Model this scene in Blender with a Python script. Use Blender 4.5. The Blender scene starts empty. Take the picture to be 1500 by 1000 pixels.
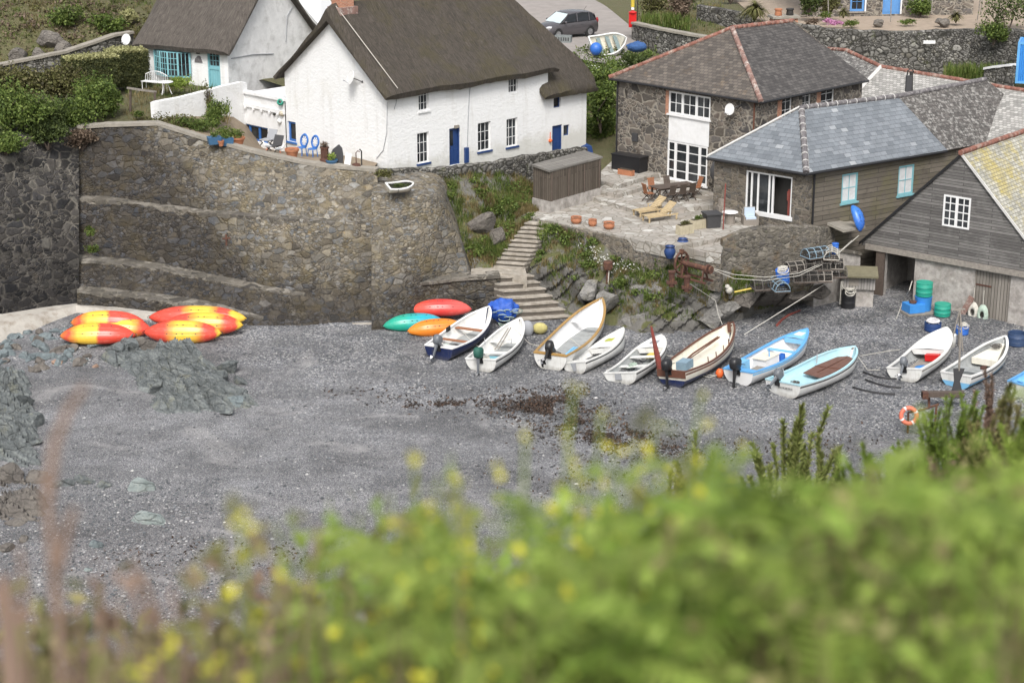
import bpy, bmesh, math, random
from mathutils import Vector, Matrix, noise as mnoise
R = math.radians
scene = bpy.context.scene
COL = scene.collection
# ------------------------------------------------------------------ camera model (metres; x right, y away, z up)
FPX = 2700.0; PITCH = R(17.5); CZ = 27.7
def ray(px, py):
    a = (px-750)/FPX; b = (500-py)/FPX
    c, s = math.cos(PITCH), math.sin(PITCH)
    return Vector((a, c+b*s, -s+b*c))
def at(px, py, z=None, D=None):
    r = ray(px, py)
    t = (z-CZ)/r.z if z is not None else D/r.y
    return Vector((r.x*t, r.y*t, CZ+r.z*t))
def wob(x, y, s=1.0, k=0.0):
    return mnoise.noise(Vector((x*s+k, y*s-k, k*1.7)))
def bz(x, y):
    return .045*(min(y, 94)-86) + .10*wob(x, y, .12, 3) + .04*wob(x, y, .45, 9)
def beach(px, py):
    z = 0
    for _ in range(40):
        p = at(px, py, z=z); z = bz(p.x, p.y)
    return p
# ------------------------------------------------------------------ mesh builder
class MB:
    def __init__(s): s.v = []; s.f = []; s.m = []; s.mi = 0
    def add(s, vs, fs, T=None):
        o = len(s.v)
        s.v += [tuple(T @ Vector(p)) if T else tuple(p) for p in vs]
        s.f += [tuple(i+o for i in f) for f in fs]; s.m += [s.mi]*len(fs)
        return s
    def box(s, x0, x1, y0, y1, z0, z1, T=None):
        return s.add([(x0,y0,z0),(x1,y0,z0),(x1,y1,z0),(x0,y1,z0),(x0,y0,z1),(x1,y0,z1),(x1,y1,z1),(x0,y1,z1)],
              [(3,2,1,0),(4,5,6,7),(0,1,5,4),(1,2,6,5),(2,3,7,6),(3,0,4,7)], T)
    def bar(s, a, b, w, h=None, up=(0,0,1)):
        a = Vector(a); b = Vector(b); d = (b-a); L = d.length; d.normalize(); h = h or w
        u = Vector(up)
        if abs(d.dot(u)) > .95: u = Vector((0,1,0))
        sx = d.cross(u).normalized(); uz = sx.cross(d)
        T = Matrix((( d.x, sx.x, uz.x, a.x),(d.y, sx.y, uz.y, a.y),(d.z, sx.z, uz.z, a.z),(0,0,0,1)))
        return s.box(0, L, -w/2, w/2, -h/2, h/2, T)
    def poly(s, pts): return s.add(pts, [tuple(range(len(pts)))])
    def prism(s, pts, ex):
        n = len(pts); ex = Vector(ex)
        vs = [Vector(p) for p in pts] + [Vector(p)+ex for p in pts]
        fs = [tuple(range(n-1, -1, -1)), tuple(range(n, 2*n))] + [(i, (i+1) % n, n+(i+1) % n, n+i) for i in range(n)]
        return s.add(vs, fs)
    def loft(s, rows, close=False, cap=False, flip=False):
        n = len(rows[0]); vs = [p for r in rows for p in r]; fs = []
        for i in range(len(rows)-1):
            for j in range(n if close else n-1):
                k = (j+1) % n
                f = (i*n+j, i*n+k, (i+1)*n+k, (i+1)*n+j)
                fs.append(f[::-1] if flip else f)
        if cap:
            a = tuple(range(n)); b = tuple(range((len(rows)-1)*n, len(rows)*n))
            fs.append(a if flip else a[::-1]); fs.append(b[::-1] if flip else b)
        return s.add(vs, fs)
    def tube(s, pts, r, n=6, cap=True):
        pts = [Vector(p) for p in pts]; rows = []
        rs = r if isinstance(r, (list, tuple)) else [r]*len(pts)
        ref = None
        for i, p in enumerate(pts):
            d = (pts[min(i+1, len(pts)-1)]-pts[max(i-1, 0)]).normalized()
            if ref is None: ref = Vector((0,0,1)) if abs(d.z) < .9 else Vector((1,0,0))
            a = d.cross(ref).normalized(); b = a.cross(d).normalized(); ref = b
            rows.append([p + (a*math.cos(2*math.pi*k/n)+b*math.sin(2*math.pi*k/n))*rs[i] for k in range(n)])
        return s.loft(rows, close=True, cap=cap)
    def lathe(s, prof, n=14, T=None):
        rows = [[(r*math.cos(2*math.pi*k/n), r*math.sin(2*math.pi*k/n), z) for k in range(n)] for r, z in prof]
        vs = [p for r in rows for p in r]; o = MB()
        o.loft(rows, close=True, cap=True)
        return s.add(o.v, o.f, T)
    def ball(s, c, r, n=8, T=None):
        rr = r if isinstance(r, (list, tuple)) else (r, r, r); rows = []
        for i in range(n//2+1):
            th = math.pi*(i/(n//2)); th = min(max(th, .02), math.pi-.02)
            rows.append([(c[0]+rr[0]*math.sin(th)*math.cos(2*math.pi*k/n), c[1]+rr[1]*math.sin(th)*math.sin(2*math.pi*k/n), c[2]-rr[2]*math.cos(th)) for k in range(n)])
        o = MB(); o.loft(rows, close=True, cap=True)
        return s.add(o.v, o.f, T)
    def torus(s, c, R_, r, T=None, n=20, k=8, sq=1.0):
        rows = []
        for i in range(n+1):
            a = 2*math.pi*i/n
            rows.append([(c[0]+(R_+r*math.cos(2*math.pi*j/k))*math.cos(a), c[1]+(R_+r*math.cos(2*math.pi*j/k))*math.sin(a)*sq, c[2]+r*math.sin(2*math.pi*j/k)) for j in range(k)])
        o = MB(); o.loft(rows, close=True, flip=True)
        return s.add(o.v, o.f, T)
SPLIT = {'door_batten','hinge','glazing_bar','pillar','oar','rowlock','door_handle','spars','cable','gutter','batten','mortar_joint','wall_plate','white_jamb'}
def islands(mb):
    par = list(range(len(mb.v)))
    def fd(a):
        while par[a] != a: par[a] = par[par[a]]; a = par[a]
        return a
    for f in mb.f:
        for b in f[1:]: par[fd(b)] = fd(f[0])
    g = {}
    for f in mb.f: g.setdefault(fd(f[0]), []).append(f)
    out = []
    for fs in g.values():
        m = MB(); ix = {}
        for f in fs:
            for i in f:
                if i not in ix: ix[i] = len(m.v); m.v.append(mb.v[i])
            m.f.append(tuple(ix[i] for i in f)); m.m.append(0)
        out.append(m)
    return out
def obj(name, mb, mats, parent=None, **k):
    if name in SPLIT and parent:
        os_ = [obj1(name, m, mats, parent, **k) for m in islands(mb)]; SIBS[os_[0].name] = os_; return os_[0]
    return obj1(name, mb, mats, parent, **k)
SIBS = {}
def obj1(name, mb, mats, parent=None, smooth=None, label=None, cat=None, group=None, kind=None, uv=True):
    me = bpy.data.meshes.new(name)
    me.from_pydata([tuple(p) for p in mb.v], [], mb.f)
    if not isinstance(mats, (list, tuple)): mats = [mats]
    for m in mats: me.materials.append(m)
    if len(mats) > 1: me.polygons.foreach_set('material_index', mb.m)
    if uv and len(mb.f) < 150000:
        l = me.uv_layers.new(name='UVMap'); buf = [0.0]*(2*len(me.loops)); vs = me.vertices
        for p in me.polygons:
            n = p.normal
            u = Vector((-n.y, n.x, 0))
            if u.length < .05: u = Vector((1,0,0)); w = Vector((0,1,0))
            else: u.normalize(); w = n.cross(u)
            for li in p.loop_indices:
                c = vs[me.loops[li].vertex_index].co
                buf[2*li] = c.dot(u); buf[2*li+1] = c.dot(w)
        l.data.foreach_set('uv', buf)
    if smooth is not None:
        me.shade_smooth()
        if smooth < 179: me.set_sharp_from_angle(angle=R(smooth))
    o = bpy.data.objects.new(name, me); COL.objects.link(o)
    if parent: o.parent = parent
    tag(o, label, cat, group, kind)
    return o
def tag(o, label=None, cat=None, group=None, kind=None):
    for k, v in (('label', label), ('category', cat), ('group', group), ('kind', kind)):
        if v: o[k] = v
    return o
def empty(name, loc, rz=0, label=None, cat=None, group=None, rx=0, ry=0):
    o = bpy.data.objects.new(name, None); COL.objects.link(o); o.empty_display_size = .2
    o.location = loc; o.rotation_euler = (rx, ry, rz)
    return tag(o, label, cat, group)
def children(o): return [c for c in bpy.data.objects if c.parent == o]
def copy_tree(o, parent=None):
    c = o.copy(); COL.objects.link(c)
    if parent: c.parent = parent
    for ch in children(o): copy_tree(ch, c)
    return c
# ------------------------------------------------------------------ materials
class NT:
    def __init__(s, name):
        s.m = bpy.data.materials.new(name); s.m.use_nodes = True; s.t = s.m.node_tree
        s.b = s.t.nodes['Principled BSDF']; s.L = s.t.links.new; s._tc = None
    def n(s, typ, **k):
        nd = s.t.nodes.new(typ)
        for a, b in k.items(): setattr(nd, a, b)
        return nd
    def inp(s, sock, v):
        if isinstance(v, bpy.types.NodeSocket): s.L(v, sock)
        else:
            if isinstance(v, (tuple, list)) and len(v) == 3 and sock.type == 'RGBA': v = (*v, 1)
            sock.default_value = v
    def obj(s):
        if not s._tc: s._tc = s.n('ShaderNodeTexCoord')
        return s._tc.outputs['Object']
    def uv(s):
        s.obj(); return s._tc.outputs['UV']
    def pos(s): return s.n('ShaderNodeNewGeometry').outputs['Position']
    def scale(s, vec, sc):
        n = s.n('ShaderNodeMapping'); s.L(vec, n.inputs[0]); n.inputs['Scale'].default_value = sc; return n.outputs[0]
    def noise(s, vec, sc, det=4, ro=.6, dist=0, out='Fac'):
        n = s.n('ShaderNodeTexNoise'); s.L(vec, n.inputs['Vector'])
        n.inputs['Scale'].default_value = sc; n.inputs['Detail'].default_value = det; n.inputs['Roughness'].default_value = ro; n.inputs['Distortion'].default_value = dist
        return n.outputs[out]
    def vor(s, vec, sc, feat='F1', out=None, rnd=1.0):
        n = s.n('ShaderNodeTexVoronoi', feature=feat); s.L(vec, n.inputs['Vector']); n.inputs['Scale'].default_value = sc
        n.inputs['Randomness'].default_value = rnd
        return n.outputs[out or 'Distance']
    def ramp(s, fac, stops, interp='LINEAR'):
        n = s.n('ShaderNodeValToRGB'); s.L(fac, n.inputs[0]); e = n.color_ramp; e.interpolation = interp
        while len(e.elements) < len(stops): e.elements.new(.5)
        for el, (p, c) in zip(e.elements, stops):
            el.position = p; el.color = (c, c, c, 1) if isinstance(c, (int, float)) else (*c, 1)
        return n.outputs[0]
    def mix(s, fac, a, b, mode='MIX'):
        n = s.n('ShaderNodeMix', data_type='RGBA', blend_type=mode)
        s.inp(n.inputs[0], fac); s.inp(n.inputs[6], a); s.inp(n.inputs[7], b); return n.outputs[2]
    def math(s, op, a, b=0.0):
        n = s.n('ShaderNodeMath', operation=op); s.inp(n.inputs[0], a); s.inp(n.inputs[1], b); return n.outputs[0]
    def warp(s, vec, sc, amt):
        n = s.n('ShaderNodeTexNoise'); s.L(vec, n.inputs['Vector']); n.inputs['Scale'].default_value = sc; n.inputs['Detail'].default_value = 2
        a = s.n('ShaderNodeVectorMath', operation='MULTIPLY_ADD'); s.L(n.outputs['Color'], a.inputs[0])
        a.inputs[1].default_value = (amt,)*3; s.L(vec, a.inputs[2]); return a.outputs[0]
    def sep(s, col):
        n = s.n('ShaderNodeSeparateColor'); s.L(col, n.inputs[0]); return n.outputs
    def xyz(s, vec):
        n = s.n('ShaderNodeSeparateXYZ'); s.L(vec, n.inputs[0]); return n.outputs
    def bump(s, h, strength=.5, dist=.05):
        n = s.n('ShaderNodeBump'); s.L(h, n.inputs['Height']); n.inputs['Strength'].default_value = strength; n.inputs['Distance'].default_value = dist
        s.L(n.outputs[0], s.b.inputs['Normal'])
    def island(s): return s.n('ShaderNodeNewGeometry').outputs['Random Per Island']
    def out(s, col, rough=.8, metal=0.0, spec=None):
        s.inp(s.b.inputs['Base Color'], col); s.inp(s.b.inputs['Roughness'], rough); s.inp(s.b.inputs['Metallic'], metal)
        if spec is not None: s.b.inputs['Specular IOR Level'].default_value = spec
        return s.m
def stone(name, pal, mortar, sc=3.0, sq=1.45, mw=.05, blot=.5, extra=None, bd=.06, warp=.25, dark=None, mort=.8, xdark=None):
    t = NT(name); v = t.warp(t.warp(t.obj(), .9, warp), 4, .11); v = t.scale(v, (1, 1, sq))
    pick = t.ramp(t.noise(t.obj(), 1.1, 2), [(.48, 0.0), (.52, 1.0)])
    ca, cb = t.vor(v, sc*.8, out='Color', rnd=.8), t.vor(v, sc*1.9, out='Color', rnd=.85)
    ea, eb = t.vor(v, sc*.8, 'DISTANCE_TO_EDGE', rnd=.8), t.vor(v, sc*1.9, 'DISTANCE_TO_EDGE', rnd=.85)
    c = t.sep(t.mix(pick, ca, cb)); e = t.sep(t.mix(pick, ea, eb))[0]
    base = t.ramp(c[0], pal)
    nz = t.noise(t.obj(), 7, 8, .72); big = t.noise(t.obj(), .55, 5, .65)
    base = t.mix(blot, base, t.ramp(nz, [(.25, .35), (.5, .75), (.8, 1.25)]), 'MULTIPLY')
    base = t.mix(.7, base, t.ramp(c[1], [(0, .4), (1, 1.4)]), 'MULTIPLY')
    edge = t.ramp(t.math('ADD', e, t.math('MULTIPLY', t.math('SUBTRACT', nz, .5), mw*2.2)), [(mw*.3, 1.0), (mw*1.6, 0.0)])
    mc = t.mix(t.ramp(t.noise(t.obj(), 2.3, 5), [(.35, 0.0), (.65, 1.0)]), mortar[0], mortar[1])
    col = t.mix(t.math('MULTIPLY', edge, mort), base, mc)
    col = t.mix(.55, col, t.ramp(big, [(.3, .62), (.7, 1.25)]), 'MULTIPLY')
    if extra:
        for (sc2, lo, hi, cc, amt) in extra:
            col = t.mix(t.math('MULTIPLY', t.ramp(t.noise(t.obj(), sc2, 6, .68), [(lo, 0.0), (hi, 1.0)]), amt), col, cc)
    if dark:   # tide and algae stain: (z0, z1, colour, amount)
        z = t.xyz(t.obj())[2]
        zz = t.math('ADD', z, t.math('MULTIPLY', t.math('SUBTRACT', t.noise(t.obj(), .6, 6, .7), .5), 5))
        if xdark: zz = t.math('ADD', zz, t.math('MAXIMUM', t.math('MULTIPLY', t.math('SUBTRACT', t.xyz(t.obj())[0], xdark), .55), -2.5) if False else t.math('MINIMUM', t.math('MULTIPLY', t.math('SUBTRACT', t.xyz(t.obj())[0], xdark), 1.1), 0.0))
        col = t.mix(t.math('MULTIPLY', t.ramp(t.math('DIVIDE', zz, 10), [(max(0, dark[0]/10), 1.0), (dark[1]/10, 0.0)]), dark[3]), col, dark[2], 'MULTIPLY')
    h = t.math('ADD', t.ramp(e, [(0, 0.0), (mw*2.5, .8), (.5, 1.0)]), t.math('MULTIPLY', nz, .9))
    h = t.math('ADD', h, t.math('MULTIPLY', c[2], .5))
    t.bump(h, .8, bd)
    return t.out(col, .95, spec=.25)
def plain(name, col, rough=.5, var=.12, sc=6, metal=0, dirt=None, bump=0, spec=None):
    t = NT(name)
    c = t.mix(var, col, t.ramp(t.noise(t.obj(), sc, 5, .65), [(.3, .35), (.7, 1.25)]), 'MULTIPLY')
    if dirt: c = t.mix(t.math('MULTIPLY', t.ramp(t.noise(t.obj(), dirt[1], 6, .7), [(.5, 0.0), (.68, 1.0)]), dirt[2]), c, dirt[0])
    if bump: t.bump(t.noise(t.obj(), sc*4, 4), .6, bump)
    return t.out(c, rough, metal, spec)
def slate(name, pal, w=.34, h=.24, lich=None, gap=.012, gapc=(.02,.02,.022), bd=.02, tone=.35):
    t = NT(name)
    b = t.n('ShaderNodeTexBrick'); t.L(t.warp(t.uv(), 2, .02), b.inputs['Vector'])
    b.inputs['Color1'].default_value = (0,0,0,1); b.inputs['Color2'].default_value = (1,1,1,1); b.inputs['Mortar'].default_value = (.5,.5,.5,1)
    b.inputs['Scale'].default_value = 1; b.inputs['Brick Width'].default_value = w; b.inputs['Row Height'].default_value = h
    b.inputs['Mortar Size'].default_value = gap; b.inputs['Mortar Smooth'].default_value = .1; b.inputs['Bias'].default_value = 0
    col = t.ramp(t.sep(b.outputs['Color'])[0], pal)
    nz = t.noise(t.obj(), 1.6, 6, .7)
    col = t.mix(tone, col, t.ramp(nz, [(.3, .35), (.7, 1.3)]), 'MULTIPLY')
    if lich:
        for (sc2, lo, hi, cc, amt) in lich:
            col = t.mix(t.math('MULTIPLY', t.ramp(t.noise(t.obj(), sc2, 7, .72), [(lo, 0.0), (hi, 1.0)]), amt), col, cc)
    col = t.mix(t.math('MULTIPLY', b.outputs['Fac'], .75), col, gapc)
    saw = t.math('FRACT', t.math('DIVIDE', t.xyz(t.uv())[1], h))
    hh = t.math('ADD', t.math('MULTIPLY', t.math('SUBTRACT', 1.0, saw), 1.0), t.math('MULTIPLY', t.noise(t.obj(), 14, 4), .5))
    hh = t.math('SUBTRACT', hh, b.outputs['Fac'])
    t.bump(hh, .8, bd)
    return t.out(col, .75)
def boards(name, pal, w=3.1, h=.17, lich=None, vertical=False, bd=.03):
    t = NT(name); uv = t.uv()
    if vertical:
        m = t.n('ShaderNodeMapping'); t.L(uv, m.inputs[0]); m.inputs['Rotation'].default_value = (0, 0, R(90)); uv = m.outputs[0]
    b = t.n('ShaderNodeTexBrick'); t.L(t.warp(uv, .8, .03), b.inputs['Vector'])
    b.inputs['Color1'].default_value = (0,0,0,1); b.inputs['Color2'].default_value = (1,1,1,1); b.inputs['Mortar'].default_value = (.5,.5,.5,1)
    b.inputs['Scale'].default_value = 1; b.inputs['Brick Width'].default_value = w; b.inputs['Row Height'].default_value = h
    b.inputs['Mortar Size'].default_value = .012; b.inputs['Mortar Smooth'].default_value = .2
    gr = t.noise(t.scale(uv, (1.2, 22, 1)), 2, 6, .7)
    col = t.ramp(t.math('ADD', t.math('MULTIPLY', t.sep(b.outputs['Color'])[0], .25), t.math('MULTIPLY', gr, .8)), pal)
    if lich:
        for (sc2, lo, hi, cc, amt) in lich:
            col = t.mix(t.math('MULTIPLY', t.ramp(t.noise(t.obj(), sc2, 6, .7), [(lo, 0.0), (hi, 1.0)]), amt), col, cc)
    col = t.mix(t.math('MULTIPLY', b.outputs['Fac'], .85), col, (.012,.011,.01))
    t.bump(t.math('SUBTRACT', gr, t.math('MULTIPLY', b.outputs['Fac'], 2)), .7, bd)
    return t.out(col, .85)
def leafmat(name, stops, clump=.5, sc=.9, trans=.25):
    t = NT(name)
    c = t.ramp(t.island(), stops)
    c = t.mix(clump, c, t.ramp(t.noise(t.pos(), sc, 3), [(.3, .45), (.7, 1.35)]), 'MULTIPLY')
    t.out(c, .6, spec=.25)
    tr = t.n('ShaderNodeBsdfTranslucent'); t.L(c, tr.inputs[0])
    mx = t.n('ShaderNodeMixShader'); mx.inputs[0].default_value = trans
    t.L(t.b.outputs[0], mx.inputs[1]); t.L(tr.outputs[0], mx.inputs[2])
    t.L(mx.outputs[0], t.t.nodes['Material Output'].inputs[0])
    return t.m
M = {}
M['seawall'] = stone('sea_wall_stone', [(0,(.125,.115,.105)),(.2,(.245,.21,.155)),(.4,(.19,.178,.16)),(.6,(.285,.25,.19)),(.75,(.15,.157,.165)),(.9,(.315,.29,.245)),(1,(.21,.222,.235))],
    ((.085,.07,.055),(.27,.235,.175)), 2.35, 1.75, .05, .75, [(.8,.50,.66,(.235,.185,.085),.40),(2.4,.63,.72,(.34,.21,.05),.45),(.6,.56,.72,(.36,.335,.29),.25),(6,.68,.73,(.45,.45,.41),.7)], .10, .35, (.8, 4.2, (.27,.27,.30), .9), .85, -13.5)
M['darkwall'] = stone('dark_quay_stone', [(0,(.035,.035,.037)),(.35,(.075,.07,.066)),(.55,(.045,.045,.048)),(.8,(.12,.11,.10)),(1,(.17,.16,.14))],
    ((.05,.045,.04),(.25,.23,.195)), 1.5, 2.1, .06, .75, [(1.1,.6,.7,(.19,.16,.12),.45),(2.0,.66,.72,(.10,.12,.04),.5)], .06, .3, (1.5, 6.5, (.28,.28,.30), .85), .8)
M['housestone'] = stone('house_rubble_stone', [(0,(.10,.088,.078)),(.25,(.165,.148,.13)),(.5,(.105,.098,.095)),(.75,(.205,.178,.15)),(1,(.145,.12,.102))],
    ((.27,.24,.195),(.40,.365,.31)), 1.75, 1.7, .065, .55, None, .035, .35, None, .8)
M['slatestone'] = stone('small_rubble_stone', [(0,(.13,.11,.095)),(.35,(.215,.19,.155)),(.6,(.12,.115,.11)),(1,(.25,.215,.165))],
    ((.14,.12,.095),(.27,.24,.195)), 2.9, 1.8, .06, .65, [(2,.6,.7,(.2,.15,.08),.4)], .035, .3)
M['drystone'] = stone('dry_stone', [(0,(.14,.135,.125)),(.3,(.26,.25,.23)),(.55,(.11,.105,.10)),(.8,(.33,.32,.295)),(1,(.20,.185,.155))],
    ((.025,.024,.022),(.05,.048,.04)), 2.6, 1.4, .10, .6, [(1.2,.6,.7,(.10,.115,.04),.45),(3.5,.66,.72,(.5,.5,.47),.6)], .07, .3, None, .95)
M['gardenwall'] = stone('old_garden_stone', [(0,(.16,.145,.12)),(.35,(.22,.20,.17)),(.6,(.13,.12,.11)),(1,(.26,.235,.195))],
    ((.10,.09,.075),(.21,.19,.155)), 2.9, 1.8, .07, .65, [(1.0,.54,.66,(.15,.105,.06),.6),(2.5,.62,.69,(.10,.115,.045),.5),(5,.67,.71,(.5,.49,.45),.7)], .045, .3)
M['white_wall'] = None
def whitewash():
    t = NT('whitewashed_stone'); v = t.scale(t.warp(t.obj(), 2, .45), (1,1,1.8))
    e = t.vor(v, 2.6, 'DISTANCE_TO_EDGE'); nz = t.noise(t.obj(), 8, 5)
    st = t.noise(t.scale(t.obj(), (1.5,1.5,.22)), 1.2, 6, .7)
    c = t.mix(t.ramp(st, [(.52, 0.0), (.74, .5)]), (.73,.735,.735), (.50,.485,.445))
    c = t.mix(t.ramp(t.noise(t.obj(), .45, 5, .7), [(.56, 0.0), (.75, .35)]), c, (.60,.59,.54))
    t.bump(t.math('ADD', t.math('MULTIPLY', t.ramp(e, [(0, 0.0), (.3, 1.0)]), .45), t.math('MULTIPLY', t.noise(t.obj(), 3.4, 8, .72), 1.8)), .5, .03)
    z = t.xyz(t.obj())[2]; zz = t.math('ADD', z, t.math('MULTIPLY', t.math('SUBTRACT', t.noise(t.obj(), 1.5, 6, .75), .5), 2.2))
    c = t.mix(t.ramp(t.math('DIVIDE', zz, 10), [(.66, .45), (.73, 0.0)]), c, (.42,.41,.34))
    return t.out(c, .9)
M['white_wall'] = whitewash()
M['white_render'] = plain('white_render', (.72,.725,.73), .9, .12, 3, dirt=((.5,.49,.45), 1.2, .35), bump=.01)
M['grey_render'] = plain('pale_grey_render', (.78,.775,.765), .9, .25, 1.5, dirt=((.35,.34,.32), 1.2, .5), bump=.01)
M['barn_render'] = plain('weathered_cement_render', (.40,.375,.35), .95, .6, 3.5, dirt=((.20,.18,.16), 1.3, .85), bump=.03)
M['concrete'] = plain('stained_concrete', (.40,.375,.335), .95, .3, 1.6, dirt=((.17,.13,.09), 1.1, .7), bump=.015)
M['coping'] = plain('stone_coping', (.30,.275,.235), .95, .5, 4, dirt=((.15,.14,.11), 2, .6), bump=.03)
M['ledge'] = stone('ledge_blocks', [(0,(.12,.11,.10)),(.5,(.21,.19,.16)),(1,(.27,.25,.22))], ((.10,.09,.07),(.24,.22,.18)), 1.3, 1.0, .05, .8, [(2,.56,.68,(.12,.105,.085),.6)], .06, .3)
def thatch(name, a, b, moss):
    t = NT(name); u = t.scale(t.uv(), (1, .13, 1))
    n1 = t.noise(u, 9, 6, .75); n2 = t.noise(t.uv(), 1.3, 6, .7); n3 = t.noise(t.uv(), 24, 3, .7)
    c = t.ramp(t.math('ADD', t.math('MULTIPLY', n1, .7), t.math('MULTIPLY', n3, .35)), [(.34, a), (.72, b)])
    c = t.mix(.6, c, t.ramp(n2, [(.3, .6), (.7, 1.25)]), 'MULTIPLY')
    if moss: c = t.mix(t.math('MULTIPLY', t.ramp(t.noise(t.obj(), .42, 6, .7), [(.5, 0.0), (.66, 1.0)]), .6), c, moss)
    c = t.mix(.6, c, t.ramp(t.noise(t.scale(t.uv(), (1, .06, 1)), 30, 3, .6), [(.35, .5), (.65, 1.4)]), 'MULTIPLY')
    c = t.mix(t.math('MULTIPLY', t.ramp(t.noise(t.obj(), 1.1, 7, .75), [(.6, 0.0), (.72, 1.0)]), .4), c, (.19,.17,.14))
    t.bump(t.math('ADD', n1, t.math('MULTIPLY', n3, .9)), 1.0, .10)
    return t.out(c, .95)
M['thatch'] = thatch('thatch_dark', (.034,.028,.022), (.126,.106,.085), (.080,.068,.028))
M['thatch2'] = thatch('thatch_brown', (.054,.046,.040), (.172,.149,.128), None)
M['oldslate'] = slate('old_brown_slate', [(0,(.075,.064,.055)),(.5,(.105,.09,.077)),(1,(.15,.128,.108))], .30, .22, [(1.4,.56,.72,(.20,.13,.065),.4),(3.5,.67,.74,(.34,.20,.05),.55),(.8,.6,.7,(.06,.055,.05),.4)])
M['darkslate'] = slate('dark_brown_slate', [(0,(.05,.045,.043)),(.5,(.072,.066,.062)),(1,(.105,.096,.09))], .30, .22, [(4,.66,.72,(.25,.24,.22),.35)])
M['blueslate'] = slate('blue_grey_slate', [(0,(.13,.145,.163)),(.5,(.168,.186,.206)),(.97,(.195,.213,.234)),(1,(.32,.335,.35))], .46, .27, [(2.5,.6,.72,(.13,.15,.17),.3)], .010, (.07,.08,.09), .012, .3)
M['lichenslate'] = slate('lichened_dark_slate', [(0,(.065,.06,.055)),(1,(.11,.10,.093))], .34, .24, [(4.2,.50,.58,(.34,.33,.31),.65)])
M['paleslate'] = slate('pale_scantle_slate', [(0,(.24,.235,.22)),(.5,(.35,.34,.32)),(1,(.48,.465,.44))], .26, .2, [(1.6,.52,.64,(.15,.145,.135),.6)], .016, (.12,.12,.11))
M['midslate'] = slate('mottled_slate', [(0,(.10,.095,.09)),(1,(.19,.18,.17))], .3, .22, [(3.6,.5,.58,(.42,.41,.385),.7)])
M['yellowslate'] = slate('yellow_lichen_slate', [(0,(.27,.265,.23)),(.5,(.37,.36,.31)),(1,(.46,.45,.40))], .28, .2, [(.42,.50,.60,(.42,.33,.06),.6),(2.6,.54,.64,(.46,.36,.04),.45),(1.2,.55,.68,(.22,.215,.19),.5)], .015, (.16,.15,.12))
M['redridge'] = plain('red_clay_ridge', (.24,.105,.078), .9, .6, 4, dirt=((.40,.35,.30), 2.2, .8), bump=.03)
M['pinkridge'] = plain('lichened_clay_hip', (.25,.15,.125), .9, .6, 4, dirt=((.50,.46,.42), 2.6, .9), bump=.02)
M['greyridge'] = plain('grey_hip_tile', (.13,.12,.125), .8, .3, 4, dirt=((.42,.41,.40), 5, .6), bump=.01)
M['mortarline'] = plain('pale_mortar', (.55,.54,.52), .9, .2, 4)
M['board_grey'] = boards('weathered_black_boards', [(.15,(.05,.047,.045)),(.45,(.105,.10,.096)),(.7,(.20,.192,.183)),(.95,(.36,.35,.335))], 3.4, .155, [(.6,.5,.66,(.26,.25,.24),.45),(1.3,.58,.7,(.05,.047,.043),.5)])
M['board_brown'] = boards('brown_horizontal_boards', [(.15,(.06,.052,.042)),(.5,(.135,.118,.096)),(.9,(.25,.22,.18))], 4, .26, [(.6,.48,.66,(.14,.13,.06),.55),(1.5,.56,.68,(.07,.06,.05),.5)])
M['board_shed'] = boards('shed_vertical_boards', [(.2,(.03,.025,.02)),(.5,(.085,.068,.052)),(.9,(.17,.142,.115))], 6, .16, None, True)
M['board_door'] = boards('grey_door_planks', [(.2,(.10,.088,.075)),(.5,(.19,.172,.15)),(.9,(.32,.295,.262))], 6, .17, [(1.6,.6,.7,(.20,.10,.055),.4)], True)
M['board_hutch'] = boards('silver_hutch_planks', [(.2,(.16,.15,.14)),(.5,(.27,.255,.24)),(.9,(.40,.38,.36))], 6, .15, None, True)
M['wood_grey'] = plain('silvered_timber', (.27,.245,.215), .85, .5, 7, bump=.01)
M['wood_dark'] = plain('dark_garden_timber', (.095,.072,.058), .8, .5, 7)
M['wood_red'] = plain('oiled_hardwood', (.30,.125,.06), .6, .4, 7)
M['wood_pale'] = plain('pale_lounger_wood', (.47,.365,.215), .75, .35, 8)
M['varnish'] = plain('varnished_gunwale_wood', (.36,.22,.075), .4, .35, 7)
M['brownwood'] = plain('dark_varnished_wood', (.13,.055,.035), .45, .4, 7)
M['redwood'] = plain('faded_red_mast', (.22,.045,.035), .75, .45, 6, dirt=((.30,.16,.12), 8, .5))
M['white_paint'] = plain('white_gloss_paint', (.73,.73,.73), .4, .07, 3)
def hullpaint(name, col, rough, dirtc):
    t = NT(name); z = t.xyz(t.obj())[2]
    c = t.mix(.14, col, t.ramp(t.noise(t.obj(), 2.2, 5, .65), [(.3, .35), (.7, 1.25)]), 'MULTIPLY')
    c = t.mix(t.math('MULTIPLY', t.ramp(t.noise(t.scale(t.obj(), (1,1,.35)), 4.5, 7, .75), [(.52, 0.0), (.70, 1.0)]), .5), c, dirtc)
    zz = t.math('ADD', z, t.math('MULTIPLY', t.math('SUBTRACT', t.noise(t.obj(), 5, 6, .7), .5), .5))
    c = t.mix(t.ramp(zz, [(.08, .75), (.36, 0.0)]), c, tuple(x*.75 for x in dirtc))
    return t.out(c, rough)
M['white_grp'] = hullpaint('white_fibreglass', (.71,.71,.69), .35, (.42,.40,.35))
M['cream_grp'] = hullpaint('cream_fibreglass', (.70,.67,.58), .45, (.45,.38,.27))
M['grey_grp'] = plain('grey_worn_deck', (.32,.335,.335), .7, .35, 3, dirt=((.15,.14,.12), 2.5, .5))
M['blue_paint'] = plain('deep_blue_paint', (.018,.05,.165), .45, .15, 4)
M['cobalt'] = plain('bright_cobalt_paint', (.035,.14,.42), .5, .12, 4)
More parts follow.
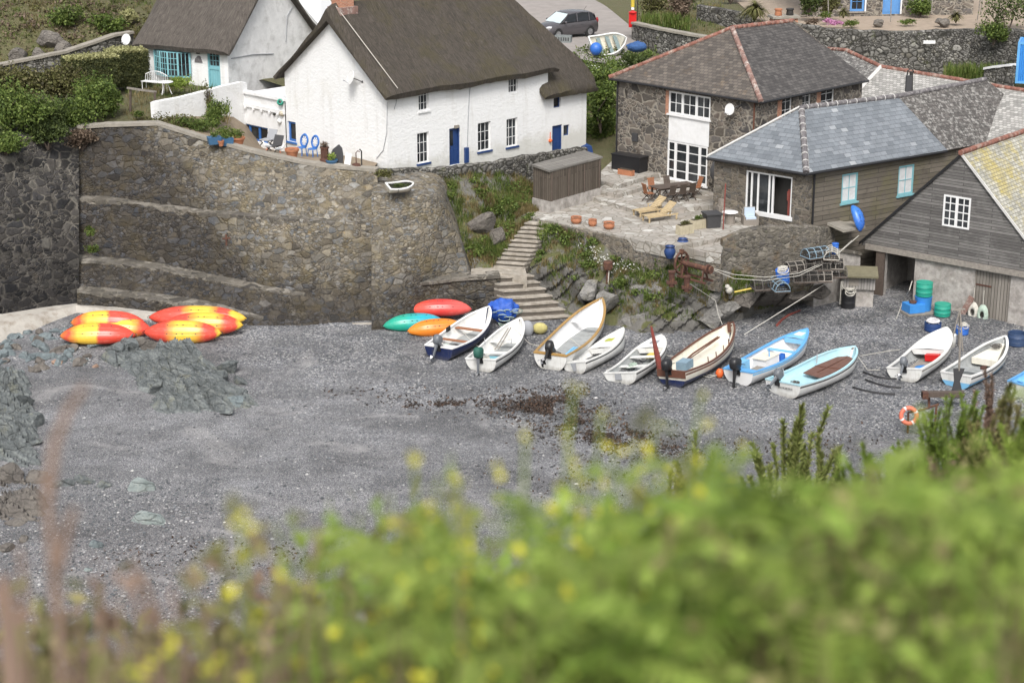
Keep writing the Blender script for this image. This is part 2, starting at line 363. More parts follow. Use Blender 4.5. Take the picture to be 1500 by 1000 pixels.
M['doorblue'] = plain('sky_blue_door_paint', (.10,.26,.55), .5, .15, 4)
M['teal_paint'] = plain('duck_egg_teal_paint', (.20,.43,.48), .5, .12, 4)
M['teal_dull'] = plain('weathered_teal_paint', (.17,.40,.47), .55, .2, 5)
M['navy'] = hullpaint('navy_hull_paint', (.014,.024,.085), .3, (.10,.10,.11))
M['skyblue'] = plain('sky_blue_hull_paint', (.20,.47,.72), .4, .15, 3)
M['paleblue'] = plain('pale_blue_interior_paint', (.40,.63,.70), .5, .15, 3, dirt=((.5,.5,.45), 2.5, .35))
M['azure'] = plain('azure_hull_paint', (.12,.36,.68), .4, .15, 3)
M['black_plastic'] = plain('black_plastic', (.018,.018,.02), .4, .2, 5)
M['grey_plastic'] = plain('grey_motor_plastic', (.13,.14,.155), .4, .15, 5)
M['darkgrey'] = plain('charcoal_plastic', (.05,.05,.053), .6, .2, 5)
M['rubber'] = plain('tyre_rubber', (.02,.02,.02), .85, .2, 5)
M['glass'] = None
def glass():
    t = NT('window_glass_dark'); c = t.ramp(t.noise(t.pos(), .9, 3), [(.35, (.012,.014,.016)), (.7, (.05,.055,.06))]); return t.out(c, .06, spec=.6)
M['glass'] = glass()
M['curtain'] = plain('net_curtain_white', (.6,.61,.62), .9, .25, 5)
M['rust'] = plain('rusty_iron', (.085,.038,.027), .9, .55, 6, dirt=((.20,.095,.05), 4, .7), bump=.01)
M['iron'] = plain('dark_iron', (.03,.028,.026), .6, .3, 6)
M['terracotta'] = plain('terracotta_clay', (.40,.165,.085), .85, .3, 5)
M['soil'] = plain('dark_soil', (.06,.045,.03), .95, .4, 6, bump=.02)
M['bluepot'] = plain('blue_glazed_pot', (.05,.13,.24), .45, .25, 4)
M['blue_plastic'] = plain('blue_plastic_tub', (.03,.135,.50), .45, .15, 4)
M['brightblue'] = plain('bright_blue_plastic_crate', (.045,.24,.62), .45, .15, 4)
M['green_plastic'] = plain('sea_green_plastic_barrel', (.02,.30,.215), .5, .18, 4)
M['tarp'] = plain('blue_tarpaulin', (.025,.10,.46), .5, .45, 5, bump=.05)
M['rope_pale'] = plain('pale_rope', (.50,.48,.43), .9, .3, 12)
M['rope_green'] = plain('faded_green_rope', (.38,.47,.40), .9, .3, 12)
M['rope_dark'] = plain('dark_rope', (.11,.10,.09), .9, .3, 12)
M['hose'] = plain('black_rubber_hose', (.012,.012,.014), .6, .2, 5)
M['red_paint'] = plain('signal_red_paint', (.52,.012,.012), .35, .1, 4)
M['yellow_paint'] = plain('yellow_plastic', (.55,.42,.05), .5, .15, 4)
M['orange'] = plain('orange_buoy_plastic', (.75,.14,.035), .5, .12, 4)
M['car_paint'] = plain('grey_metallic_car_paint', (.125,.118,.125), .25, .05, 3, .5)
M['carglass'] = plain('car_side_glass', (.012,.014,.016), .05, .05, 3)
M['screen_glass'] = plain('pale_windscreen_glass', (.50,.58,.60), .08, .12, 1.4)  # glossy pale colour for the car windscreen
M['chrome'] = plain('bright_lamp_glass', (.68,.68,.68), .15, .1, 5, .3)
M['alloy'] = plain('alloy_wheel_metal', (.34,.34,.35), .3, .1, 5, .6)
M['redlamp'] = plain('red_lamp_lens', (.25,.01,.012), .2, .1, 5)
M['brick'] = slate('orange_red_brick', [(0,(.34,.12,.065)),(1,(.46,.20,.11))], .22, .075, None, .01, (.4,.36,.3), .008)
M['wicker'] = plain('grey_wicker', (.26,.23,.20), .85, .5, 30, bump=.02)
M['cushion'] = plain('pale_blue_cushion', (.47,.56,.66), .9, .12, 6)
M['planter'] = plain('cream_stone_trough', (.45,.40,.29), .9, .35, 4, dirt=((.25,.24,.13), 3, .5))
M['lead'] = plain('lead_flashing', (.34,.35,.37), .6, .2, 4)
M['gutter'] = plain('black_gutter_plastic', (.02,.02,.022), .45, .15, 4)
M['dish'] = plain('white_dish_metal', (.70,.70,.69), .5, .08, 4)
M['feather'] = plain('white_feathers', (.78,.78,.76), .9, .06, 5)
M['feather_grey'] = plain('grey_feathers', (.30,.31,.33), .9, .1, 5)
M['tarmac'] = plain('pale_worn_tarmac', (.27,.245,.228), .95, .25, 1.2, dirt=((.20,.18,.165), .7, .5))
M['container'] = None
def ramped(name, stops, rough=.35):
    t = NT(name); x = t.xyz(t.obj())[0]
    j = t.math('MULTIPLY', t.math('SUBTRACT', t.noise(t.obj(), 3, 3), .5), .5)
    c = t.ramp(t.math('ADD', t.math('DIVIDE', t.math('ADD', t.math('ADD', x, j), 1.85), 3.7), 0.0), stops)
    c = t.mix(.3, c, t.ramp(t.noise(t.obj(), 5, 5, .7), [(.3, .55), (.7, 1.15)]), 'MULTIPLY')
    c = t.mix(t.math('MULTIPLY', t.ramp(t.noise(t.scale(t.obj(), (.5,6,6)), 3, 6, .75), [(.56, 0.0), (.72, 1.0)]), .35), c, (.75,.62,.5))
    return t.out(c, rough)
RED = (.60,.065,.04); YEL = (.74,.47,.05); ORA = (.68,.20,.04)
M['kayak_a'] = ramped('red_yellow_kayak_plastic', [(.0, ORA),(.12, RED),(.26, YEL),(.49, YEL),(.55, RED),(1, RED)])
M['kayak_b'] = ramped('red_gold_red_kayak_plastic', [(.0, RED),(.28, RED),(.45, YEL),(.66, YEL),(.82, RED),(.93, RED),(.98, YEL)])
M['kayak_pink'] = ramped('coral_kayak_plastic', [(.0, (.72,.10,.06)),(.5, (.66,.05,.045)),(1, (.70,.14,.12))])
M['kayak_teal'] = ramped('teal_kayak_plastic', [(.0, (.015,.30,.19)),(.35, (.015,.36,.26)),(.6, (.02,.36,.46)),(1, (.02,.36,.50))])
M['kayak_orange'] = ramped('orange_kayak_plastic', [(.0, (.74,.24,.02)),(.5, (.72,.20,.02)),(1, (.74,.30,.05))])
M['kayak_blue'] = ramped('blue_white_kayak_plastic', [(.0, (.6,.66,.7)),(.12, (.5,.6,.7)),(.24, (.03,.12,.48)),(1, (.04,.22,.62))])
def beachmat():
    t = NT('beach_shingle'); p = t.obj()
    big = t.noise(p, .09, 4, .55); mid = t.noise(p, .5, 5, .65)
    def layer(sc):
        c = t.sep(t.vor(p, sc, out='Color')); e = t.vor(p, sc, 'DISTANCE_TO_EDGE')
        col = t.ramp(c[0], [(0,(.07,.073,.082)),(.25,(.135,.142,.158)),(.5,(.205,.213,.228)),(.72,(.27,.275,.287)),(.86,(.36,.36,.358)),(.97,(.50,.495,.48)),(1,(.56,.55,.54))])
        col = t.mix(.9, col, t.ramp(e, [(0, .25), (.14, 1.0)]), 'MULTIPLY'); return col, e
    a, ea = layer(13); b, eb = layer(30)
    x = t.xyz(p)
    # coarser pale stones up the beach on the right, finer grit lower down
    f = t.math('ADD', t.math('MULTIPLY', x[0], .012), t.math('MULTIPLY', t.math('SUBTRACT', x[1], 78), .035))
    f = t.math('ADD', f, t.math('MULTIPLY', t.math('SUBTRACT', mid, .5), 1.3))
    f = t.ramp(t.math('ADD', f, .5), [(.25, 0.0), (.75, 1.0)])
    col = t.mix(f, t.mix(.12, b, (.2,.19,.19)), a)
    brown = t.ramp(t.math('ADD', t.math('MULTIPLY', t.math('SUBTRACT', 71, x[1]), .045), t.math('SUBTRACT', big, .35)), [(.15, 0.0), (.8, 1.0)])
    col = t.mix(t.math('MULTIPLY', brown, .7), col, t.mix(.62, col, (.11,.085,.076)))
    col = t.mix(.8, col, t.ramp(mid, [(.3, .62), (.7, 1.3)]), 'MULTIPLY')
    tide = t.noise(t.scale(t.warp(p, .08, 6), (.045, .30, 1)), 1, 5, .6)
    col = t.mix(.9, col, t.ramp(tide, [(.34, .62), (.5, 1.0), (.66, 1.32)]), 'MULTIPLY')
    col = t.mix(t.ramp(t.noise(p, .22, 5, .6, 1.5), [(.56, 0.0), (.72, .5)]), col, (.44,.43,.42))
    col = t.mix(1.0, col, (1.04,1.03,1.03), 'MULTIPLY')
    t.bump(t.math('ADD', t.math('MULTIPLY', ea, f), t.math('MULTIPLY', eb, .5)), 1.0, .09)
    return t.out(col, .8)
M['beach'] = beachmat()
t = NT('loose_pebbles'); M['pebble'] = t.out(t.mix(.5, t.ramp(t.island(), [(0,(.05,.055,.06)),(.4,(.12,.13,.14)),(.7,(.2,.2,.21)),(.9,(.32,.32,.32)),(1,(.50,.49,.48))]), t.ramp(t.noise(t.obj(), 20, 4), [(.3, .6), (.7, 1.2)]), 'MULTIPLY'), .8)
def rockmat(name, a, b, c, band=(1.2,.5,3), lich=None, rot=0):
    t = NT(name); p = t.pos(); v = t.scale(t.warp(p, 1, .35), band); 
    if rot: v.node.vector_type = 'TEXTURE'; v.node.inputs['Rotation'].default_value = (0, 0, R(rot)); v.node.inputs['Scale'].default_value = tuple(1/q for q in band)
    n1 = t.noise(v, 1.6, 8, .72); n2 = t.noise(p, 9, 6, .7)
    col = t.ramp(t.math('ADD', t.math('MULTIPLY', n1, .7), t.math('MULTIPLY', n2, .35)), [(.3, a), (.52, b), (.75, c)])
    if lich: col = t.mix(t.math('MULTIPLY', t.ramp(t.noise(p, lich[0], 6, .7), [(lich[1], 0.0), (lich[2], 1.0)]), lich[4]), col, lich[3])
    crack = t.vor(t.scale(t.warp(p, 2, .4), (1.2, 1.2, 2.2)), .9, 'DISTANCE_TO_EDGE')
    col = t.mix(.35, col, t.ramp(t.math('ADD', crack, t.math('MULTIPLY', t.math('SUBTRACT', n2, .5), .1)), [(0, .2), (.07, 1.0)]), 'MULTIPLY')
    t.bump(t.math('ADD', t.math('ADD', n1, t.math('MULTIPLY', n2, .5)), t.ramp(crack, [(0, 0.0), (.06, .25)])), 1.0, .16)
    return t.out(col, .85)
M['rock_green'] = rockmat('green_grey_slaty_rock', (.03,.035,.038), (.135,.15,.152), (.33,.35,.335), (.35,2.4,2.4), (1.2,.56,.7,(.27,.27,.19),.5), -40)
M['rock_blue'] = rockmat('blue_grey_boulder', (.075,.095,.105), (.17,.205,.215), (.30,.335,.33))
M['rock_pale'] = rockmat('pale_mint_boulder', (.14,.175,.175), (.30,.345,.335), (.46,.485,.46))
M['rock_brown'] = rockmat('brown_grey_boulder', (.075,.065,.058), (.15,.135,.12), (.25,.225,.19))
M['rock_bank'] = rockmat('grey_cliff_rock', (.085,.082,.076), (.215,.208,.195), (.37,.355,.33), (1,.6,2.2), (1.2,.54,.66,(.11,.10,.04),.6))
M['bank'] = None
def bankmat(name, soil, green, rock, lo=.46, hi=.56):
    t = NT(name); p = t.pos(); nr = t.n('ShaderNodeNewGeometry').outputs['Normal']
    z = t.xyz(nr)[2]
    k = t.math('ADD', t.math('MULTIPLY', t.noise(p, .8, 5, .65), 1.0), t.math('MULTIPLY', t.math('SUBTRACT', z, .7), .35))
    g = t.mix(t.noise(p, 3, 5), soil, green)
    r = t.mix(t.noise(p, 2.2, 7, .7), rock, tuple(x*.35 for x in rock))
    c = t.mix(t.ramp(k, [(lo, 0.0), (hi, 1.0)]), r, g)
    t.bump(t.noise(p, 5, 7, .7), 1.0, .15)
    return t.out(c, .95)
M['bank'] = bankmat('grassy_rock_bank', (.12,.095,.05), (.07,.10,.025), (.23,.22,.20))
M['hill'] = bankmat('scrubby_hillside', (.13,.095,.06), (.075,.10,.03), (.20,.185,.165), .36, .46)
M['earth'] = plain('trodden_earth', (.22,.175,.125), .95, .4, 2, bump=.03)
M['garden_earth'] = plain('dry_garden_earth', (.33,.265,.205), .95, .3, 2, bump=.03)
M['cliff'] = bankmat('overgrown_cliff_soil', (.10,.075,.045), (.06,.085,.025), (.10,.095,.085), .3, .4)
M['paving'] = None
def paving():
    t = NT('crazy_paving'); p = t.warp(t.obj(), 1.2, .25)
    c = t.sep(t.vor(p, 1.9, out='Color')); e = t.vor(p, 1.9, 'DISTANCE_TO_EDGE')
    col = t.ramp(c[0], [(0,(.30,.28,.25)),(.4,(.37,.35,.315)),(.6,(.33,.30,.265)),(.85,(.44,.425,.39)),(1,(.56,.545,.51))])
    col = t.mix(.6, col, t.ramp(t.noise(t.obj(), 4, 8, .75), [(.3, .45), (.7, 1.2)]), 'MULTIPLY')
    col = t.mix(t.ramp(t.math('ADD', e, t.math('MULTIPLY', t.noise(t.obj(), 6, 4), .08)), [(.05, .8), (.10, 0.0)]), col, (.15,.13,.10))
    col = t.mix(t.math('MULTIPLY', t.ramp(t.noise(t.obj(), .5, 5), [(.5, 0.0), (.68, 1.0)]), .5), col, (.19,.155,.115))
    t.bump(t.ramp(e, [(0, 0.0), (.06, 1.0)]), .6, .02)
    return t.out(col, .9)
M['paving'] = paving()
M['step'] = plain('worn_stone_step', (.37,.335,.285), .92, .6, 3, dirt=((.17,.14,.10), 1.6, .6), bump=.03)
M['riser'] = plain('dark_step_riser', (.125,.108,.09), .95, .5, 4, bump=.04)  # risers coloured darker than the tread slabs
G = {}
G['bush'] = leafmat('bush_leaves', [(0,(.05,.08,.018)),(.5,(.105,.155,.035)),(1,(.19,.24,.06))], .6)
G['bushdark'] = leafmat('dark_bush_leaves', [(0,(.04,.06,.02)),(.6,(.08,.11,.033)),(1,(.13,.165,.05))], .6)
G['olive'] = leafmat('olive_scrub_leaves', [(0,(.06,.055,.028)),(.4,(.11,.105,.04)),(.8,(.15,.16,.055)),(1,(.22,.19,.10))], .6)
G['brownscrub'] = leafmat('brown_scrub_twigs', [(0,(.10,.07,.05)),(.5,(.17,.125,.09)),(1,(.26,.20,.15))], .5)
G['hedge'] = leafmat('clipped_hedge_leaves', [(0,(.035,.045,.018)),(.6,(.075,.085,.03)),(1,(.13,.13,.05))], .4)
G['hedgetop'] = leafmat('pale_hedge_top', [(0,(.24,.24,.10)),(1,(.40,.39,.20))], .3)  # top leaves coloured paler than the hedge sides
G['grass'] = leafmat('rough_grass_blades', [(0,(.055,.085,.018)),(.5,(.10,.15,.03)),(.85,(.16,.20,.05)),(1,(.26,.23,.11))], .55)
G['drygrass'] = leafmat('dry_bank_grass', [(0,(.12,.10,.04)),(.6,(.20,.16,.07)),(1,(.28,.22,.11))], .5)
G['white'] = leafmat('white_flower_petals', [(0,(.6,.6,.56)),(1,(.8,.8,.76))], .1)
G['pink'] = leafmat('pink_flower_petals', [(0,(.50,.20,.38)),(1,(.62,.33,.52))], .1)
G['fern'] = leafmat('foreground_fern_leaves', [(0,(.12,.19,.025)),(.5,(.19,.285,.05)),(1,(.30,.395,.085))], .85, 8, .35)
G['fernlime'] = leafmat('lime_fern_leaves', [(0,(.20,.285,.05)),(1,(.34,.425,.10))], .75, 8, .35)
G['foreolive'] = leafmat('foreground_olive_leaves', [(0,(.13,.135,.05)),(.6,(.26,.26,.09)),(1,(.37,.31,.16))], .85, 8, .35)
G['yellow'] = leafmat('yellow_mustard_petals', [(0,(.62,.56,.04)),(1,(.78,.74,.10))], .1, 3, .3)
G['stalk'] = leafmat('dry_brown_stalks', [(0,(.13,.082,.06)),(1,(.26,.18,.135))], .2, 3, .1)
G['seaweed'] = leafmat('dark_seaweed_wrack', [(0,(.026,.02,.017)),(.6,(.055,.041,.033)),(1,(.115,.07,.048))], .4, 3, .05)
G['tam'] = leafmat('tamarisk_sprays', [(0,(.13,.16,.045)),(.6,(.22,.26,.075)),(1,(.35,.36,.14))], .3, 3, .2)
def rustleaf(mb, c, s, rng, up=.4, asp=.55):
    d = Vector((rng.gauss(0,1), rng.gauss(0,1), rng.gauss(0,1)+up))
    if d.length < .01: d = Vector((0,0,1))
    d.normalize(); a = d.orthogonal().normalized()
    a = (Matrix.Rotation(rng.random()*6.28, 3, d) @ a); b = d.cross(a)
    s *= .6+.8*rng.random(); c = Vector(c)
    mb.add([c-a*s, c-b*s*asp, c+a*s, c+b*s*asp], [(0,1,2,3)])
def leafcloud(mb, c, r, n, size, rng, lump=1.0, gap=.42, up=.4, flat=False):
    """leaf faces spread through a lumpy, gappy volume; r = half sizes"""
    k = 0; tries = 0; sd = rng.random()*100
    while k < n and tries < n*8:
        tries += 1
        d = Vector((rng.gauss(0,1), rng.gauss(0,1), rng.gauss(0,1))).normalized()
        lim = .78+.5*mnoise.noise(d*1.7*lump+Vector((sd, sd*.3, 0)))
        q = rng.random()**.45*lim
        p = Vector((d.x*r[0], d.y*r[1], d.z*r[2]))*q
        if p.z < -r[2]*.75: continue
        if mnoise.noise((p*(1.6/max(.3, min(r))))+Vector((0, sd, sd))) < gap-.62: continue
        rustleaf(mb, Vector(c)+p, size, rng, up); k += 1
def blades(mb, p, h, w, rng, n=5, lean=.5):
    for _ in range(n):
        a = rng.random()*6.28; l = h*(.6+.7*rng.random()); q = Vector(p)+Vector((rng.gauss(0,.06), rng.gauss(0,.06), 0))
        t_ = q+Vector((math.cos(a)*lean*l*rng.random(), math.sin(a)*lean*l*rng.random(), l))
        s = Vector((-math.sin(a), math.cos(a), 0))*w
        mb.add([q-s, q+s, t_], [(0,1,2)])
def rockmesh(mb, c, size, seed, rz=0, tilt=0, planes=9, rough=.12, sub=3, cut=.62):
    rng = random.Random(seed); bm = bmesh.new(); bmesh.ops.create_icosphere(bm, subdivisions=sub, radius=1)
    pl = []
    for _ in range(planes):
        d = Vector((rng.gauss(0,1), rng.gauss(0,1), rng.gauss(0,.8))).normalized(); pl.append((d, cut+.3*rng.random()))
    T = Matrix.Rotation(rz, 4, 'Z') @ Matrix.Rotation(tilt, 4, 'Y')
    vs = []
    for v in bm.verts:
        p = v.co.copy()
        for d, k in pl:
            e = p.dot(d)-k
            if e > 0: p -= d*e
        p += p.normalized()*rough*mnoise.noise(p*2.3+Vector((seed*1.3, seed*.7, 0)))
        p += p.normalized()*rough*.4*mnoise.noise(p*6+Vector((seed, 0, seed)))
        vs.append(Vector(c) + T @ Vector((p.x*size[0], p.y*size[1], p.z*size[2])))
    mb.add(vs, [[x.index for x in f.verts] for f in bm.faces]); bm.free()
M['tarp_green'] = plain('dark_green_motor_cover', (.02,.10,.075), .7, .35, 6, bump=.02)
M['hedgecore'] = plain('hedge_inner_twigs', (.055,.065,.025), .95, .5, 6)
M['shedroof'] = boards('grey_felted_roof_boards', [(.2,(.10,.095,.085)),(.5,(.17,.16,.145)),(.9,(.28,.265,.24))], 4, .22)
M['tarp2'] = plain('blue_netting', (.035,.10,.27), .8, .6, 9, bump=.05)
M['hatch_lime'] = plain('lime_hatch', (.45,.48,.06), .4, .1, 4)
M['bluebox'] = plain('slate_blue_plastic', (.20,.29,.36), .6, .25, 5)
M['brownwood2'] = plain('brown_hatch_boards', (.15,.075,.055), .7, .4, 5)
M['teal_grey'] = plain('green_grey_seat_paint', (.16,.21,.21), .7, .25, 5)
M['groove'] = plain('kayak_groove_shadow_line', (.30,.03,.015), .6, .1, 5)
M['mosslid'] = plain('mossy_lid_boards', (.17,.155,.10), .95, .4, 4, bump=.02)
M['rope_white'] = plain('white_rope', (.70,.69,.70), .9, .2, 12)
M['bluetub'] = plain('slate_blue_tub', (.035,.065,.14), .5, .2, 4)
M['lifering'] = plain('lifebuoy_orange', (.62,.16,.10), .6, .2, 5)
M['dullyellow'] = plain('dull_yellow_sack', (.45,.40,.16), .9, .35, 5)
M['midgrey'] = plain('grey_crate_plastic', (.22,.24,.24), .7, .5, 6)
M['rock_pale2'] = rockmat('pale_olive_slab', (.12,.125,.105), (.27,.275,.235), (.38,.38,.33), (1.5,.4,3))
M['rock_rust'] = rockmat('tan_boulder', (.17,.11,.08), (.33,.22,.16), (.42,.31,.24))
# ================================================================== THE SETTING
WORLD = set()
def wroot(name, loc, label, cat, group=None):
    o = empty(name, loc, 0, label, cat, group); WORLD.add(o.name); return o
def wobj(name, mb, mats, parent=None, **k):      # mesh given in world coordinates under a root that has no rotation
    o = obj(name, mb, mats, parent, **k)
    if parent and parent.name in WORLD:
        for q_ in SIBS.get(o.name, [o]): q_.location = -Vector(parent.location)
    return o
CTRL = [(-24,97.5,8.8),(-30,94,8.4),(-40,95,9),(-20,107,9.2),(-28,112,8.9),(-20,117,9.8),(-30,125,13),(-25,140,15),(-45,130,17),(-14,130,12),
 (-17,106,9.1),(-19,100,8.5),(-16,112,9.3),(-11,110,8),(-6.7,97.4,6.75),(-12,101,6.9),(2,104.5,5.6),(4.4,107,5.0),(-3,101,6.2),(5,110,5.0),(6,114,6.3),(7.5,120,8.0),(3,122,8.5),(2,130,8.75),
 (5,130,8.8),(9,150,9.3),(0,150,9.6),(12,120,7.6),(14,118,7),(9,108,4.5),(14,104,4.4),(20,108,5),(25,112,6),(15,125,8.6),(22,124,7.4),(33,125,7.2),(18,140,10),(40,142,10),
 (30,108,4.5),(4,98.5,3.4),(8,95,3),(10,100,4.0),(14,97,3.9),(18,98,2.5),(25,100,2),(35,100,2),(0,175,11),(-40,175,24),(40,175,14),(20,160,11),(6,103,3.7),(8,105,4.0),(6,106.5,4.2),(-26,101,8.6)]
def terr(x, y):
    a = b = 0
    for cx, cy, cz in CTRL:
        w = 1/((x-cx)**2+(y-cy)**2+.6)**1.6; a += w*cz; b += w
    return a/b
def hgrid(xs, ys, fz, keep=None):
    mb = MB(); nx, ny = len(xs), len(ys)
    for y in ys:
        for x in xs: mb.v.append((x, y, fz(x, y)))
    for j in range(ny-1):
        for i in range(nx-1):
            if keep and not keep(.5*(xs[i]+xs[i+1]), .5*(ys[j]+ys[j+1])): continue
            mb.f.append((j*nx+i, j*nx+i+1, (j+1)*nx+i+1, (j+1)*nx+i)); mb.m.append(0)
    return mb
def frange(a, b, s): return [a+s*i for i in range(int((b-a)/s+1.5))]
def interp(tab, x):
    if x <= tab[0][0]: return tab[0][1]
    for (a, va), (b, vb) in zip(tab, tab[1:]):
        if x <= b: return va+(vb-va)*(x-a)/(b-a)
    return tab[-1][1]
# the far ground: one sheet to the horizon, below everything
def hillhit(px, py, lift=0.0):
    r = ray(px, py); d = 97.0
    while d < 175:
        z = CZ+r.z*d/r.y; x = r.x*d/r.y
        if z < terr(x, d)+lift: break
        d += .4
    return Vector((x, d, z))
obj('ground', MB().poly([(-1500,-1500,-6),(1500,-1500,-6),(1500,1500,-6),(-1500,1500,-6)]), M['hill'], kind='structure')
obj('beach', hgrid(frange(-60, 60, .6), frange(34, 98.5, .5), bz), M['beach'], kind='structure', smooth=180)
YB = [(-60,95.8),(-30,96.6),(-24,100.6),(-19.4,100.2),(-18.6,107),(-17,111),(-8,111),(-7.2,97.4),(-4,99.6),(-.95,102.4),(1.15,104.8),(4.4,108.2),(4.9,103),(8,97),(11,95),(16,97.5),(20,99),(60,99)]
obj('hillside', hgrid(frange(-70, 70, 1), frange(92, 180, 1), lambda x, y: terr(x, y)+.12*wob(x, y, .5), lambda x, y: y > interp(YB, x)), M['hill'], kind='structure', smooth=180)
# road coming down behind the cottages
mb = MB(); rows = []
for y in frange(123.5, 172, 1.5):
    xr = interp([(119, 7.6),(126, 8.7),(134, 9.4),(145, 7.2),(160, 4),(172, 2)], y); xl = interp([(119, 1),(126,-1),(150,-14),(172,-26)], y)
    rows.append([(xl+(xr-xl)*k/8, y, terr(xl+(xr-xl)*k/8, y)+.19) for k in range(9)])
obj('road', mb.loft(rows), M['tarmac'], kind='structure', smooth=180)
# ------------------------------------------------------------------ sea wall
def lerp(a, b, t): return a+(b-a)*t
SW = [(113,451,428,382,291,186,98.9),(160,457,432,386,293,183,98.8),(230,463,440,394,303,181,98.5),(300,470,451,409,312,203,97.6),
      (380,480,466,425,318,224,96.7),(450,481,474,432,322,239,96.0),(492,479,476,434,325,244,95.7),(552,477,477,436,327,249,95.4)]
def swcol(px):
    v = [interp([(r[0], r[k]) for r in SW], px) for k in range(1, 7)]
    b = beach(px, v[0]); Db = b.y; w1 = max(0, min(1, (400-px)/90)); w2 = max(0, min(1, (450-px)/80)); w3 = max(0, min(1, (510-px)/60))
    l1, l2, l3 = 1.05*w1, 1.05*w2, .5*w3; Rr = v[5]-Db-l1-l2-l3; n = .09*wob(px*.05, 0, 1)
    D = Db; out = [b-Vector((0,0,.4))]
    for py, f, l in ((v[1], .10, l1), (v[2], .34, l2), (v[3], .62, l3)):
        D2 = Db+f*Rr+sum(q for q, g in ((l1,.10),(l2,.34),(l3,.62)) if g < f)+n
        p = at(px, py, D=D2); out.append(p); out.append(Vector((p.x*(D2+l+.01)/D2, D2+l+.01, p.z)))
    out.append(at(px, v[4], D=v[5]+n))
    q = out[-1]; out.append(q+Vector((0, .55, .02))); out.append(q+Vector((0, .6, -3)))
    return out
PX = frange(113, 552, 6.2)
cols = [swcol(p) for p in PX]
sea = wroot('sea_wall', cols[30][0]+Vector((0,0,.4)), 'long curved sea wall of brown rubble stone with stepped ledges below the white cottage', 'sea wall')
rows = []
for i in range(len(cols[0])-1):          # more rows so the face can undulate
    n = 5 if i in (0, 2, 4, 6) else 1
    for k in range(n): rows.append([lerp(c[i], c[i+1], k/n) for c in cols])
rows.append([c[-1] for c in cols])
rows = [[p+Vector((0, -.10*wob(p.x*1.3, p.z*1.6, .8, 5)-.05*wob(p.x, p.z, 2.6, 1), .03*wob(p.x, p.z, 1.5, 8))) for p in r] for r in rows]
wobj('wall', MB().loft(rows), M['seawall'], sea, smooth=60)
for k, hi in ((1, 390), (3, 450), (5, 495)):
    mb = MB(); top = []
    for c, p in zip(cols, PX):
        if p > hi: continue
        a, b = c[k], c[k+1]; j = .05*wob(p*.06, k, 1)
        j2 = .18*wob(p*.16, k+4, 1)+.10*wob(p*.45, k, 1); top.append([a+Vector((0,-.05+j2,-.30)), a+Vector((0,-.06+j2,.02+.6*j2)), b+Vector((0,.1,.07+.3*j2)), b+Vector((0,.1,-.1))])
    wobj('ledge', mb.loft(top, cap=True), M['ledge'], sea, smooth=40)
mb = MB(); top = []
for c, p in zip(cols, PX):
    a = c[7]; j = .04*wob(p*.08, 3, 1)
    top.append([a+Vector((0,-.12,-.10)), a+Vector((0,-.12+j,.07+j)), a+Vector((0,.45,.09+j)), a+Vector((0,.45,-.1))])
wobj('coping', mb.loft(top, cap=True), M['coping'], sea, smooth=40)
# buttress at the right end of the wall
bt = [(at(545,477,D=89.6), at(545,282,D=93.4)), (at(575,474,D=89.9), at(578,283,D=93.2)), (at(606,468,D=90.6), at(610,284,D=93.2)), (at(636,452,D=92.0), at(634,285,D=93.6)), (at(662,425,D=92.6), at(647,289,D=94.5)),
      (at(690,396,D=93.4), at(652,294,D=95.0)), (at(697,392,D=96), at(655,283,D=97.2))]
rows = [[lerp(a, b, k/10)+Vector((0,-.08*wob(a.x*2, k*.7, 1, 2)+(-.35 if i < 6 else 0), 0)) for i, (a, b) in enumerate(bt)] for k in range(-1, 11)]
rows.append([p+Vector((0, .05, .05)) for p in rows[-1]]); rows.append([Vector((p.x, 97.8, p.z+.15)) for p in rows[-1]])
obj('stone_buttress', MB().loft(rows), M['seawall'], smooth=50, label='battered stone buttress ending the sea wall, with the small upturned white dinghy on its top', cat='buttress')
# quay wall at the far left
rows = []
pl = [(-95,205,458,91.5,87.0),(-40,205,466,92.6,88.6),(0,202,470,94.5,89.7),(40,198,464,96.2,90.8),(80,194,458,97.8,91.9),(116,186,452,99.2,92.9)]
for k in range(-1, 11):
    rows.append([lerp(at(x, yb, D=db), at(x, yt, D=dt), k/10)+Vector((.10*wob(x*.05, k, 1.3), -.12*wob(x*.05, k, 1, 7), 0)) for x, yt, yb, dt, db in pl])
rows.append([p+Vector((-.3, 2.2, .05)) for p in rows[-1]])
obj('quay_wall', MB().loft(rows), M['darkwall'], smooth=50, label='blackened tall stone quay wall under the green bushes at far left', cat='wall')
# concrete apron
rows = []
for x, ya, yb, da in ((-95,452,540,87.6),(0,464,508,89.5),(40,458,492,90.6),(80,452,474,91.7),(112,447,462,92.7),(160,454,464,91.6),(235,462,472,91.0)):
    a = at(x, ya, D=da); b = beach(x, yb); rows.append([a+Vector((0,.9,.03)), a, lerp(a, b, .35)+Vector((0,0,.18)), b-Vector((0,0,.3))])
obj('concrete_apron', MB().loft(rows), M['concrete'], smooth=30, label='pale stained concrete apron along the foot of the dark quay wall', cat='apron')
rows = [[beach(516,486)-Vector((0,0,.2)), at(516,473,D=90.3), at(516,471,D=91)], [beach(590,484)-Vector((0,0,.2)), at(590,471,D=90.3), at(590,469,D=91)]]
obj('concrete_footing', MB().loft(rows), M['concrete'], label='short pale concrete footing beside the turquoise kayak', cat='footing')
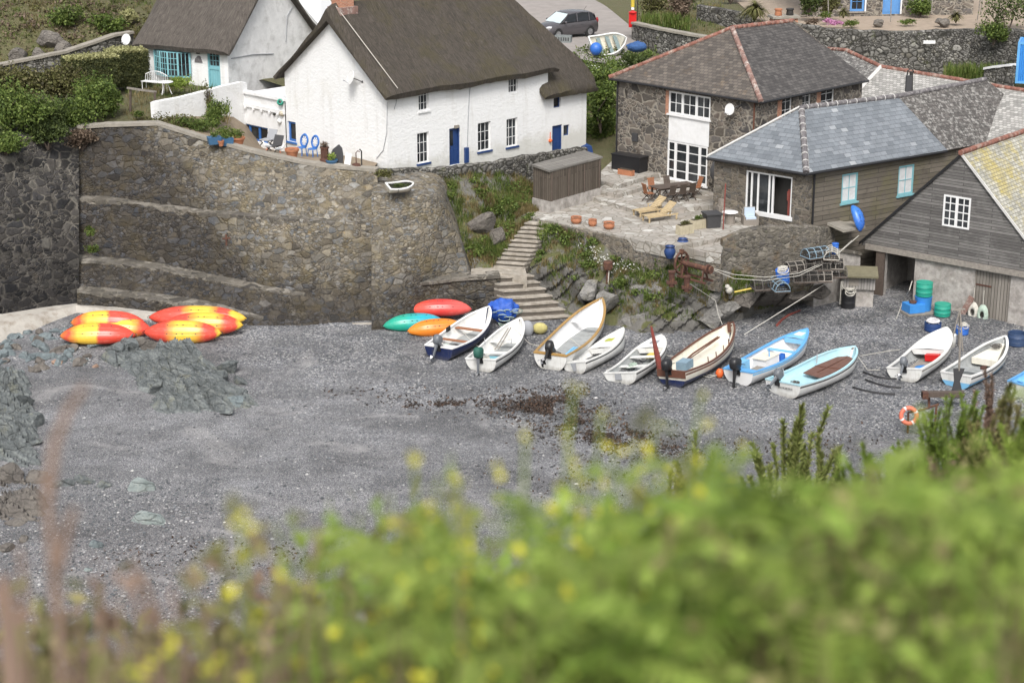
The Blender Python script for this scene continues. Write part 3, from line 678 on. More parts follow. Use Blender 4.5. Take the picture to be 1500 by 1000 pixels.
# ------------------------------------------------------------------ generic vertical wall plane
class Wall:
    def __init__(s, P0, P1):
        s.P0 = Vector((P0[0], P0[1], 0)); d = Vector((P1[0]-P0[0], P1[1]-P0[1], 0)); s.L = d.length; s.d = d.normalized()
        s.n = Vector((-s.d.y, s.d.x, 0));  s.n = s.n if s.n.dot(s.P0) > 0 else -s.n
    def pt(s, a, z, dep=0): return s.P0+s.d*a+s.n*dep+Vector((0,0,z))
    def hit(s, px, py):
        r = ray(px, py); k = s.P0.dot(s.n)/Vector((r.x, r.y, 0)).dot(s.n); p = Vector((r.x*k, r.y*k, CZ+r.z*k))
        return (p-s.P0).dot(s.d), p.z
    def rect(s, x0, y0, x1, y1):     # top-left and bottom-right corner as seen
        a, z1 = s.hit(x0, y0); b, z0 = s.hit(x1, y1)
        return (min(a, b), max(a, b), z0, z1)
    def quad(s, mb, a0, a1, z0, z1, d=0): mb.poly([s.pt(a0,z0,d), s.pt(a1,z0,d), s.pt(a1,z1,d), s.pt(a0,z1,d)])
    def block(s, mb, a0, a1, z0, z1, d0, d1):
        mb.prism([s.pt(a0,z0,d0), s.pt(a1,z0,d0), s.pt(a1,z1,d0), s.pt(a0,z1,d0)], s.n*(d1-d0))
    def panel(s, mb, z0, z1, ops=(), a0=0, a1=None, rev=.22):
        a1 = s.L if a1 is None else a1
        A = sorted({a0, a1, *[o[0] for o in ops], *[o[1] for o in ops]}); Z = sorted({z0, z1, *[o[2] for o in ops], *[o[3] for o in ops]})
        for p, q in zip(A, A[1:]):
            for u, v in zip(Z, Z[1:]):
                ca, cz = (p+q)/2, (u+v)/2
                if not any(o[0] < ca < o[1] and o[2] < cz < o[3] for o in ops) and a0 <= ca <= a1 and z0 <= cz <= z1: s.quad(mb, p, q, u, v)
        for o in ops:
            for (e, f) in (((o[0],o[2]),(o[1],o[2])), ((o[1],o[2]),(o[1],o[3])), ((o[1],o[3]),(o[0],o[3])), ((o[0],o[3]),(o[0],o[2]))):
                mb.poly([s.pt(e[0],e[1]), s.pt(f[0],f[1]), s.pt(f[0],f[1],rev), s.pt(e[0],e[1],rev)])
def window(par, W, r, nc, nr, mat, sill=None, fw=.055, bar=.025, dep=.10, pane='glass', mull=()):
    a0, a1, z0, z1 = r; mb = MB()
    W.block(mb, a0, a0+fw, z0, z1, dep, dep+.07); W.block(mb, a1-fw, a1, z0, z1, dep, dep+.07)
    W.block(mb, a0+fw, a1-fw, z0, z0+fw, dep, dep+.07); W.block(mb, a0+fw, a1-fw, z1-fw, z1, dep, dep+.07)
    for m in mull:
        c = a0+(a1-a0)*m; W.block(mb, c-fw*.8, c+fw*.8, z0+fw, z1-fw, dep-.003, dep+.07)
    for k in range(1, nc):
        c = a0+(a1-a0)*k/nc
        if not any(abs(k/nc-m) < .01 for m in mull): W.block(mb, c-bar/2, c+bar/2, z0+fw, z1-fw, dep+.02, dep+.06)
    for k in range(1, nr):
        c = z0+(z1-z0)*k/nr; W.block(mb, a0+fw, a1-fw, c-bar/2, c+bar/2, dep+.022, dep+.058)
    f = wobj('window', mb, mat, par)
    pb = MB(); W.quad(pb, a0+.01, a1-.01, z0+.01, z1-.01, dep+.045); wobj('pane', pb, M[pane], f)
    if sill:
        sb = MB(); W.block(sb, a0-.08, a1+.08, z0-.10, z0-.002, -.08, dep+.05); wobj('sill', sb, sill, f)
    return f
def fram(o, rot):
    c, s = math.cos(rot), math.sin(rot)
    return lambda x, y, z=0: Vector((o[0]+c*x-s*y, o[1]+s*x+c*y, z))
def ridge(mb, pts, r=.13):
    for a, b in zip(pts, pts[1:]):
        a = Vector(a); b = Vector(b); n = max(2, int((b-a).length/.42)); P = []; Rr = []
        for k in range(n):
            j = Vector((0,0,.022*wob(k*.9, a.x, 1)))
            for f, q in ((.02, 1.0), (.93, .95), (.97, .80)): P.append(lerp(a, b, (k+f)/n)+j); Rr.append(r*q)
        mb.tube(P, Rr, 8)
def gutter(mb, a, b, r=.065): mb.tube([a, b], r, 6)
# ------------------------------------------------------------------ thatch roof
def thatch_roof(F, x0, x1, yc, hw, ez, rz, over, th=.42, hip=0.0, seed=1, nx=26, hipL=0.0):
    """lofted rows across the ridge; hip = run of a hipped right end"""
    rows = []; ez -= over*.75
    for i in range(nx+1):
        t_ = i/nx; x = lerp(x0, x1, t_); e = min(i, nx-i); rd = {0: .62, 1: .22, 2: .06}.get(e, 0)
        top = rz
        if hip and x > x1-hip: top = lerp(rz, ez+.35, ((x-(x1-hip))/hip))
        if hipL and x < x0+hipL: top = lerp(ez+.35, rz, (x-x0)/hipL)
        prof = []; hw2 = hw+over
        f = (top-ez)/(rz-ez); run = hw2*f
        n = 9
        for k in range(n+1):                                          # front slope, bottom to top
            q = k/n; y = -over+run*q if f < 1 else lerp(-over, yc, q)
            z = lerp(ez, top, q)+th*(1-rd)*(.45 if k == 0 else 1)-.26*math.sin(math.pi*q**.7)+(.12 if k == n else 0)
            prof.append((y, z))
        yb = 2*yc+over-(run if f < 1 else hw2)
        for k in range(n+1):
            q = k/n; y = lerp(yb, 2*yc+over, q); z = lerp(top, ez, q)+th*(1-rd)*(.45 if k == n else 1)-.26*math.sin(math.pi*(1-q)**.7)+(.12 if k == 0 else 0)
            prof.append((y, z))
        prof += [(2*yc+over-.12, ez-.05), (2*yc, ez+.32), (yc, max(top-.25, ez+.34)), (.0, ez+.32), (-over+.12, ez-.05)]
        row = []
        for j, (y, z) in enumerate(prof):
            nn = .11*mnoise.noise(Vector((x*.45+seed, y*.6, z*.6)))+.04*mnoise.noise(Vector((x*2.5, y*2.5, z*2.5+seed)))
            row.append(F(x+(.06*mnoise.noise(Vector((y*1.3, z, seed))) if e == 0 else 0), y, z+nn))
        rows.append(row)
    return MB().loft(rows, close=True, cap=True)
# ================================================================== white thatched cottage
C = at(569, 247, D=97.1); BZ = C.z; Fc = fram((C.x, C.y), R(45))
cot = wroot('thatched_cottage', C, 'large whitewashed cottage with steep dark thatch, blue door and gable facing the cove', 'cottage')
Wf = Wall(Fc(0,0), Fc(15.6,0)); Wg = Wall(Fc(0,0), Fc(0,8.7)); EZ = BZ+4.2; RZ = BZ+7.75
wins = [((611,196,629,237),3,3,'white_paint','blue_paint'), ((700,181,719,219),3,3,'white_paint','blue_paint'), ((742,175,758,213),3,3,'white_paint','blue_paint'),
        ((613,130,628,161),3,3,'white_paint','white_wall'), ((745,107,759,135),3,3,'white_paint',None)]
wr = [Wf.rect(*w[0]) for w in wins]
door1 = Wf.rect(658,189,674,240); door2 = Wf.rect(809,185,823,224); wlow = Wf.rect(811,144,821,157); wlow2 = Wf.rect(825.5,184,834,198)
mb = MB(); Wf.panel(mb, BZ-2.2, EZ+.3, wr+[door1], 0, 12.3); Wf.panel(mb, BZ-2.8, BZ+2.9, [door2, wlow, wlow2], 12.3, 15.6)
gw = Wg.rect(421,177,434,209); Wg.panel(mb, BZ-1.2, EZ, [gw])
mb.poly([Fc(0,0,EZ), Fc(0,8.7,EZ), Fc(0,4.35,RZ)])
mb.poly([Fc(15.6,0,BZ-3), Fc(15.6,8.7,BZ-3), Fc(15.6,8.7,BZ+2.9), Fc(15.6,0,BZ+2.9)]); mb.poly([Fc(12.3,0,BZ), Fc(12.3,8.7,BZ), Fc(12.3,8.7,EZ), Fc(12.3,4.35,RZ), Fc(12.3,0,EZ)])
mb.poly([Fc(0,8.7,BZ-3), Fc(15.6,8.7,BZ-3), Fc(15.6,8.7,EZ), Fc(0,8.7,EZ)])
wobj('wall', mb, M['white_wall'], cot)
wobj('thatched_roof', thatch_roof(Fc, -.45, 12.75, 4.35, 4.35, EZ, RZ, .5, .56, seed=1, nx=34), M['thatch'], cot, smooth=55)
wobj('thatched_roof', thatch_roof(Fc, 11.6, 16.1, 4.35, 4.35, BZ+2.75, RZ-.25, .5, .52, hip=3.2, seed=4, nx=18), M['thatch'], cot, smooth=55)
for w, r in zip(wins, wr): window(cot, Wf, r, w[1], w[2], M[w[3]], M[w[4]] if w[4] else None)
window(cot, Wf, wlow, 1, 1, M['blue_paint'])
window(cot, Wf, wlow2, 1, 1, M['blue_paint'])
g = window(cot, Wg, gw, 1, 1, M['cobalt'], M['cobalt'], fw=.13)
def door(par, W, r, mat, glz=True, handle=True):
    a0, a1, z0, z1 = r; mb = MB(); W.block(mb, a0, a1, z0, z1, .12, .17)
    W.block(mb, a0, a0+.07, z0, z1, .05, .12); W.block(mb, a1-.07, a1, z0, z1, .05, .12); W.block(mb, a0+.07, a1-.07, z1-.07, z1, .05, .12)
    m = (a0+a1)/2; h = z1-z0
    for q in (a0+.14, m+.04):
        W.block(mb, q, q+(a1-a0)/2-.18, z0+.15, z0+h*.42, .10, .12)
    d = wobj('door', mb, mat, par)
    if glz:
        g = MB(); W.quad(g, a0+.14, m-.02, z0+h*.52, z1-.14, .112); wobj('pane', g, M['glass'], d)
    hb = MB(); hb.ball(W.pt(a0+.14, z0+h*.47, .09), .04); wobj('handle', hb, M['iron'], d)
    return d
door(cot, Wf, door1, M['blue_paint']); door(cot, Wf, door2, M['blue_paint'], False)
mb = MB(); a, z = Wf.hit(668, 187); Wf.block(mb, a-.15, a+.15, z-.02, z+.14, -.12, .0); wobj('door_lamp', mb, M['wood_grey'], cot)
mb = MB()      # cables and downpipe on the white wall
p = [Wf.pt(*Wf.hit(*q), -.03) for q in ((689,119),(687,140),(685.5,170),(684.5,200),(684,215))]; mb.tube(p, .022, 5)
p = [Wg.pt(*Wg.hit(*q), -.03) for q in ((568,150),(567,195),(562,220),(552,232))]; mb.tube(p, .02, 5)
p = [Wf.pt(*Wf.hit(*q), -.03) for q in ((581,136),(580,150),(577,160))]; mb.tube(p, .02, 5)
wobj('cable', mb, M['lead'], cot)
mb = MB(); a, z = Wf.hit(682, 238); Wf.block(mb, a-.12, a+.12, z, z+.85, -.16, -.01); wobj('meter_post', mb, M['blue_paint'], cot)
mb = MB(); pts = []
for k in range(9):
    q = k/8; pts.append(Fc(.15+.25*q, lerp(4.2, -.42, q), lerp(RZ+.55, EZ+.18, q)-.05))
mb.tube(pts, .022, 5); wobj('aerial_cable', mb, M['rope_pale'], cot)
ch = MB(); T = Matrix.Translation(Fc(.75,4.35,0)) @ Matrix.Rotation(R(45), 4, 'Z')
ch.box(-.45,.45,-.4,.4,RZ-.4,RZ+2.4,T); chim = wobj('chimney', ch, M['brick'], cot)
cb = MB(); cb.box(-.62,.62,-.55,.55,RZ-.05,RZ+.42,T); wobj('flashing', cb, M['pinkridge'], chim)
cb = MB(); cb.box(-.52,.52,-.47,.47,RZ+2.4,RZ+2.52,T); wobj('chimney_cap', cb, M['brick'], chim)
def sat_dish(name, pos, face, r, label, wallp):
    o = empty(name, pos, 0, label, 'satellite dish'); f = Vector(face).normalized(); T = f.to_track_quat('Z', 'Y').to_matrix().to_4x4()
    d = MB(); d.lathe([(r, .10), (r*.97, .115), (r*.7, .05), (r*.3, .01), (.01, 0), (.01, -.02), (r*.3, -.01), (r*.7, .03), (r, .09)], 20, T); obj('dish', d, M['dish'], o, smooth=40)
    a = MB(); a.tube([(0,0,0), Vector(wallp)-Vector(pos)], .03); a.ball(Vector(wallp)-Vector(pos), .07); obj('bracket', a, M['darkgrey'], o)
    l = MB(); l.tube([T @ Vector((0,-r*.9,.05)), T @ Vector((0,-r*.6,.42))], .015); l.ball(T @ Vector((0,-r*.6,.44)), .045); obj('feed_arm', l, M['lead'], o)
    return o
def wp(W, px, py, d): return W.pt(*W.hit(px, py), d)
sat_dish('satellite_dish', wp(Wg,523,113,-.35), (-.9,-.5,.3), .40, 'white satellite dish on the gable wall of the large white cottage', wp(Wg,531,120,0))
mb = MB(); mb.torus(wp(Wg,412,148,-.1), .19, .05, sq=1.3)
float_ = empty('hanging_floats', wp(Wg,413,150,-.1), 0, 'string of green rope and pale fishing floats hung on the gable wall', 'fishing floats')
k = wp(Wg,413,150,-.1)
b = MB()
for q, rr in ((.25,.13),(.13,.16),(0,.15),(-.15,.12)): b.torus((0,0,q), rr, .035, Matrix.Rotation(R(70),4,'X'))
obj('rope_coil', b, M['green_plastic'], float_, smooth=60)
for q, m_, r in (((415,166),'cream_grp',.16),((412,177),'dish',.15),((404,167),'iron',.09)):
    b = MB(); b.ball(wp(Wg,*q,-.12)-k, r, 12); obj('float', b, M[m_], float_, smooth=60)
# ------------------------------------------------------------------ white flat-roofed lean-to and garden wall
LF = [Fc(-.05,8.72), Fc(-.05,12.6)]; Wl = Wall(*LF); Lz = BZ
lean = wroot('lean_to', Fc(0,10.6,BZ), 'flat-roofed white lean-to with three-light blue window beside the cottage', 'lean-to')
lw = Wl.rect(350,179,393,211); mb = MB(); Wl.panel(mb, BZ-1.3, BZ+2.55, [lw]); zz = BZ+2.55
q = [Fc(-.05,8.72), Fc(-.05,12.6), Fc(4,12.6), Fc(4,8.72)]
mb.poly([v+Vector((0,0,zz)) for v in q]); mb.poly([Fc(-.05,12.6,BZ-1), Fc(4,12.6,BZ-1), Fc(4,12.6,zz), Fc(-.05,12.6,zz)])
wobj('wall', mb, M['white_render'], lean)
mb = MB(); Wl.block(mb, -.02, Wl.L+.1, zz-.75, zz-.55, -.10, .0); Wl.block(mb, -.02, Wl.L+.12, zz, zz+.16, -.12, .25); wobj('parapet', mb, M['white_render'], lean)
for k in range(5):
    mb = MB(); a = .5+k*.75; Wl.block(mb, a, a+.12, zz-.86, zz-.752, -.16, 0); wobj('beam_end', mb, M['white_paint'], lean)
window(lean, Wl, lw, 3, 1, M['cobalt'], None, fw=.10, mull=(.333,.667))
a = Fc(-.05,12.6); b = at(222,180,D=99.6)
rows = []
for k in range(15):
    t_ = k/14; p = Vector((lerp(a.x,b.x,t_), lerp(a.y,b.y,t_)-.25*math.sin(t_*3.1), 0)); zt = interp([(0, zz+.62),(.1, zz+.75),(.3, zz+.72),(.75, zz+.62),(1, 10.0)], t_)+.05*wob(k*.7,1,1); zb = lerp(BZ-.6, 8.2, t_)
    rows.append([p+Vector((0,0,zb)), p+Vector((0,0,zt-.06)), p+Vector((.12,.06,zt)), p+Vector((.25,.12,zt-.06)), p+Vector((.25,.12,zb))])
obj('white_garden_wall', MB().loft(rows, cap=True), M['white_wall'], smooth=35, label='whitewashed garden wall sloping down from the lean-to above the planted bank', cat='garden wall')
# ================================================================== left thatched cottage
C2 = at(336, 138, D=108.5); B2 = C2.z-.3; F2 = fram((C2.x, C2.y), R(60))
lc = wroot('thatched_cottage', C2, 'smaller thatched cottage with turquoise bow window and turquoise half-glazed door', 'cottage')
W2 = Wall(F2(0,0), F2(0,6.2)); W2g = Wall(F2(0,0), F2(8.5,0)); E2 = W2.hit(336,72)[1]
d2 = W2.rect(303,72,324,133); mb = MB(); W2.panel(mb, B2-1, E2+.4, [d2]); mb.poly([F2(0,6.2,B2-1), F2(8.5,6.2,B2-1), F2(8.5,6.2,E2), F2(0,6.2,E2)])
wobj('wall', mb, M['white_wall'], lc)
mb = MB(); W2g.panel(mb, B2-1.5, E2+.02, []); mb.poly([F2(0,0,E2), F2(8.5,0,E2), F2(4.2,0,E2+4.6)]); wobj('gable_wall', mb, M['grey_render'], lc)
Fr = lambda x, y, z: F2(y, x, z)
wobj('thatched_roof', thatch_roof(Fr, -.45, 6.9, 4.25, 4.25, E2+.1, E2+4.5, .55, .5, seed=9, nx=24), M['thatch2'], lc, smooth=55)
# bow window: a shallow curve in front of the wall
r = W2.rect(228,73,281,111); a0, a1, z0, z1 = r
def bow(u): return W2.pt(lerp(a0, a1, u), 0, -.12-.42*math.sin(math.pi*u))
mb = MB(); n = 12
for zlo, zhi, th in ((z0-.12, z0+.08, .06), (z1-.1, z1+.02, .06)):
    o = [bow(i/n) for i in range(n+1)]; i_ = [W2.pt(lerp(a0,a1,i/n),0,.05) for i in range(n+1)]
    mb.loft([[p+Vector((0,0,zlo)) for p in i_], [p+Vector((0,0,zlo)) for p in o], [p+Vector((0,0,zhi)) for p in o], [p+Vector((0,0,zhi)) for p in i_]])
for i in range(n+1):
    p = bow(i/n); w_ = .11 if i % 3 == 0 else .05
    mb.bar(p+Vector((0,0,z0)), p+Vector((0,0,z1)), w_, w_)
for k in range(1, 4):
    z = lerp(z0, z1, k/4); mb.tube([bow(i/n)+Vector((0,0,z)) for i in range(n+1)], .028, 5)
bw = wobj('bow_window', mb, M['teal_paint'], lc)
mb = MB(); mb.loft([[bow(i/n)*.9995+Vector((.0,.03,z0)) for i in range(n+1)], [bow(i/n)*.9995+Vector((0,.03,z1)) for i in range(n+1)]]); wobj('pane', mb, M['glass'], bw)
mb = MB(); W2.block(mb, d2[0], d2[1], d2[2], d2[3], .10, .15)
for e in (0, 1): W2.block(mb, [d2[0], d2[1]-.09][e], [d2[0]+.09, d2[1]][e], d2[2], d2[3], .03, .10)
h = d2[3]-d2[2]; W2.block(mb, d2[0]+.09, d2[1]-.09, d2[2]+h*.5, d2[2]+h*.56, .05, .10)
for k in range(4): W2.block(mb, d2[0]+.12+k*.17, d2[0]+.26+k*.17, d2[2]+.1, d2[2]+h*.48, .08, .10)
dd = wobj('door', mb, M['teal_paint'], lc)
mb = MB(); m_ = d2[0]+.2; g = MB(); W2.quad(g, d2[0]+.14, d2[1]-.14, d2[2]+h*.6, d2[3]-.08, .092); wobj('pane', g, M['glass'], dd)
mb = MB(); 
for k in (1, 2): W2.block(mb, lerp(d2[0]+.14,d2[1]-.14,k/3)-.015, lerp(d2[0]+.14,d2[1]-.14,k/3)+.015, d2[2]+h*.6, d2[3]-.08, .07, .09)
for k in (1, 2): zk = lerp(d2[2]+h*.6, d2[3]-.08, k/3); W2.block(mb, d2[0]+.14, d2[1]-.14, zk-.015, zk+.015, .068, .088)
wobj('glazing_bar', mb, M['teal_paint'], dd)
mb = MB(); a, z = W2.hit(291,88); mb.prism([W2.pt(a-.3,z-.15,-.04), W2.pt(a+.3,z-.15,-.04), W2.pt(a+.25,z+.05,-.04), W2.pt(a,z+.25,-.04), W2.pt(a-.15,z+.22,-.04)], W2.n*.04); wobj('name_plaque', mb, M['greyridge'], lc)
mb = MB(); a, z = W2.hit(291,75); W2.block(mb, a-.09, a+.09, z-.15, z+.2, -.15, -.005); wobj('wall_lantern', mb, M['iron'], lc)
mb = MB(); mb.tube([wp(W2g,q[0],q[1],-.03) for q in ((338,86),(370,80),(400,79))], .03, 5); mb.tube([wp(W2g,q[0],q[1],-.03) for q in ((428,10),(420,24),(418,62))], .03, 5); wobj('cable', mb, M['lead'], lc)
sat_dish('satellite_dish', wp(W2,191,57,-.3), (-.5,-.9,.2), .34, 'white satellite dish at the left eave of the smaller thatched cottage', wp(W2,197,66,.1))
# low grey block with teal rail between the cottages
p = at(375,160,D=106.8); q = MB(); T = Matrix.Translation(p) @ Matrix.Rotation(R(-35),4,'Z'); q.box(-1.1,1.9,0,1.0,-1.6,.55,T)
stb = wroot('garden_store', p, 'low stone store with turquoise edged lid beside the grey gable', 'store'); wobj('wall', q, M['slatestone'], stb)
q = MB(); q.box(-1.2,2.0,-.1,1.1,.55,.72,T); wobj('lid', q, M['teal_dull'], stb)
# white slatted roof behind the two thatched cottages
rb = wroot('outhouse', at(452,14,D=122), 'pale slatted outhouse roof between the two thatched roofs', 'outhouse')
mb = MB(); mb.prism([at(425,-12,D=121), at(470,40,D=118), at(500,30,D=124), at(470,-25,D=127)], (0,0,-.3)); wobj('roof', mb, M['white_paint'], rb)
mb = MB(); mb.prism([at(428,0,D=121)+Vector((0,.4,-.4)), at(470,42,D=118)+Vector((0,.4,-.4)), at(500,34,D=124)+Vector((0,.4,-.4))], (0,0,-3.5)); wobj('wall', mb, M['white_render'], rb)
# ================================================================== stone house
SB = 4.4; Fs = fram((13.55,100.05), R(45)); SE = SB+5.62; SA = SB+8.6
sh = wroot('stone_house', Fs(0,0,SB), 'two-storey rubble stone house with hipped brown slate roof and white french windows', 'house')
Ws = Wall(Fs(0,0), Fs(0,10.5)); Wr = Wall(Fs(0,0), Fs(9.7,0))
fd = Ws.rect(978,205,1035,273); up = Ws.rect(980,133,1040,176); bayp = (min(fd[0], up[0]), max(fd[1], up[1]), fd[3], up[2])
ops = [fd, up, (up[0]+.03, up[1]-.03, fd[3], up[2])]
mb = MB(); Ws.panel(mb, SB-1.2, SE, ops)
rw = [Wr.rect(1146,139,1160,172), Wr.rect(1176,133,1188,159), Wr.rect(1203,129,1222,156)]
Wr.panel(mb, SB-1, SE, rw); mb.poly([Fs(9.7,0,SB), Fs(9.7,10.5,SB), Fs(9.7,10.5,SE), Fs(9.7,5.25,SA), Fs(9.7,0,SE)]); mb.poly([Fs(0,10.5,SB-1), Fs(9.7,10.5,SB-1), Fs(9.7,10.5,SE), Fs(0,10.5,SE)])
wobj('wall', mb, M['housestone'], sh)
o = .32; z0 = SE-.05
A = Fs(4.0,5.25,SA); Bq = Fs(9.85,5.25,SA-.15)
mb = MB(); mb.poly([Fs(-o,10.5+o,z0), Fs(-o,-o,z0), A]); wobj('roof', mb, M['oldslate'], sh)
mb = MB(); mb.poly([Fs(-o,-o,z0), Fs(9.85,-o,z0), Bq, A]); mb.poly([Fs(9.85,10.5+o,z0), Fs(-o,10.5+o,z0), A, Bq]); wobj('roof', mb, M['darkslate'], sh)
mb = MB(); ridge(mb, [A, Bq], .15); ridge(mb, [Fs(-o,10.5+o,z0+.02), A], .13); wobj('ridge_tiles', mb, M['redridge'], sh, smooth=60)
mb = MB(); ridge(mb, [Fs(-o,-o,z0+.02), A], .16); wobj('hip_tiles', mb, M['pinkridge'], sh, smooth=60)
mb = MB(); gutter(mb, Fs(-o,10.5+o,z0-.07), Fs(-o,-o,z0-.07)); gutter(mb, Fs(-o,-o,z0-.07), Fs(9.85,-o,z0-.07)); wobj('gutter', mb, M['gutter'], sh)
mb = MB(); mb.prism([Fs(-o+.08,10.5+o,z0-.02), Fs(-o+.08,-o,z0-.02), Fs(0,-o,z0-.02), Fs(0,10.5,z0-.02)], (0,0,-.12)); wobj('soffit', mb, M['gutter'], sh)
mb = MB(); mb.tube([Ws.pt(.3,SE-.1,-.08), Ws.pt(.3,SB,-.08)], .05); wobj('downpipe', mb, M['brownwood'], sh); mb = MB(); mb.tube([Ws.pt(10.35,SE-.1,-.08), Ws.pt(10.35,SB,-.08)], .05); wobj('downpipe', mb, M['gutter'], sh)
mb = MB(); Ws.block(mb, bayp[0]+.02, bayp[1]-.02, bayp[2], bayp[3], .02, .12); wobj('white_panel', mb, M['white_render'], sh)
window(sh, Ws, up, 6, 2, M['white_paint'], M['white_paint'], fw=.10, bar=.04, dep=.02, mull=(.333,.667))
window(sh, Ws, fd, 1, 4, M['white_paint'], M['white_paint'], fw=.11, bar=.05, dep=.02, mull=(.2,.5,.8))
for r in rw: window(sh, Wr, r, 2, 3, M['white_paint'], M['white_paint'], fw=.07)
for r in (0, 2):
    mb = MB(); Wr.block(mb, rw[r][0]-.4, rw[r][0]-.02, rw[r][2]-.1, min(rw[r][3], SE-.15), -.02, .0); wobj('brick_jamb', mb, M['brick'], sh)
mb = MB(); Ws.block(mb, up[1]+.0, up[1]+.22, up[2]-.1, up[3], -.015, .0); wobj('brick_jamb', mb, M['brick'], sh)
mb = MB(); a, z = Ws.hit(931,201); Ws.block(mb, a-.2, a+.2, z-.24, z+.24, -.10, -.0); wobj('wall_box', mb, M['darkgrey'], sh)
sat_dish('satellite_dish', wp(Ws,1077,159,-.4), (-.75,-.7,.15), .33, 'white satellite dish on the stone house wall right of the upper window', wp(Ws,1086,154,0))
# ================================================================== slate-roofed house
KB = 4.2; K = Vector((15.3,94.4,0)); KL = Vector((10.95,98.0,0)); KR = Vector((23.9,100.4,0)); dr = (KR-K).normalized(); KE = 7.25
hs = wroot('slate_roofed_house', K+Vector((0,0,KB)), 'low stone and timber house with hipped blue-grey slate roof and white sliding door', 'house')
Wa = Wall(K, KL); Wb = Wall(K, KR+dr*9)
sd = Wa.rect(1093,249,1158,324); mb = MB(); Wa.panel(mb, KB-1.5, KE, [sd]); mb.poly([KL+Vector((0,0,KB-1)), KL+Vector((2.5,4.5,KB-1)), KL+Vector((2.5,4.5,KE)), KL+Vector((0,0,KE))])
pw = .55; Wb.panel(mb, KB-3, KE, [], 0, pw); wobj('wall', mb, M['slatestone'], hs)
bw1 = Wb.rect(1234,256,1255,294); bw2 = Wb.rect(1317,244,1337,283); mb = MB(); Wb.panel(mb, KB-3, KE, [bw1, bw2], pw, Wb.L); wobj('boarded_wall', mb, M['board_brown'], hs)
for r in (bw1, bw2): window(hs, Wb, r, 2, 2, M['teal_paint'], M['teal_paint'], fw=.10, bar=.04, dep=.02, pane='curtain')
A1 = Vector((15.5,97.9,9.95)); A2 = A1+dr*7.3+Vector((0,0,-.12)); A3 = A1+dr*14.5+Vector((0,0,.15)); oo = -Wb.n*.3; ol = -Wa.n*.3
e0 = K+oo+ol+Vector((0,0,KE)); e1 = K+dr*10.4+oo+Vector((0,0,KE-.05)); e2 = K+dr*19+oo+Vector((0,0,KE)); el = KL+ol-Wa.n.cross(Vector((0,0,1)))*0+(KL-K).normalized()*.3+Vector((0,0,KE))
bk = Vector((-dr.y, dr.x, 0))*4.2
mb = MB(); mb.poly([el, e0, A1]); mb.poly([e0, e1, A2, A1]); wobj('roof', mb, M['blueslate'], hs)
mb = MB(); mb.poly([A1, A2, A2+bk+Vector((0,0,-2.8)), el+Vector((2.2,3.6,0))]); mb.poly([A2, A3, A3+bk+Vector((0,0,-2.8)), A2+bk+Vector((0,0,-2.8))]); mb.poly([e1, e2, A3, A2]); mb.poly([e2, e2+bk*2.1, A3]); wobj('roof', mb, M['lichenslate'], hs)
mb = MB(); ridge(mb, [e0+Vector((0,0,.02)), A1], .17); ridge(mb, [A1, A2, A3], .15); hp = wobj('hip_tiles', mb, M['greyridge'], hs, smooth=60)
mb = MB()
side = (A1-e0).normalized()
for k in range(9):
    p = lerp(e0, A1, (k+.5)/9); mb.torus(p+Vector((0,0,.01)), .175, .02, side.to_track_quat('Z','Y').to_matrix().to_4x4().copy() if False else None, 10, 5) if False else mb.tube([p-side*.02, p+side*.02], .19, 8)
for k in range(10):
    p = lerp(A1, A2, (k+.5)/10); mb.tube([p-dr*.02, p+dr*.02], .17, 8)
ls = Wb.d*.2
mb.tube([e0+ls*.9+Vector((0,0,.10)), A1+ls*.9+Vector((0,0,-.03))], .035, 5); mb.tube([el+Vector((0,0,.05)), A1+Vector((-.1,0,.05))], .06, 6)
wobj('mortar_joint', mb, M['mortarline'], hp)
mb = MB(); gutter(mb, el+Vector((0,0,-.08)), e0+Vector((0,0,-.08))); gutter(mb, e0+Vector((0,0,-.08)), e1+Vector((0,0,-.08))); mb.prism([el+Vector((0,0,-.03)), e0+Vector((0,0,-.03)), K+Vector((0,0,KE-.03)), KL+Vector((0,0,KE-.03))], (0,0,-.14))
mb.prism([e0+Vector((0,0,-.03)), e1+Vector((0,0,-.03)), K+dr*10.4+Vector((0,0,KE-.03)), K+Vector((0,0,KE-.03))], (0,0,-.1)); wobj('gutter', mb, M['gutter'], hs)
mb = MB(); mb.tube([Wb.pt(.62,KE-.15,-.08), Wb.pt(.62,KB-2,-.08)], .06); wobj('downpipe', mb, M['gutter'], hs)
mb = MB(); a, z = Wa.hit(1118,262)
fw = .1; a0, a1, z0, z1 = sd; W = Wa
for q in (a0, lerp(a0,a1,.40), lerp(a0,a1,.48), lerp(a0,a1,.72), lerp(a0,a1,.86)): W.block(mb, q, q+fw, z0, z1, .05, .14)
W.block(mb, a1-fw, a1, z0, z1, .05, .14); W.block(mb, a0, a1, z1-.1, z1+.001, .047, .143); W.block(mb, a0-.1, a1+.1, z0-.001, z0+.22, -.05, .16)
sl = wobj('sliding_door', mb, M['white_paint'], hs); mb = MB(); W.quad(mb, lerp(a0,a1,.42), a1, z0, z1, .10); wobj('pane', mb, M['glass'], sl)
mb = MB(); W.quad(mb, a0, a1, z0, z1, .6); wobj('room_shade_sheet', mb, M['iron'], sl)  # flat dark sheet stands in for the shade of the room inside
mb = MB(); W.block(mb, a0+.25, a0+.4, z0+.2, z0+1.6, .3, .4); W.block(mb, a0+.2, a0+.45, z0+1.0, z0+1.5, .28, .42); wobj('red_coat', mb, M['redwood'], sl)
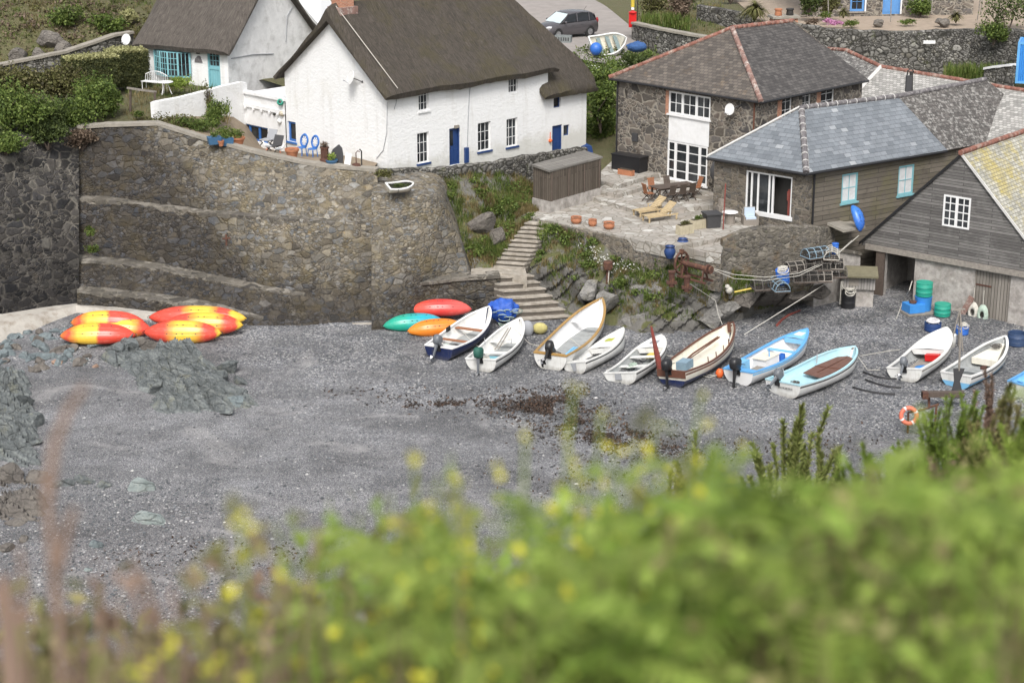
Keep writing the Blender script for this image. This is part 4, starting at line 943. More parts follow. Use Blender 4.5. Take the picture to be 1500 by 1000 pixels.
# ------------------------------------------------------------------ back building with the pale slate roof
r0 = at(1212,72,D=119); r1 = at(1240,74,D=116.5); r2 = at(1291,98,D=113); r3 = at(1500,133,D=105.5); r4 = at(1600,150,D=102)
pbk = wroot('net_loft', at(1290,120,D=112), 'long low building with pale worn slate roof and red clay ridge behind the houses', 'building')
dn = Vector((-3.6,-3.6,-2.7)); 
mb = MB(); mb.poly([r0, r0+dn, r2+dn, r2, r1]); wobj('roof', mb, M['midslate'], pbk)
mb = MB(); mb.poly([r2, r2+dn, r4+dn, r4, r3]); mb.poly([r0+Vector((0,0,-.05)), r1+Vector((0,0,-.05)), r1+Vector((3,3,-2.6)), r0+Vector((3,3,-2.6))]); mb.poly([r2, r4, r4+Vector((3,3,-2.6)), r2+Vector((3,3,-2.6))]); wobj('roof', mb, M['paleslate'], pbk)
mb = MB(); ridge(mb, [r0, r1, r2, r3, r4], .14); wobj('ridge_tiles', mb, M['redridge'], pbk, smooth=60)
mb = MB(); mb.tube([r2+Vector((0,0,.03)), r2+dn+Vector((0,0,.05))], .12, 6); wobj('verge', mb, M['mortarline'], pbk)
mb = MB(); mb.prism([r0+dn*.9, r4+dn*.9, r4-dn*.7+Vector((0,0,-3.9)), r0-dn*.7+Vector((0,0,-3.9))], (0,0,-4)); wobj('wall', mb, M['slatestone'], pbk)
po = wroot('telegraph_pole', at(1334,145,D=103), 'short dark pole with transformer box in front of the pale roof', 'pole')
mb = MB(); mb.tube([at(1334,190,D=103), at(1335,105,D=103)], .10, 8); wobj('post', mb, M['iron'], po)
mb = MB(); p = at(1331,120,D=102.8); mb.box(p.x-.16,p.x+.16,p.y-.15,p.y+.1,p.z-.55,p.z+.35); wobj('box', mb, M['darkgrey'], po)
mb = MB(); p = at(1335,106,D=103); mb.tube([p+Vector((-.25,0,-.35)), p+Vector((-.2,0,.1)), p+Vector((0,0,.2)), p+Vector((.15,0,0))], .04); wobj('hook', mb, M['iron'], po)
# ================================================================== barn
Lb = beach(1290,432); gd = Vector((.772,-.636,0)); Wn = Wall(Lb-gd*.9, Lb+gd*13.6); bzz = Lb.z
sA, zA = Wn.hit(1411,223); sL, zL = Wn.hit(1264,352)
barn = wroot('boathouse', Lb, 'large boathouse with weathered black boarded gable, small white window and yellow lichened slates', 'boathouse')
hb = Wn.hit(1340,372)[1]; sR = 2*sA-sL; mb = MB()
wdw = Wn.rect(1385,284,1421,336)
for (a, b) in ((sL, wdw[0]), (wdw[1], sR)):
    zl = lambda s: lerp(zL, zA, (s-sL)/(sA-sL)) if s < sA else lerp(zA, zL, (s-sA)/(sR-sA))
    ss = [a, b]+([sA] if a < sA < b else []); ss.sort()
    mb.poly([Wn.pt(a, hb, -.12)]+[Wn.pt(b, hb, -.12)]+[Wn.pt(q, max(zl(q), hb), -.12) for q in reversed(ss)])
ss = [wdw[0], wdw[1]]+([sA] if wdw[0] < sA < wdw[1] else []); ss.sort()
mb.poly([Wn.pt(wdw[0], wdw[3], -.12), Wn.pt(wdw[1], wdw[3], -.12)]+[Wn.pt(q, zl(q), -.12) for q in reversed(ss)]); mb.poly([Wn.pt(wdw[0],hb,-.12), Wn.pt(wdw[1],hb,-.12), Wn.pt(wdw[1],wdw[2],-.12), Wn.pt(wdw[0],wdw[2],-.12)])
wobj('boarded_gable', mb, M['board_grey'], barn)
f = window(barn, Wn, wdw, 4, 4, M['white_paint'], M['white_paint'], fw=.09, bar=.05, dep=-.16, mull=(.5,))
op = Wn.rect(1292,372,1337,436); dr_ = Wn.rect(1429,396,1474,489); op = (op[0]+.2, op[1], bzz-.3, hb-.12); dr_ = (dr_[0], dr_[1], dr_[2], hb-.25)
mb = MB(); Wn.panel(mb, bzz-1.2, hb, [op, dr_], 0.55, sR-.4, rev=.3); wobj('lower_wall', mb, M['barn_render'], barn)
mb = MB(); Wn.block(mb, .55, op[0]+.02, bzz-1, hb-.12, -.12, .0); wobj('gate_post', mb, M['wood_dark'], barn)
mb = MB(); Wn.block(mb, sL+.25, sR, hb-.16, hb+.14, -.2, -.123); wobj('beam', mb, M['wood_grey'], barn)
mb = MB(); Wn.block(mb, dr_[0], dr_[1], dr_[2], dr_[3], .08, .14); d_ = wobj('plank_door', mb, M['board_door'], barn)
mb = MB(); 
for zz_ in (.3, .75): q = lerp(dr_[2], dr_[3], zz_); Wn.block(mb, dr_[0]+.05, dr_[0]+.9, q-.04, q+.04, .05, .08)
wobj('hinge', mb, M['rust'], d_)
mb = MB(); Wn.block(mb, 0, sR, bzz-1, zL, 3.5, 3.6); Wn.block(mb, .5, .6, bzz-1, hb, .3, 3.5); Wn.block(mb, op[1]+.3, op[1]+.4, bzz-1, hb, .3, 3.5); Wn.block(mb, 0, sR, hb-.05, hb, .05, 3.5); wobj('inner_wall', mb, M['barn_render'], barn)
bkd = Wn.n*14; ap = Wn.pt(sA, zA, -.25); la = Wn.pt(sL-.1, zL-.06, -.25); ra = Wn.pt(sR+.1, zL-.06, -.25)
mb = MB(); mb.poly([ap, ra, ra+bkd, ap+bkd]); wobj('roof', mb, M['yellowslate'], barn)
mb = MB(); mb.poly([la, ap, ap+bkd, la+bkd]); wobj('roof', mb, M['lichenslate'], barn)
mb = MB(); mb.prism([la+Vector((0,0,-.01)), ap+Vector((0,0,-.01)), ap+Vector((0,0,-.16)), la+Vector((0,0,-.16))], Wn.n*.08); wobj('bargeboard', mb, M['gutter'], barn)
mb = MB(); mb.prism([ap+Vector((0,0,.02)), ra+Vector((0,0,.02)), ra+Vector((0,0,-.14)), ap+Vector((0,0,-.14))], Wn.n*.08); wobj('bargeboard', mb, M['mortarline'], barn)
mb = MB(); ridge(mb, [ap+Vector((0,0,.02))-Wn.n*.05, ap+bkd], .15); wobj('ridge_tiles', mb, M['redridge'], barn, smooth=60)
mb = MB(); mb.poly([Wn.pt(.5,bzz-1,.05), Wn.pt(.5,bzz-1,12), Wn.pt(.5,zL,12), Wn.pt(.5,zL,.05)]); wobj('side_wall', mb, M['slatestone'], barn)
# ================================================================== dry-stone wall in front of the cottage
def wallstrip(name, pts, tops, bots, th, mat, label, cat='garden wall', cope=None, step=.45, rough=.06, smooth=35):
    P = [Vector((p[0], p[1], 0)) for p in pts]; rows = []; L = [0]
    for a, b in zip(P, P[1:]): L.append(L[-1]+(b-a).length)
    n = max(2, int(L[-1]/step)); fx = list(zip(L, [p.x for p in P])); fy = list(zip(L, [p.y for p in P])); ft = list(zip(L, tops)); fb = list(zip(L, bots))
    crow = []
    for i in range(n+1):
        s = L[-1]*i/n; s2 = min(L[-1], s+.1); s1 = max(0, s-.1)
        p = Vector((interp(fx,s), interp(fy,s), 0)); d = Vector((interp(fx,s2)-interp(fx,s1), interp(fy,s2)-interp(fy,s1), 0)).normalized(); nn = Vector((-d.y, d.x, 0))
        nn = nn if nn.dot(p) > 0 else -nn
        zt = interp(ft,s)+rough*wob(s*1.7, L[-1], 1); zb = interp(fb,s); j = rough*.8*wob(s*1.1, 3, 1)
        rows.append([p+Vector((0,0,zb)), p+nn*(.03+j)+Vector((0,0,lerp(zb,zt,.5))), p+nn*(.06+j)+Vector((0,0,zt-.06)), p+nn*.18+Vector((0,0,zt)), p+nn*(th-.12)+Vector((0,0,zt)), p+nn*th+Vector((0,0,zt-.08)), p+nn*th+Vector((0,0,zb))])
        crow.append([p+nn*-.05+Vector((0,0,zt-.07)), p+nn*-.05+Vector((0,0,zt+.08)), p+nn*(th+.05)+Vector((0,0,zt+.08)), p+nn*(th+.05)+Vector((0,0,zt-.07))])
    o = obj(name, MB().loft(rows, cap=True), mat, smooth=smooth, label=label, cat=cat)
    if cope: obj('coping', MB().loft(crow, cap=True), cope, o, smooth=35)
    return o
p1 = at(545,249,D=95.9); p2 = at(640,247,D=98.3); p3 = at(725,238,D=101.0); p4 = at(780,227,D=103.3); p5 = at(862,215,D=107.0)
wallstrip('dry_stone_wall', [p1,p2,p3,p4,p5], [p1.z,p2.z,p3.z,p4.z,p5.z], [5.4,5.2,4.6,3.9,4.2], .5, M['drystone'], 'dry stone garden wall below the front of the large white cottage', rough=.10, step=.3)
# low road wall climbing behind, upper left
q = [at(-60,112,D=112), at(0,96,D=113), at(100,76,D=115.5), at(170,52,D=118), at(196,48,D=119)]
wallstrip('lane_wall', q, [v.z for v in q], [v.z-2.2 for v in q], .5, M['drystone'], 'stone lane wall with smooth cement top climbing across the hillside at upper left', cope=M['coping'], smooth=40, rough=.04)
# wall beside the road
q = [at(925,34,D=131), at(960,42,D=128), at(1040,57,D=124.5), at(1075,66,D=122.5)]
wallstrip('road_wall', q, [v.z for v in q], [v.z-2.4 for v in q], .5, M['drystone'], 'rubble wall dropping from the road behind the stone house', cope=M['coping'], rough=.04)
q = [at(1020,8,D=137), at(1060,14,D=135), at(1100,22,D=133)]
wallstrip('terrace_wall', q, [v.z for v in q], [v.z-3 for v in q], .6, M['drystone'], 'small dry stone terrace wall among shrubs above the stone house roof')
q = [at(1165,34,D=125), at(1230,44,D=125.5), at(1300,46,D=126), at(1400,44,D=126), at(1470,42,D=124.5), at(1530,48,D=122)]
wallstrip('terrace_wall', q, [v.z for v in q], [v.z-4.2 for v in q], .6, M['drystone'], 'tall dry stone retaining wall below the upper garden at top right', rough=.12)
gt = MB(); gz = at(1350,44,D=126).z-.12
gt.prism([(x, y, gz) for x, y in ((19.2,125.9),(25.7,126.5),(30.4,126.5),(33.3,125.0),(36,122.6),(60,122),(60,150),(17,150),(17.5,132))], (0,0,-1.6))
obj('upper_garden', gt, M['garden_earth'], kind='structure')
# upper house with blue doors
U0 = at(1170,24,z=gz); U1 = at(1425,22,z=gz); Wu = Wall(Vector((U0.x, U0.y-.5, 0)), U1); uh = wroot('granite_house', (U0+U1)/2, 'stone house with bright blue door and window in the upper garden', 'house')
dA = Wu.rect(1296,-40,1318,21); dB = Wu.rect(1247,-25,1266,17)
mb = MB(); Wu.panel(mb, gz-.5, gz+5.5, [dA, dB]); e = Wu.pt(Wu.L, 0, 0); mb.poly([Wu.pt(Wu.L,gz-.5), Wu.pt(Wu.L,gz-.5,8), Wu.pt(Wu.L,gz+5.5,8), Wu.pt(Wu.L,gz+5.5)]); wobj('wall', mb, M['housestone'], uh)
mb = MB(); Wu.block(mb, -.3, Wu.L+.3, gz+5.5, gz+5.7, -.3, 8); Wu.block(mb, 0, Wu.L, gz+5.7, gz+8, 3, 4); wobj('roof', mb, M['darkslate'], uh)
d_ = door(uh, Wu, dA, M['doorblue'], False)
window(uh, Wu, dB, 2, 3, M['doorblue'], M['wood_grey'], fw=.16)
for r in (dA, dB):
    mb = MB(); Wu.block(mb, r[1]+.01, r[1]+.12, r[2], r[3], -.02, .0); wobj('white_jamb', mb, M['white_paint'], uh)
# lean-to edge at right of it and container
p = at(1488,122,D=117.5)
ct = empty('shipping_container', p, R(-18), 'bright blue corrugated steel container at the right edge', 'container')
mb = MB(); n = 40; rows = []
for k in range(n*4+1):
    s = k/(n*4)*5; d = [0, .045, .045, 0][k % 4]; rows.append([(s, -d, .12), (s, -d, 2.5)])
mb.loft(rows); rows = []
for k in range(65):
    s = k/64*2.4; d = [0, .045, .045, 0][k % 4]; rows.append([(-d, s, .12), (-d, s, 2.5)])
mb.loft(rows); mb.poly([(5,0,0),(5,2.4,0),(5,2.4,2.6),(5,0,2.6)]); mb.poly([(0,2.4,0),(5,2.4,0),(5,2.4,2.6),(0,2.4,2.6)]); mb.poly([(0,0,2.55),(5,0,2.55),(5,2.4,2.55),(0,2.4,2.55)])
obj('side_panel', mb, M['brightblue'], ct)
mb = MB(); 
for a in ((0,0),(4.9,0),(0,2.3)): mb.box(a[0]-.06,a[0]+.1,a[1]-.06,a[1]+.1,0,2.62)
mb.box(.1,4.9,-.05,.05,2.48,2.62); mb.box(.1,4.9,-.05,.05,0,.14); mb.box(-.05,.05,.1,2.3,2.48,2.62); mb.box(-.05,.05,.1,2.3,0,.14); obj('frame', mb, M['azure'], ct)
q = [at(1440,112,D=119), at(1480,107,D=117)]
wallstrip('low_wall', q, [v.z+.5 for v in q], [v.z-1 for v in q], .4, M['drystone'], 'short low stone wall beside the blue container', cope=M['white_render'])
# chimney block with red pots
p = at(1147,52,D=127); ch = wroot('chimney_stack', p, 'brick chimney stack with two short red pots among the shrubs', 'chimney')
T = Matrix.Translation(p) @ Matrix.Rotation(R(10),4,'Z'); mb = MB(); mb.box(-.85,.85,-.5,.5,-1,1.2,T); wobj('stack', mb, M['brick'], ch); mb = MB(); mb.box(-.98,.98,-.62,.62,1.2,1.36,T); wobj('capping', mb, M['coping'], ch)
for s, m_ in ((-.4,'terracotta'),(.42,'iron')):
    mb = MB(); mb.lathe([(.24,1.36),(.26,1.4),(.22,1.7),(.27,1.72),(.27,1.82),(.18,1.82)], 14, T @ Matrix.Translation((s,0,0))); wobj('chimney_pot', mb, M[m_], ch, smooth=40)
# ================================================================== terrace, staircase, bank
pav = MB()
def slab(pts, z, th): pav.prism([at(x, y, z=z) for x, y in pts], (0,0,-th))
slab([(770,316),(985,362),(1066,346),(1110,330),(1085,295),(940,312),(845,284),(785,296)], 4.15, .6)
slab([(845,282),(940,310.5),(1090,296),(1064,240),(995,246),(885,278)], 4.36, .5)
slab([(868,277),(905,285),(948,272),(1000,266),(1000,240),(960,246)], 4.58, .4)
slab([(868,262),(905,271),(948,258),(990,250),(985,235),(905,228)], 4.82, .5)
slab([(990,359),(1035,370),(1056,373),(1062,352),(1105,325),(1062,335),(1000,350)], 3.95, .5)
obj('patio', pav, M['paving'], kind='structure')
q = [at(768,318,z=4.1), at(850,336,z=4.1), at(920,350,z=4.1), at(987,363,z=4.1)]
wallstrip('patio_wall', q, [4.1]*4, [2.9,2.9,2.8,2.6], .3, M['slatestone'], 'low rubble retaining wall along the seaward edge of the patio', 'retaining wall', rough=.04)
q = [at(990,359,z=3.95), at(1012,364,z=3.95), at(1035,370,z=3.95), at(1056,373,z=3.95)]
wallstrip('patio_wall', q, [3.95,3.95,3.95,4.0], [2.4,2.2,2,2], .35, M['slatestone'], 'stub of rubble wall behind the rusty winch', 'retaining wall')
q = [at(1060,352,D=91.3), at(1090,338,D=91.5), at(1120,333,D=91.8), at(1170,331,D=92.4), at(1202,332,D=93.0), at(1225,334,D=94.4)]
wallstrip('quay_garden_wall', q, [v.z for v in q], [1.4,1.2,1,.8,.6,.5], .55, M['gardenwall'], 'lichen-topped stone wall behind the stacked lobster pots', rough=.07)
q = [at(1196,362,D=92.8), at(1225,366,D=93.6), at(1262,372,D=94.9)]
wallstrip('granite_block_wall', q, [v.z for v in q], [.2,.2,.2], .8, M['barn_render'], 'rough grey block wall under the slab beside the boathouse', cope=M['ledge'])
mb = MB(); mb.prism([at(1212,326,D=94), at(1236,337,D=93.2), at(1268,331,D=94.5), at(1240,322,D=97)], (0,0,-.14)); obj('stone_slab', mb, M['coping'], label='flat grey slab roof piece carrying the blue kayak end', cat='slab')
# staircase
sts = wroot('stone_staircase', beach(800,468), 'worn stone staircase of two flights climbing from the beach to the patio', 'staircase')
def flight(a, b, n, w0, w1, depth, wd):
    a = Vector(a); b = Vector(b)
    for k in range(n):
        t_ = k/(n-1); p = lerp(a, b, t_); w = lerp(w0, w1, t_); rise = (b.z-a.z)/(n-1); mb = MB()
        d = (Vector((b.x,b.y,0))-Vector((a.x,a.y,0))).normalized(); s = Vector(wd).normalized(); rg = random.Random(k*7+n)
        f = [p-s*w/2-d*.05*rg.random(), p-s*w*.1+d*.06*(rg.random()-.5)-d*.04, p+s*w/2+d*.08*(rg.random()-.5)]; g = [x+d*depth for x in reversed(f)]
        top = [x+Vector((0,0,.03*(rg.random()-.5))) for x in f+g]; mb.prism([x-Vector((0,0,rise+.25)) for x in top], (0,0,rise+.17)); o = wobj('step', mb, M['riser'], sts)
        tb = MB(); tb.prism([x-d*.07 if i < 3 else x for i, x in enumerate([y-Vector((0,0,.08)) for y in top])], (0,0,.08)); wobj('tread', tb, M['step'], o)
flight(at(742,391,z=2.25), at(787,327,z=4.05), 11, 1.75, 1.35, .5, (1,-.28,0))
flight(at(800,464,z=.38), at(752,404,z=2.10), 7, 2.6, 2.1, .8, (1,.22,0))
land = MB(); land.prism([at(690,402,z=2.2), at(735,400,z=2.2), at(772,404,z=2.2), at(768,388,z=2.2), at(722,388,z=2.2), at(690,394,z=2.2)], (0,0,-.8)); wobj('landing', land, M['step'], sts)
q = [at(596,418,D=91.2), at(640,413,D=91.6), at(690,408,D=92.0), at(733,405,D=92.2)]
wallstrip('stair_wall', q, [q[0].z,q[1].z,q[2].z,q[3].z], [-.4]*4, .9, M['seawall'], 'stone side wall of the stairs, behind the coral kayak', 'stair wall', cope=M['ledge'], rough=.05)
# grassy slope between the buttress and the stairs
def patch(top, bot, nu, nv, amp, seed, edge=.0, rid=0.0):
    rows = []
    for j in range(nv+1):
        v = j/nv; r = []
        for i in range(nu+1):
            u = i/nu*(len(top)-1); k = min(int(u), len(top)-2); f = u-k
            a = lerp(top[k], top[k+1], f); u2 = i/nu*(len(bot)-1); k2 = min(int(u2), len(bot)-2); b = lerp(bot[k2], bot[k2+1], u2-k2)
            p = lerp(a, b, v); w = math.sin(math.pi*v)**.5 if 0 < v < 1 else edge
            p = p+Vector((0, -1, .8))*amp*w*(mnoise.noise(p*.55+Vector((seed,0,0)))+.5*mnoise.noise(p*1.5+Vector((0,seed,0))))
            if rid and 0 < v < 1:
                q = p.x*.62+p.z*.95+.9*mnoise.noise(p*.35+Vector((seed,seed,0))); q2 = p.x*1.1-p.z*1.6+.7*mnoise.noise(p*.6); k = rid*w*max(0, min(1, (v-.22)*2.2))*max(0, min(1, .35+1.6*mnoise.noise(p*.3+Vector((0,0,5)))+.3*(i/nu)))
                p = p+Vector((.1, -1, .45))*k*((q % 1.0)*.85+(q2 % 1.0)*.35-.3)
            r.append(p)
        rows.append(r)
    return rows
topl = [Vector((-4.3,98.2,6.1)), Vector((-2.0,100.3,5.9)), Vector((.0,102.3,5.4)), Vector((1.3,102.6,4.6)), Vector((1.6,99.5,4.2))]
botl = [Vector((-2.6,94.0,2.0)), Vector((-1.2,93.6,2.1)), Vector((-.9,94.1,2.5)), Vector((0,95.3,3.3)), Vector((.9,96.6,4.0))]
slope_rows = patch(topl, botl, 40, 30, .55, 3)
obj('grassy_slope', MB().loft(slope_rows), M['bank'], kind='structure', smooth=180)
tb = [Vector((1.5,96.0,4.0)), Vector((4.2,94.2,3.7)), Vector((6.2,92.6,3.2)), Vector((8.3,91.0,3.2)), Vector((10.7,91.0,2.9)), Vector((13,92.0,1.9)), Vector((15.5,92.9,1.3)), Vector((17.5,94.4,.7))]
bb = [at(770,405,z=1.9), at(800,440,z=.9), beach(835,468), beach(880,476), beach(930,488), beach(1000,487), beach(1060,474), beach(1120,456), beach(1180,440), beach(1226,432)]
bb = [v-Vector((0,0,.25)) for v in bb]
bank_rows = patch(tb, bb, 190, 70, .6, 8, 0.0, .95)
obj('rocky_bank', MB().loft(bank_rows), M['bank'], kind='structure', smooth=22)
rng = random.Random(5)
def bankpt(rows, u, v):
    j = v*(len(rows)-1); i = u*(len(rows[0])-1); j0 = min(int(j), len(rows)-2); i0 = min(int(i), len(rows[0])-2)
    return lerp(lerp(rows[j0][i0], rows[j0][i0+1], i-i0), lerp(rows[j0+1][i0], rows[j0+1][i0+1], i-i0), j-j0)
# tilted slabs of rock breaking out of the bank
RK = [((960,445),(1.5,.8,1.0)),((990,430),(1.2,.8,.8)),((1030,440),(1.4,.9,1.0)),((1065,425),(1.0,.7,.6)),((1090,440),(1.7,.8,.7)),((1130,432),(1.5,.8,.6)),((1165,432),(1.1,.7,.5)),((1195,425),(.8,.5,.45)),
      ((930,470),(1.3,.8,.8)),((985,468),(1.5,.8,.8)),((1040,462),(1.3,.7,.7)),((890,440),(1.0,.7,.6)),((915,415),(.9,.6,.5)),((700,330),(1.0,.7,.6)),((725,345),(.9,.6,.5)),((860,425),(.8,.6,.5)),((1000,408),(1.1,.8,.4)),((1060,455),(1.0,.7,.6)),((940,425),(1.1,.7,.6))]
for i, ((px, py), s) in enumerate(RK):
    D = 92.2 if px > 800 else 96.3; p = at(px, py, D=interp([(395,93.2),(425,91.6),(470,90.0)], py)-.05 if px > 800 else D)
    mb = MB(); s = (s[0]*1.35, s[1]*1.2, s[2]*1.15); rockmesh(mb, p-Vector((0,.15,.05)), s, i*3+2, R(-35+12*math.sin(i)), R(-32), 12, .05, 3, .36)
    obj('rock_slab', mb, M['rock_brown'] if px < 760 else M['rock_bank'] if px < 1080 else M['rock_brown'], smooth=18, label='tilted grey rock slab jutting from the bank between the stairs and the lobster pots', cat='rock', group='rock slabs in the bank')
gr = MB(); dg = MB(); wf = MB()
for k in range(8500):
    if k % 3: p = bankpt(bank_rows, rng.random(), rng.random()**1.5*.75)
    else: p = bankpt(slope_rows, rng.random(), rng.random())
    f = mnoise.noise(p*.7+Vector((4,4,4)))+.4*mnoise.noise(p*2)
    if f < -.14: continue
    blades(gr if f > .02 else dg, p-Vector((0,0,.05)), .30, .018, rng, 6, .7)
for k in range(2600):
    p = bankpt(slope_rows, rng.random(), rng.random())
    if mnoise.noise(p*.55+Vector((2,0,0))) < -.12: continue
    blades(gr if mnoise.noise(p*.8) > .05 else dg, p-Vector((0,0,.05)), .34, .02, rng, 6, .8)
for k in range(75):                                # daisies by the patio edge
    p = bankpt(bank_rows, .24+.11*rng.gauss(0,.5), .16+.16*rng.random()); 
    for _ in range(3): rustleaf(wf, p+Vector((rng.gauss(0,.15), rng.gauss(0,.1), .25+.2*rng.random())), .05, rng, 2)
obj('grass', gr, G['grass'], kind='stuff', uv=False); obj('dry_grass', dg, G['drygrass'], kind='stuff', uv=False)
obj('daisies', wf, G['white'], kind='stuff', uv=False)
bl = MB()
for k in range(230):
    if k % 3: p = bankpt(slope_rows, rng.random(), .1+.8*rng.random())
    else: p = bankpt(bank_rows, rng.random()*.45, rng.random()*.6)
    if mnoise.noise(p*.6) > (-.02 if k % 3 else -.05): leafcloud(bl, p+Vector((0,-.05,.12)), (.45,.4,.28), 90, .065, rng)
obj('bank_weeds', bl, G['bush'], kind='stuff', uv=False)
def shrub(name, p, r, n, size, mat, label, cat='shrub', group=None, seed=0, blobs=5, stem=True, gap=.42):
    rg = random.Random(seed); mb = MB(); p = Vector(p)
    for k in range(blobs):
        a = 6.28*k/max(1,blobs)+rg.random(); q = .5 if blobs > 1 else 0
        c = (q*r[0]*math.cos(a)*rg.random()*1.2, q*r[1]*math.sin(a)*rg.random()*1.2, r[2]*(.65+.5*(rg.random()-.4)))
        s = .55+.3*rg.random() if blobs > 1 else .95
        leafcloud(mb, c, (r[0]*s, r[1]*s, r[2]*s*.9), n//blobs, size, rg, gap=gap)
    o = empty(name, p, 0, label, cat, group); obj('foliage', mb, G[mat] if isinstance(mat, str) else mat, o, uv=False)
    if stem:
        sm = MB()
        for k in range(4): sm.tube([(0,0,-.2), (rg.gauss(0,.2)*r[0], rg.gauss(0,.2)*r[1], r[2]*.5), (rg.gauss(0,.4)*r[0], rg.gauss(0,.4)*r[1], r[2]*1.0)], [.06,.04,.015], 5)
        obj('stem', sm, M['wood_dark'], o)
    return o
# bushes above the quay wall, far left
for i, (px, py, D, r, mt, lab) in enumerate([
   (20,205,96.5,(2.5,1.6,2.2),'bush','broad green bush at the far left end of the quay wall'),
   (65,200,98.5,(2.2,1.5,1.9),'bushdark','dark green bush in the middle of the row above the quay wall'),
   (115,200,100.0,(2.0,1.5,2.0),'bush','rounded bright bush nearest the low wooden rail'),
   (150,178,102,(1.5,1.3,1.9),'bush','small round bush in front of the clipped hedges'),
   (90,150,104,(2.2,1.4,1.9),'olive','brownish thorn bush below the lane wall'),
   (15,160,103,(2.0,1.4,2.0),'olive','straggly olive bush behind the far left green bush')]):
    shrub('bush', at(px, py, D=D), r, 5200, .085, mt, lab, 'bush', 'bushes above the quay wall', i+3, 7)
shrub('bush', at(70,214,D=96.6), (1.9,.9,.9), 2600, .085, 'bushdark', 'dark green bush drooping over the front of the quay wall', 'bush', None, 46, 5)
shrub('bush', at(8,222,D=94.3), (1.6,.8,.8), 2200, .085, 'bush', 'low green growth on the quay wall top, cut by the left edge', 'bush', None, 47, 5)
shrub('dead_bush', at(45,212,D=97.5), (1.4,.8,.8), 900, .08, 'brownscrub', 'dry brown scrub hanging over the top of the quay wall', 'bush', None, 44, 4)
shrub('dead_bush', at(120,215,D=98.4), (1.3,.7,.8), 1200, .08, 'brownscrub', 'dark dry scrub overhanging the corner of the sea wall', 'bush', None, 45, 4)
def hedge(px, py, D, sx, sy, h, rz, lab):
    p = at(px, py, D=D); o = empty('clipped_hedge', p, R(rz), lab, 'hedge', 'clipped hedges'); rg = random.Random(int(px)); mb = MB(); tp = MB(); core = MB()
    core.box(-sx*.92, sx*.92, -sy*.92, sy*.92, 0, h*.94); obj('twig_core', core, M['hedgecore'], o)
    for k in range(8000):
        f = rg.choice((0,0,1,1,2,3,4)); a, b = rg.uniform(-1,1), rg.uniform(-1,1); j = rg.gauss(0, .05)
        if f == 0: rustleaf(tp, (a*sx, b*sy, h+j+.08*(1-a*a)), .08, rg, 1.5)
        else: q = [(a*sx, -sy+j, (b+1)*.5*h), (a*sx, sy+j, (b+1)*.5*h), (-sx+j, a*sy, (b+1)*.5*h), (sx+j, a*sy, (b+1)*.5*h)][f-1]; rustleaf(mb, q, .06, rg, .3)
    obj('foliage', mb, G['hedge'], o, uv=False); obj('clipped_top', tp, G['hedgetop'], o, uv=False)
hedge(135,122,106.5,1.5,.8,1.5,25,'lower clipped hedge block, left of the taller one'); hedge(187,124,109,1.15,.9,2.0,25,'taller clipped hedge block beside the turquoise windowed cottage')
# low wooden rail and gate area
rl = wroot('wooden_rail', at(188,160,D=103), 'low grey wooden rail between the bushes and the white garden wall', 'rail'); mb = MB()
a = at(186,129,D=103); b = at(229,135,D=104); mb.bar(a, b, .09, .12); wobj('top_rail', mb, M['wood_grey'], rl)
for x in (191, 227): mb = MB(); mb.bar(at(x,130 if x < 200 else 135,D=103.2), at(x,168,D=103.2), .12); wobj('post', mb, M['wood_dark'], rl)
# hillside scrub at top left: one mass plus singled-out shrubs
sc = MB(); sb = MB(); rg = random.Random(77)
for k in range(520):
    px = rg.uniform(-40, 215); py = rg.uniform(-25, 88)
    p = hillhit(px, py)
    if p.y < 113: continue
    leafcloud(sc if rg.random() < .62 else sb, p+Vector((0,0,-.15)), (.8,.6,.5), 70, .11, rg)
obj('hillside_scrub', sc, G['olive'], kind='stuff', uv=False); obj('hillside_bracken', sb, G['brownscrub'], kind='stuff', uv=False)
for i, (px, py, D, r, mt, lab) in enumerate([(95,30,127,(1.6,1,1.1),'bush','green bush on the open hillside at top left'),(160,40,124,(1.8,1,1.0),'bush','green bush just above the end of the lane wall'),(190,28,123,(.9,.7,.9),'hedgetop','pale grassy tuft beside the smaller thatched roof')]):
    shrub('bush', hillhit(px, py+10), r, 1800, .09, mt, lab, 'bush', None, 60+i, 5)
for i, (px, py, s) in enumerate([(75,58,.9),(95,70,.7),(60,78,.6),(30,82,.8),(195,28,.5)]):
    mb = MB(); rockmesh(mb, hillhit(px, py)-Vector((0,.4,0)), (s,s*.7,s*.7), 91+i, .4*i, .3); obj('hillside_rock', mb, M['rock_brown'], smooth=35, label='weathered rock showing through the scrub on the hillside at top left', cat='rock', group='rocks on the hillside')
def floorz(px): return swcol(max(113, min(552, px)))[-2].z-.10
# planted bank in front of white garden wall
for i, (px, py, D, r, mt, lab, n) in enumerate([(252,186,99.6,(1.5,.9,.6),'olive','low brown and green cushion plant at the left of the white wall bank',1500),(288,194,99.4,(1.5,.9,.75),'bush','low green plant in the middle of the white wall bank',1800),
    (315,186,101.0,(.9,.7,1.2),'bush','tall bushy plant against the white garden wall',2400),(305,170,103,(.45,.4,1.6),'olive','thin dark seed heads beside the tall bushy plant',500),(328,203,99.0,(.9,.6,.6),'grass','grassy clump beside the blue tubs',900),
    (262,134,106.5,(1.0,.7,.75),'fernlime','yellow-green round shrub before the turquoise windowed cottage',1500),(343,204,99.6,(.7,.6,.5),'olive','low grey-green plant between the blue tubs and the blue window',600),(202,172,101.5,(.5,.4,.4),'grass','small green weed clump at the garden gate',400)]):
    shrub('garden_plant', at(px, py, D=D)-Vector((0,0,.1)), r, n, .06, mt, lab, 'plant', None, 80+i, 4, stem=i in (2,3))
mb = MB(); rows = []
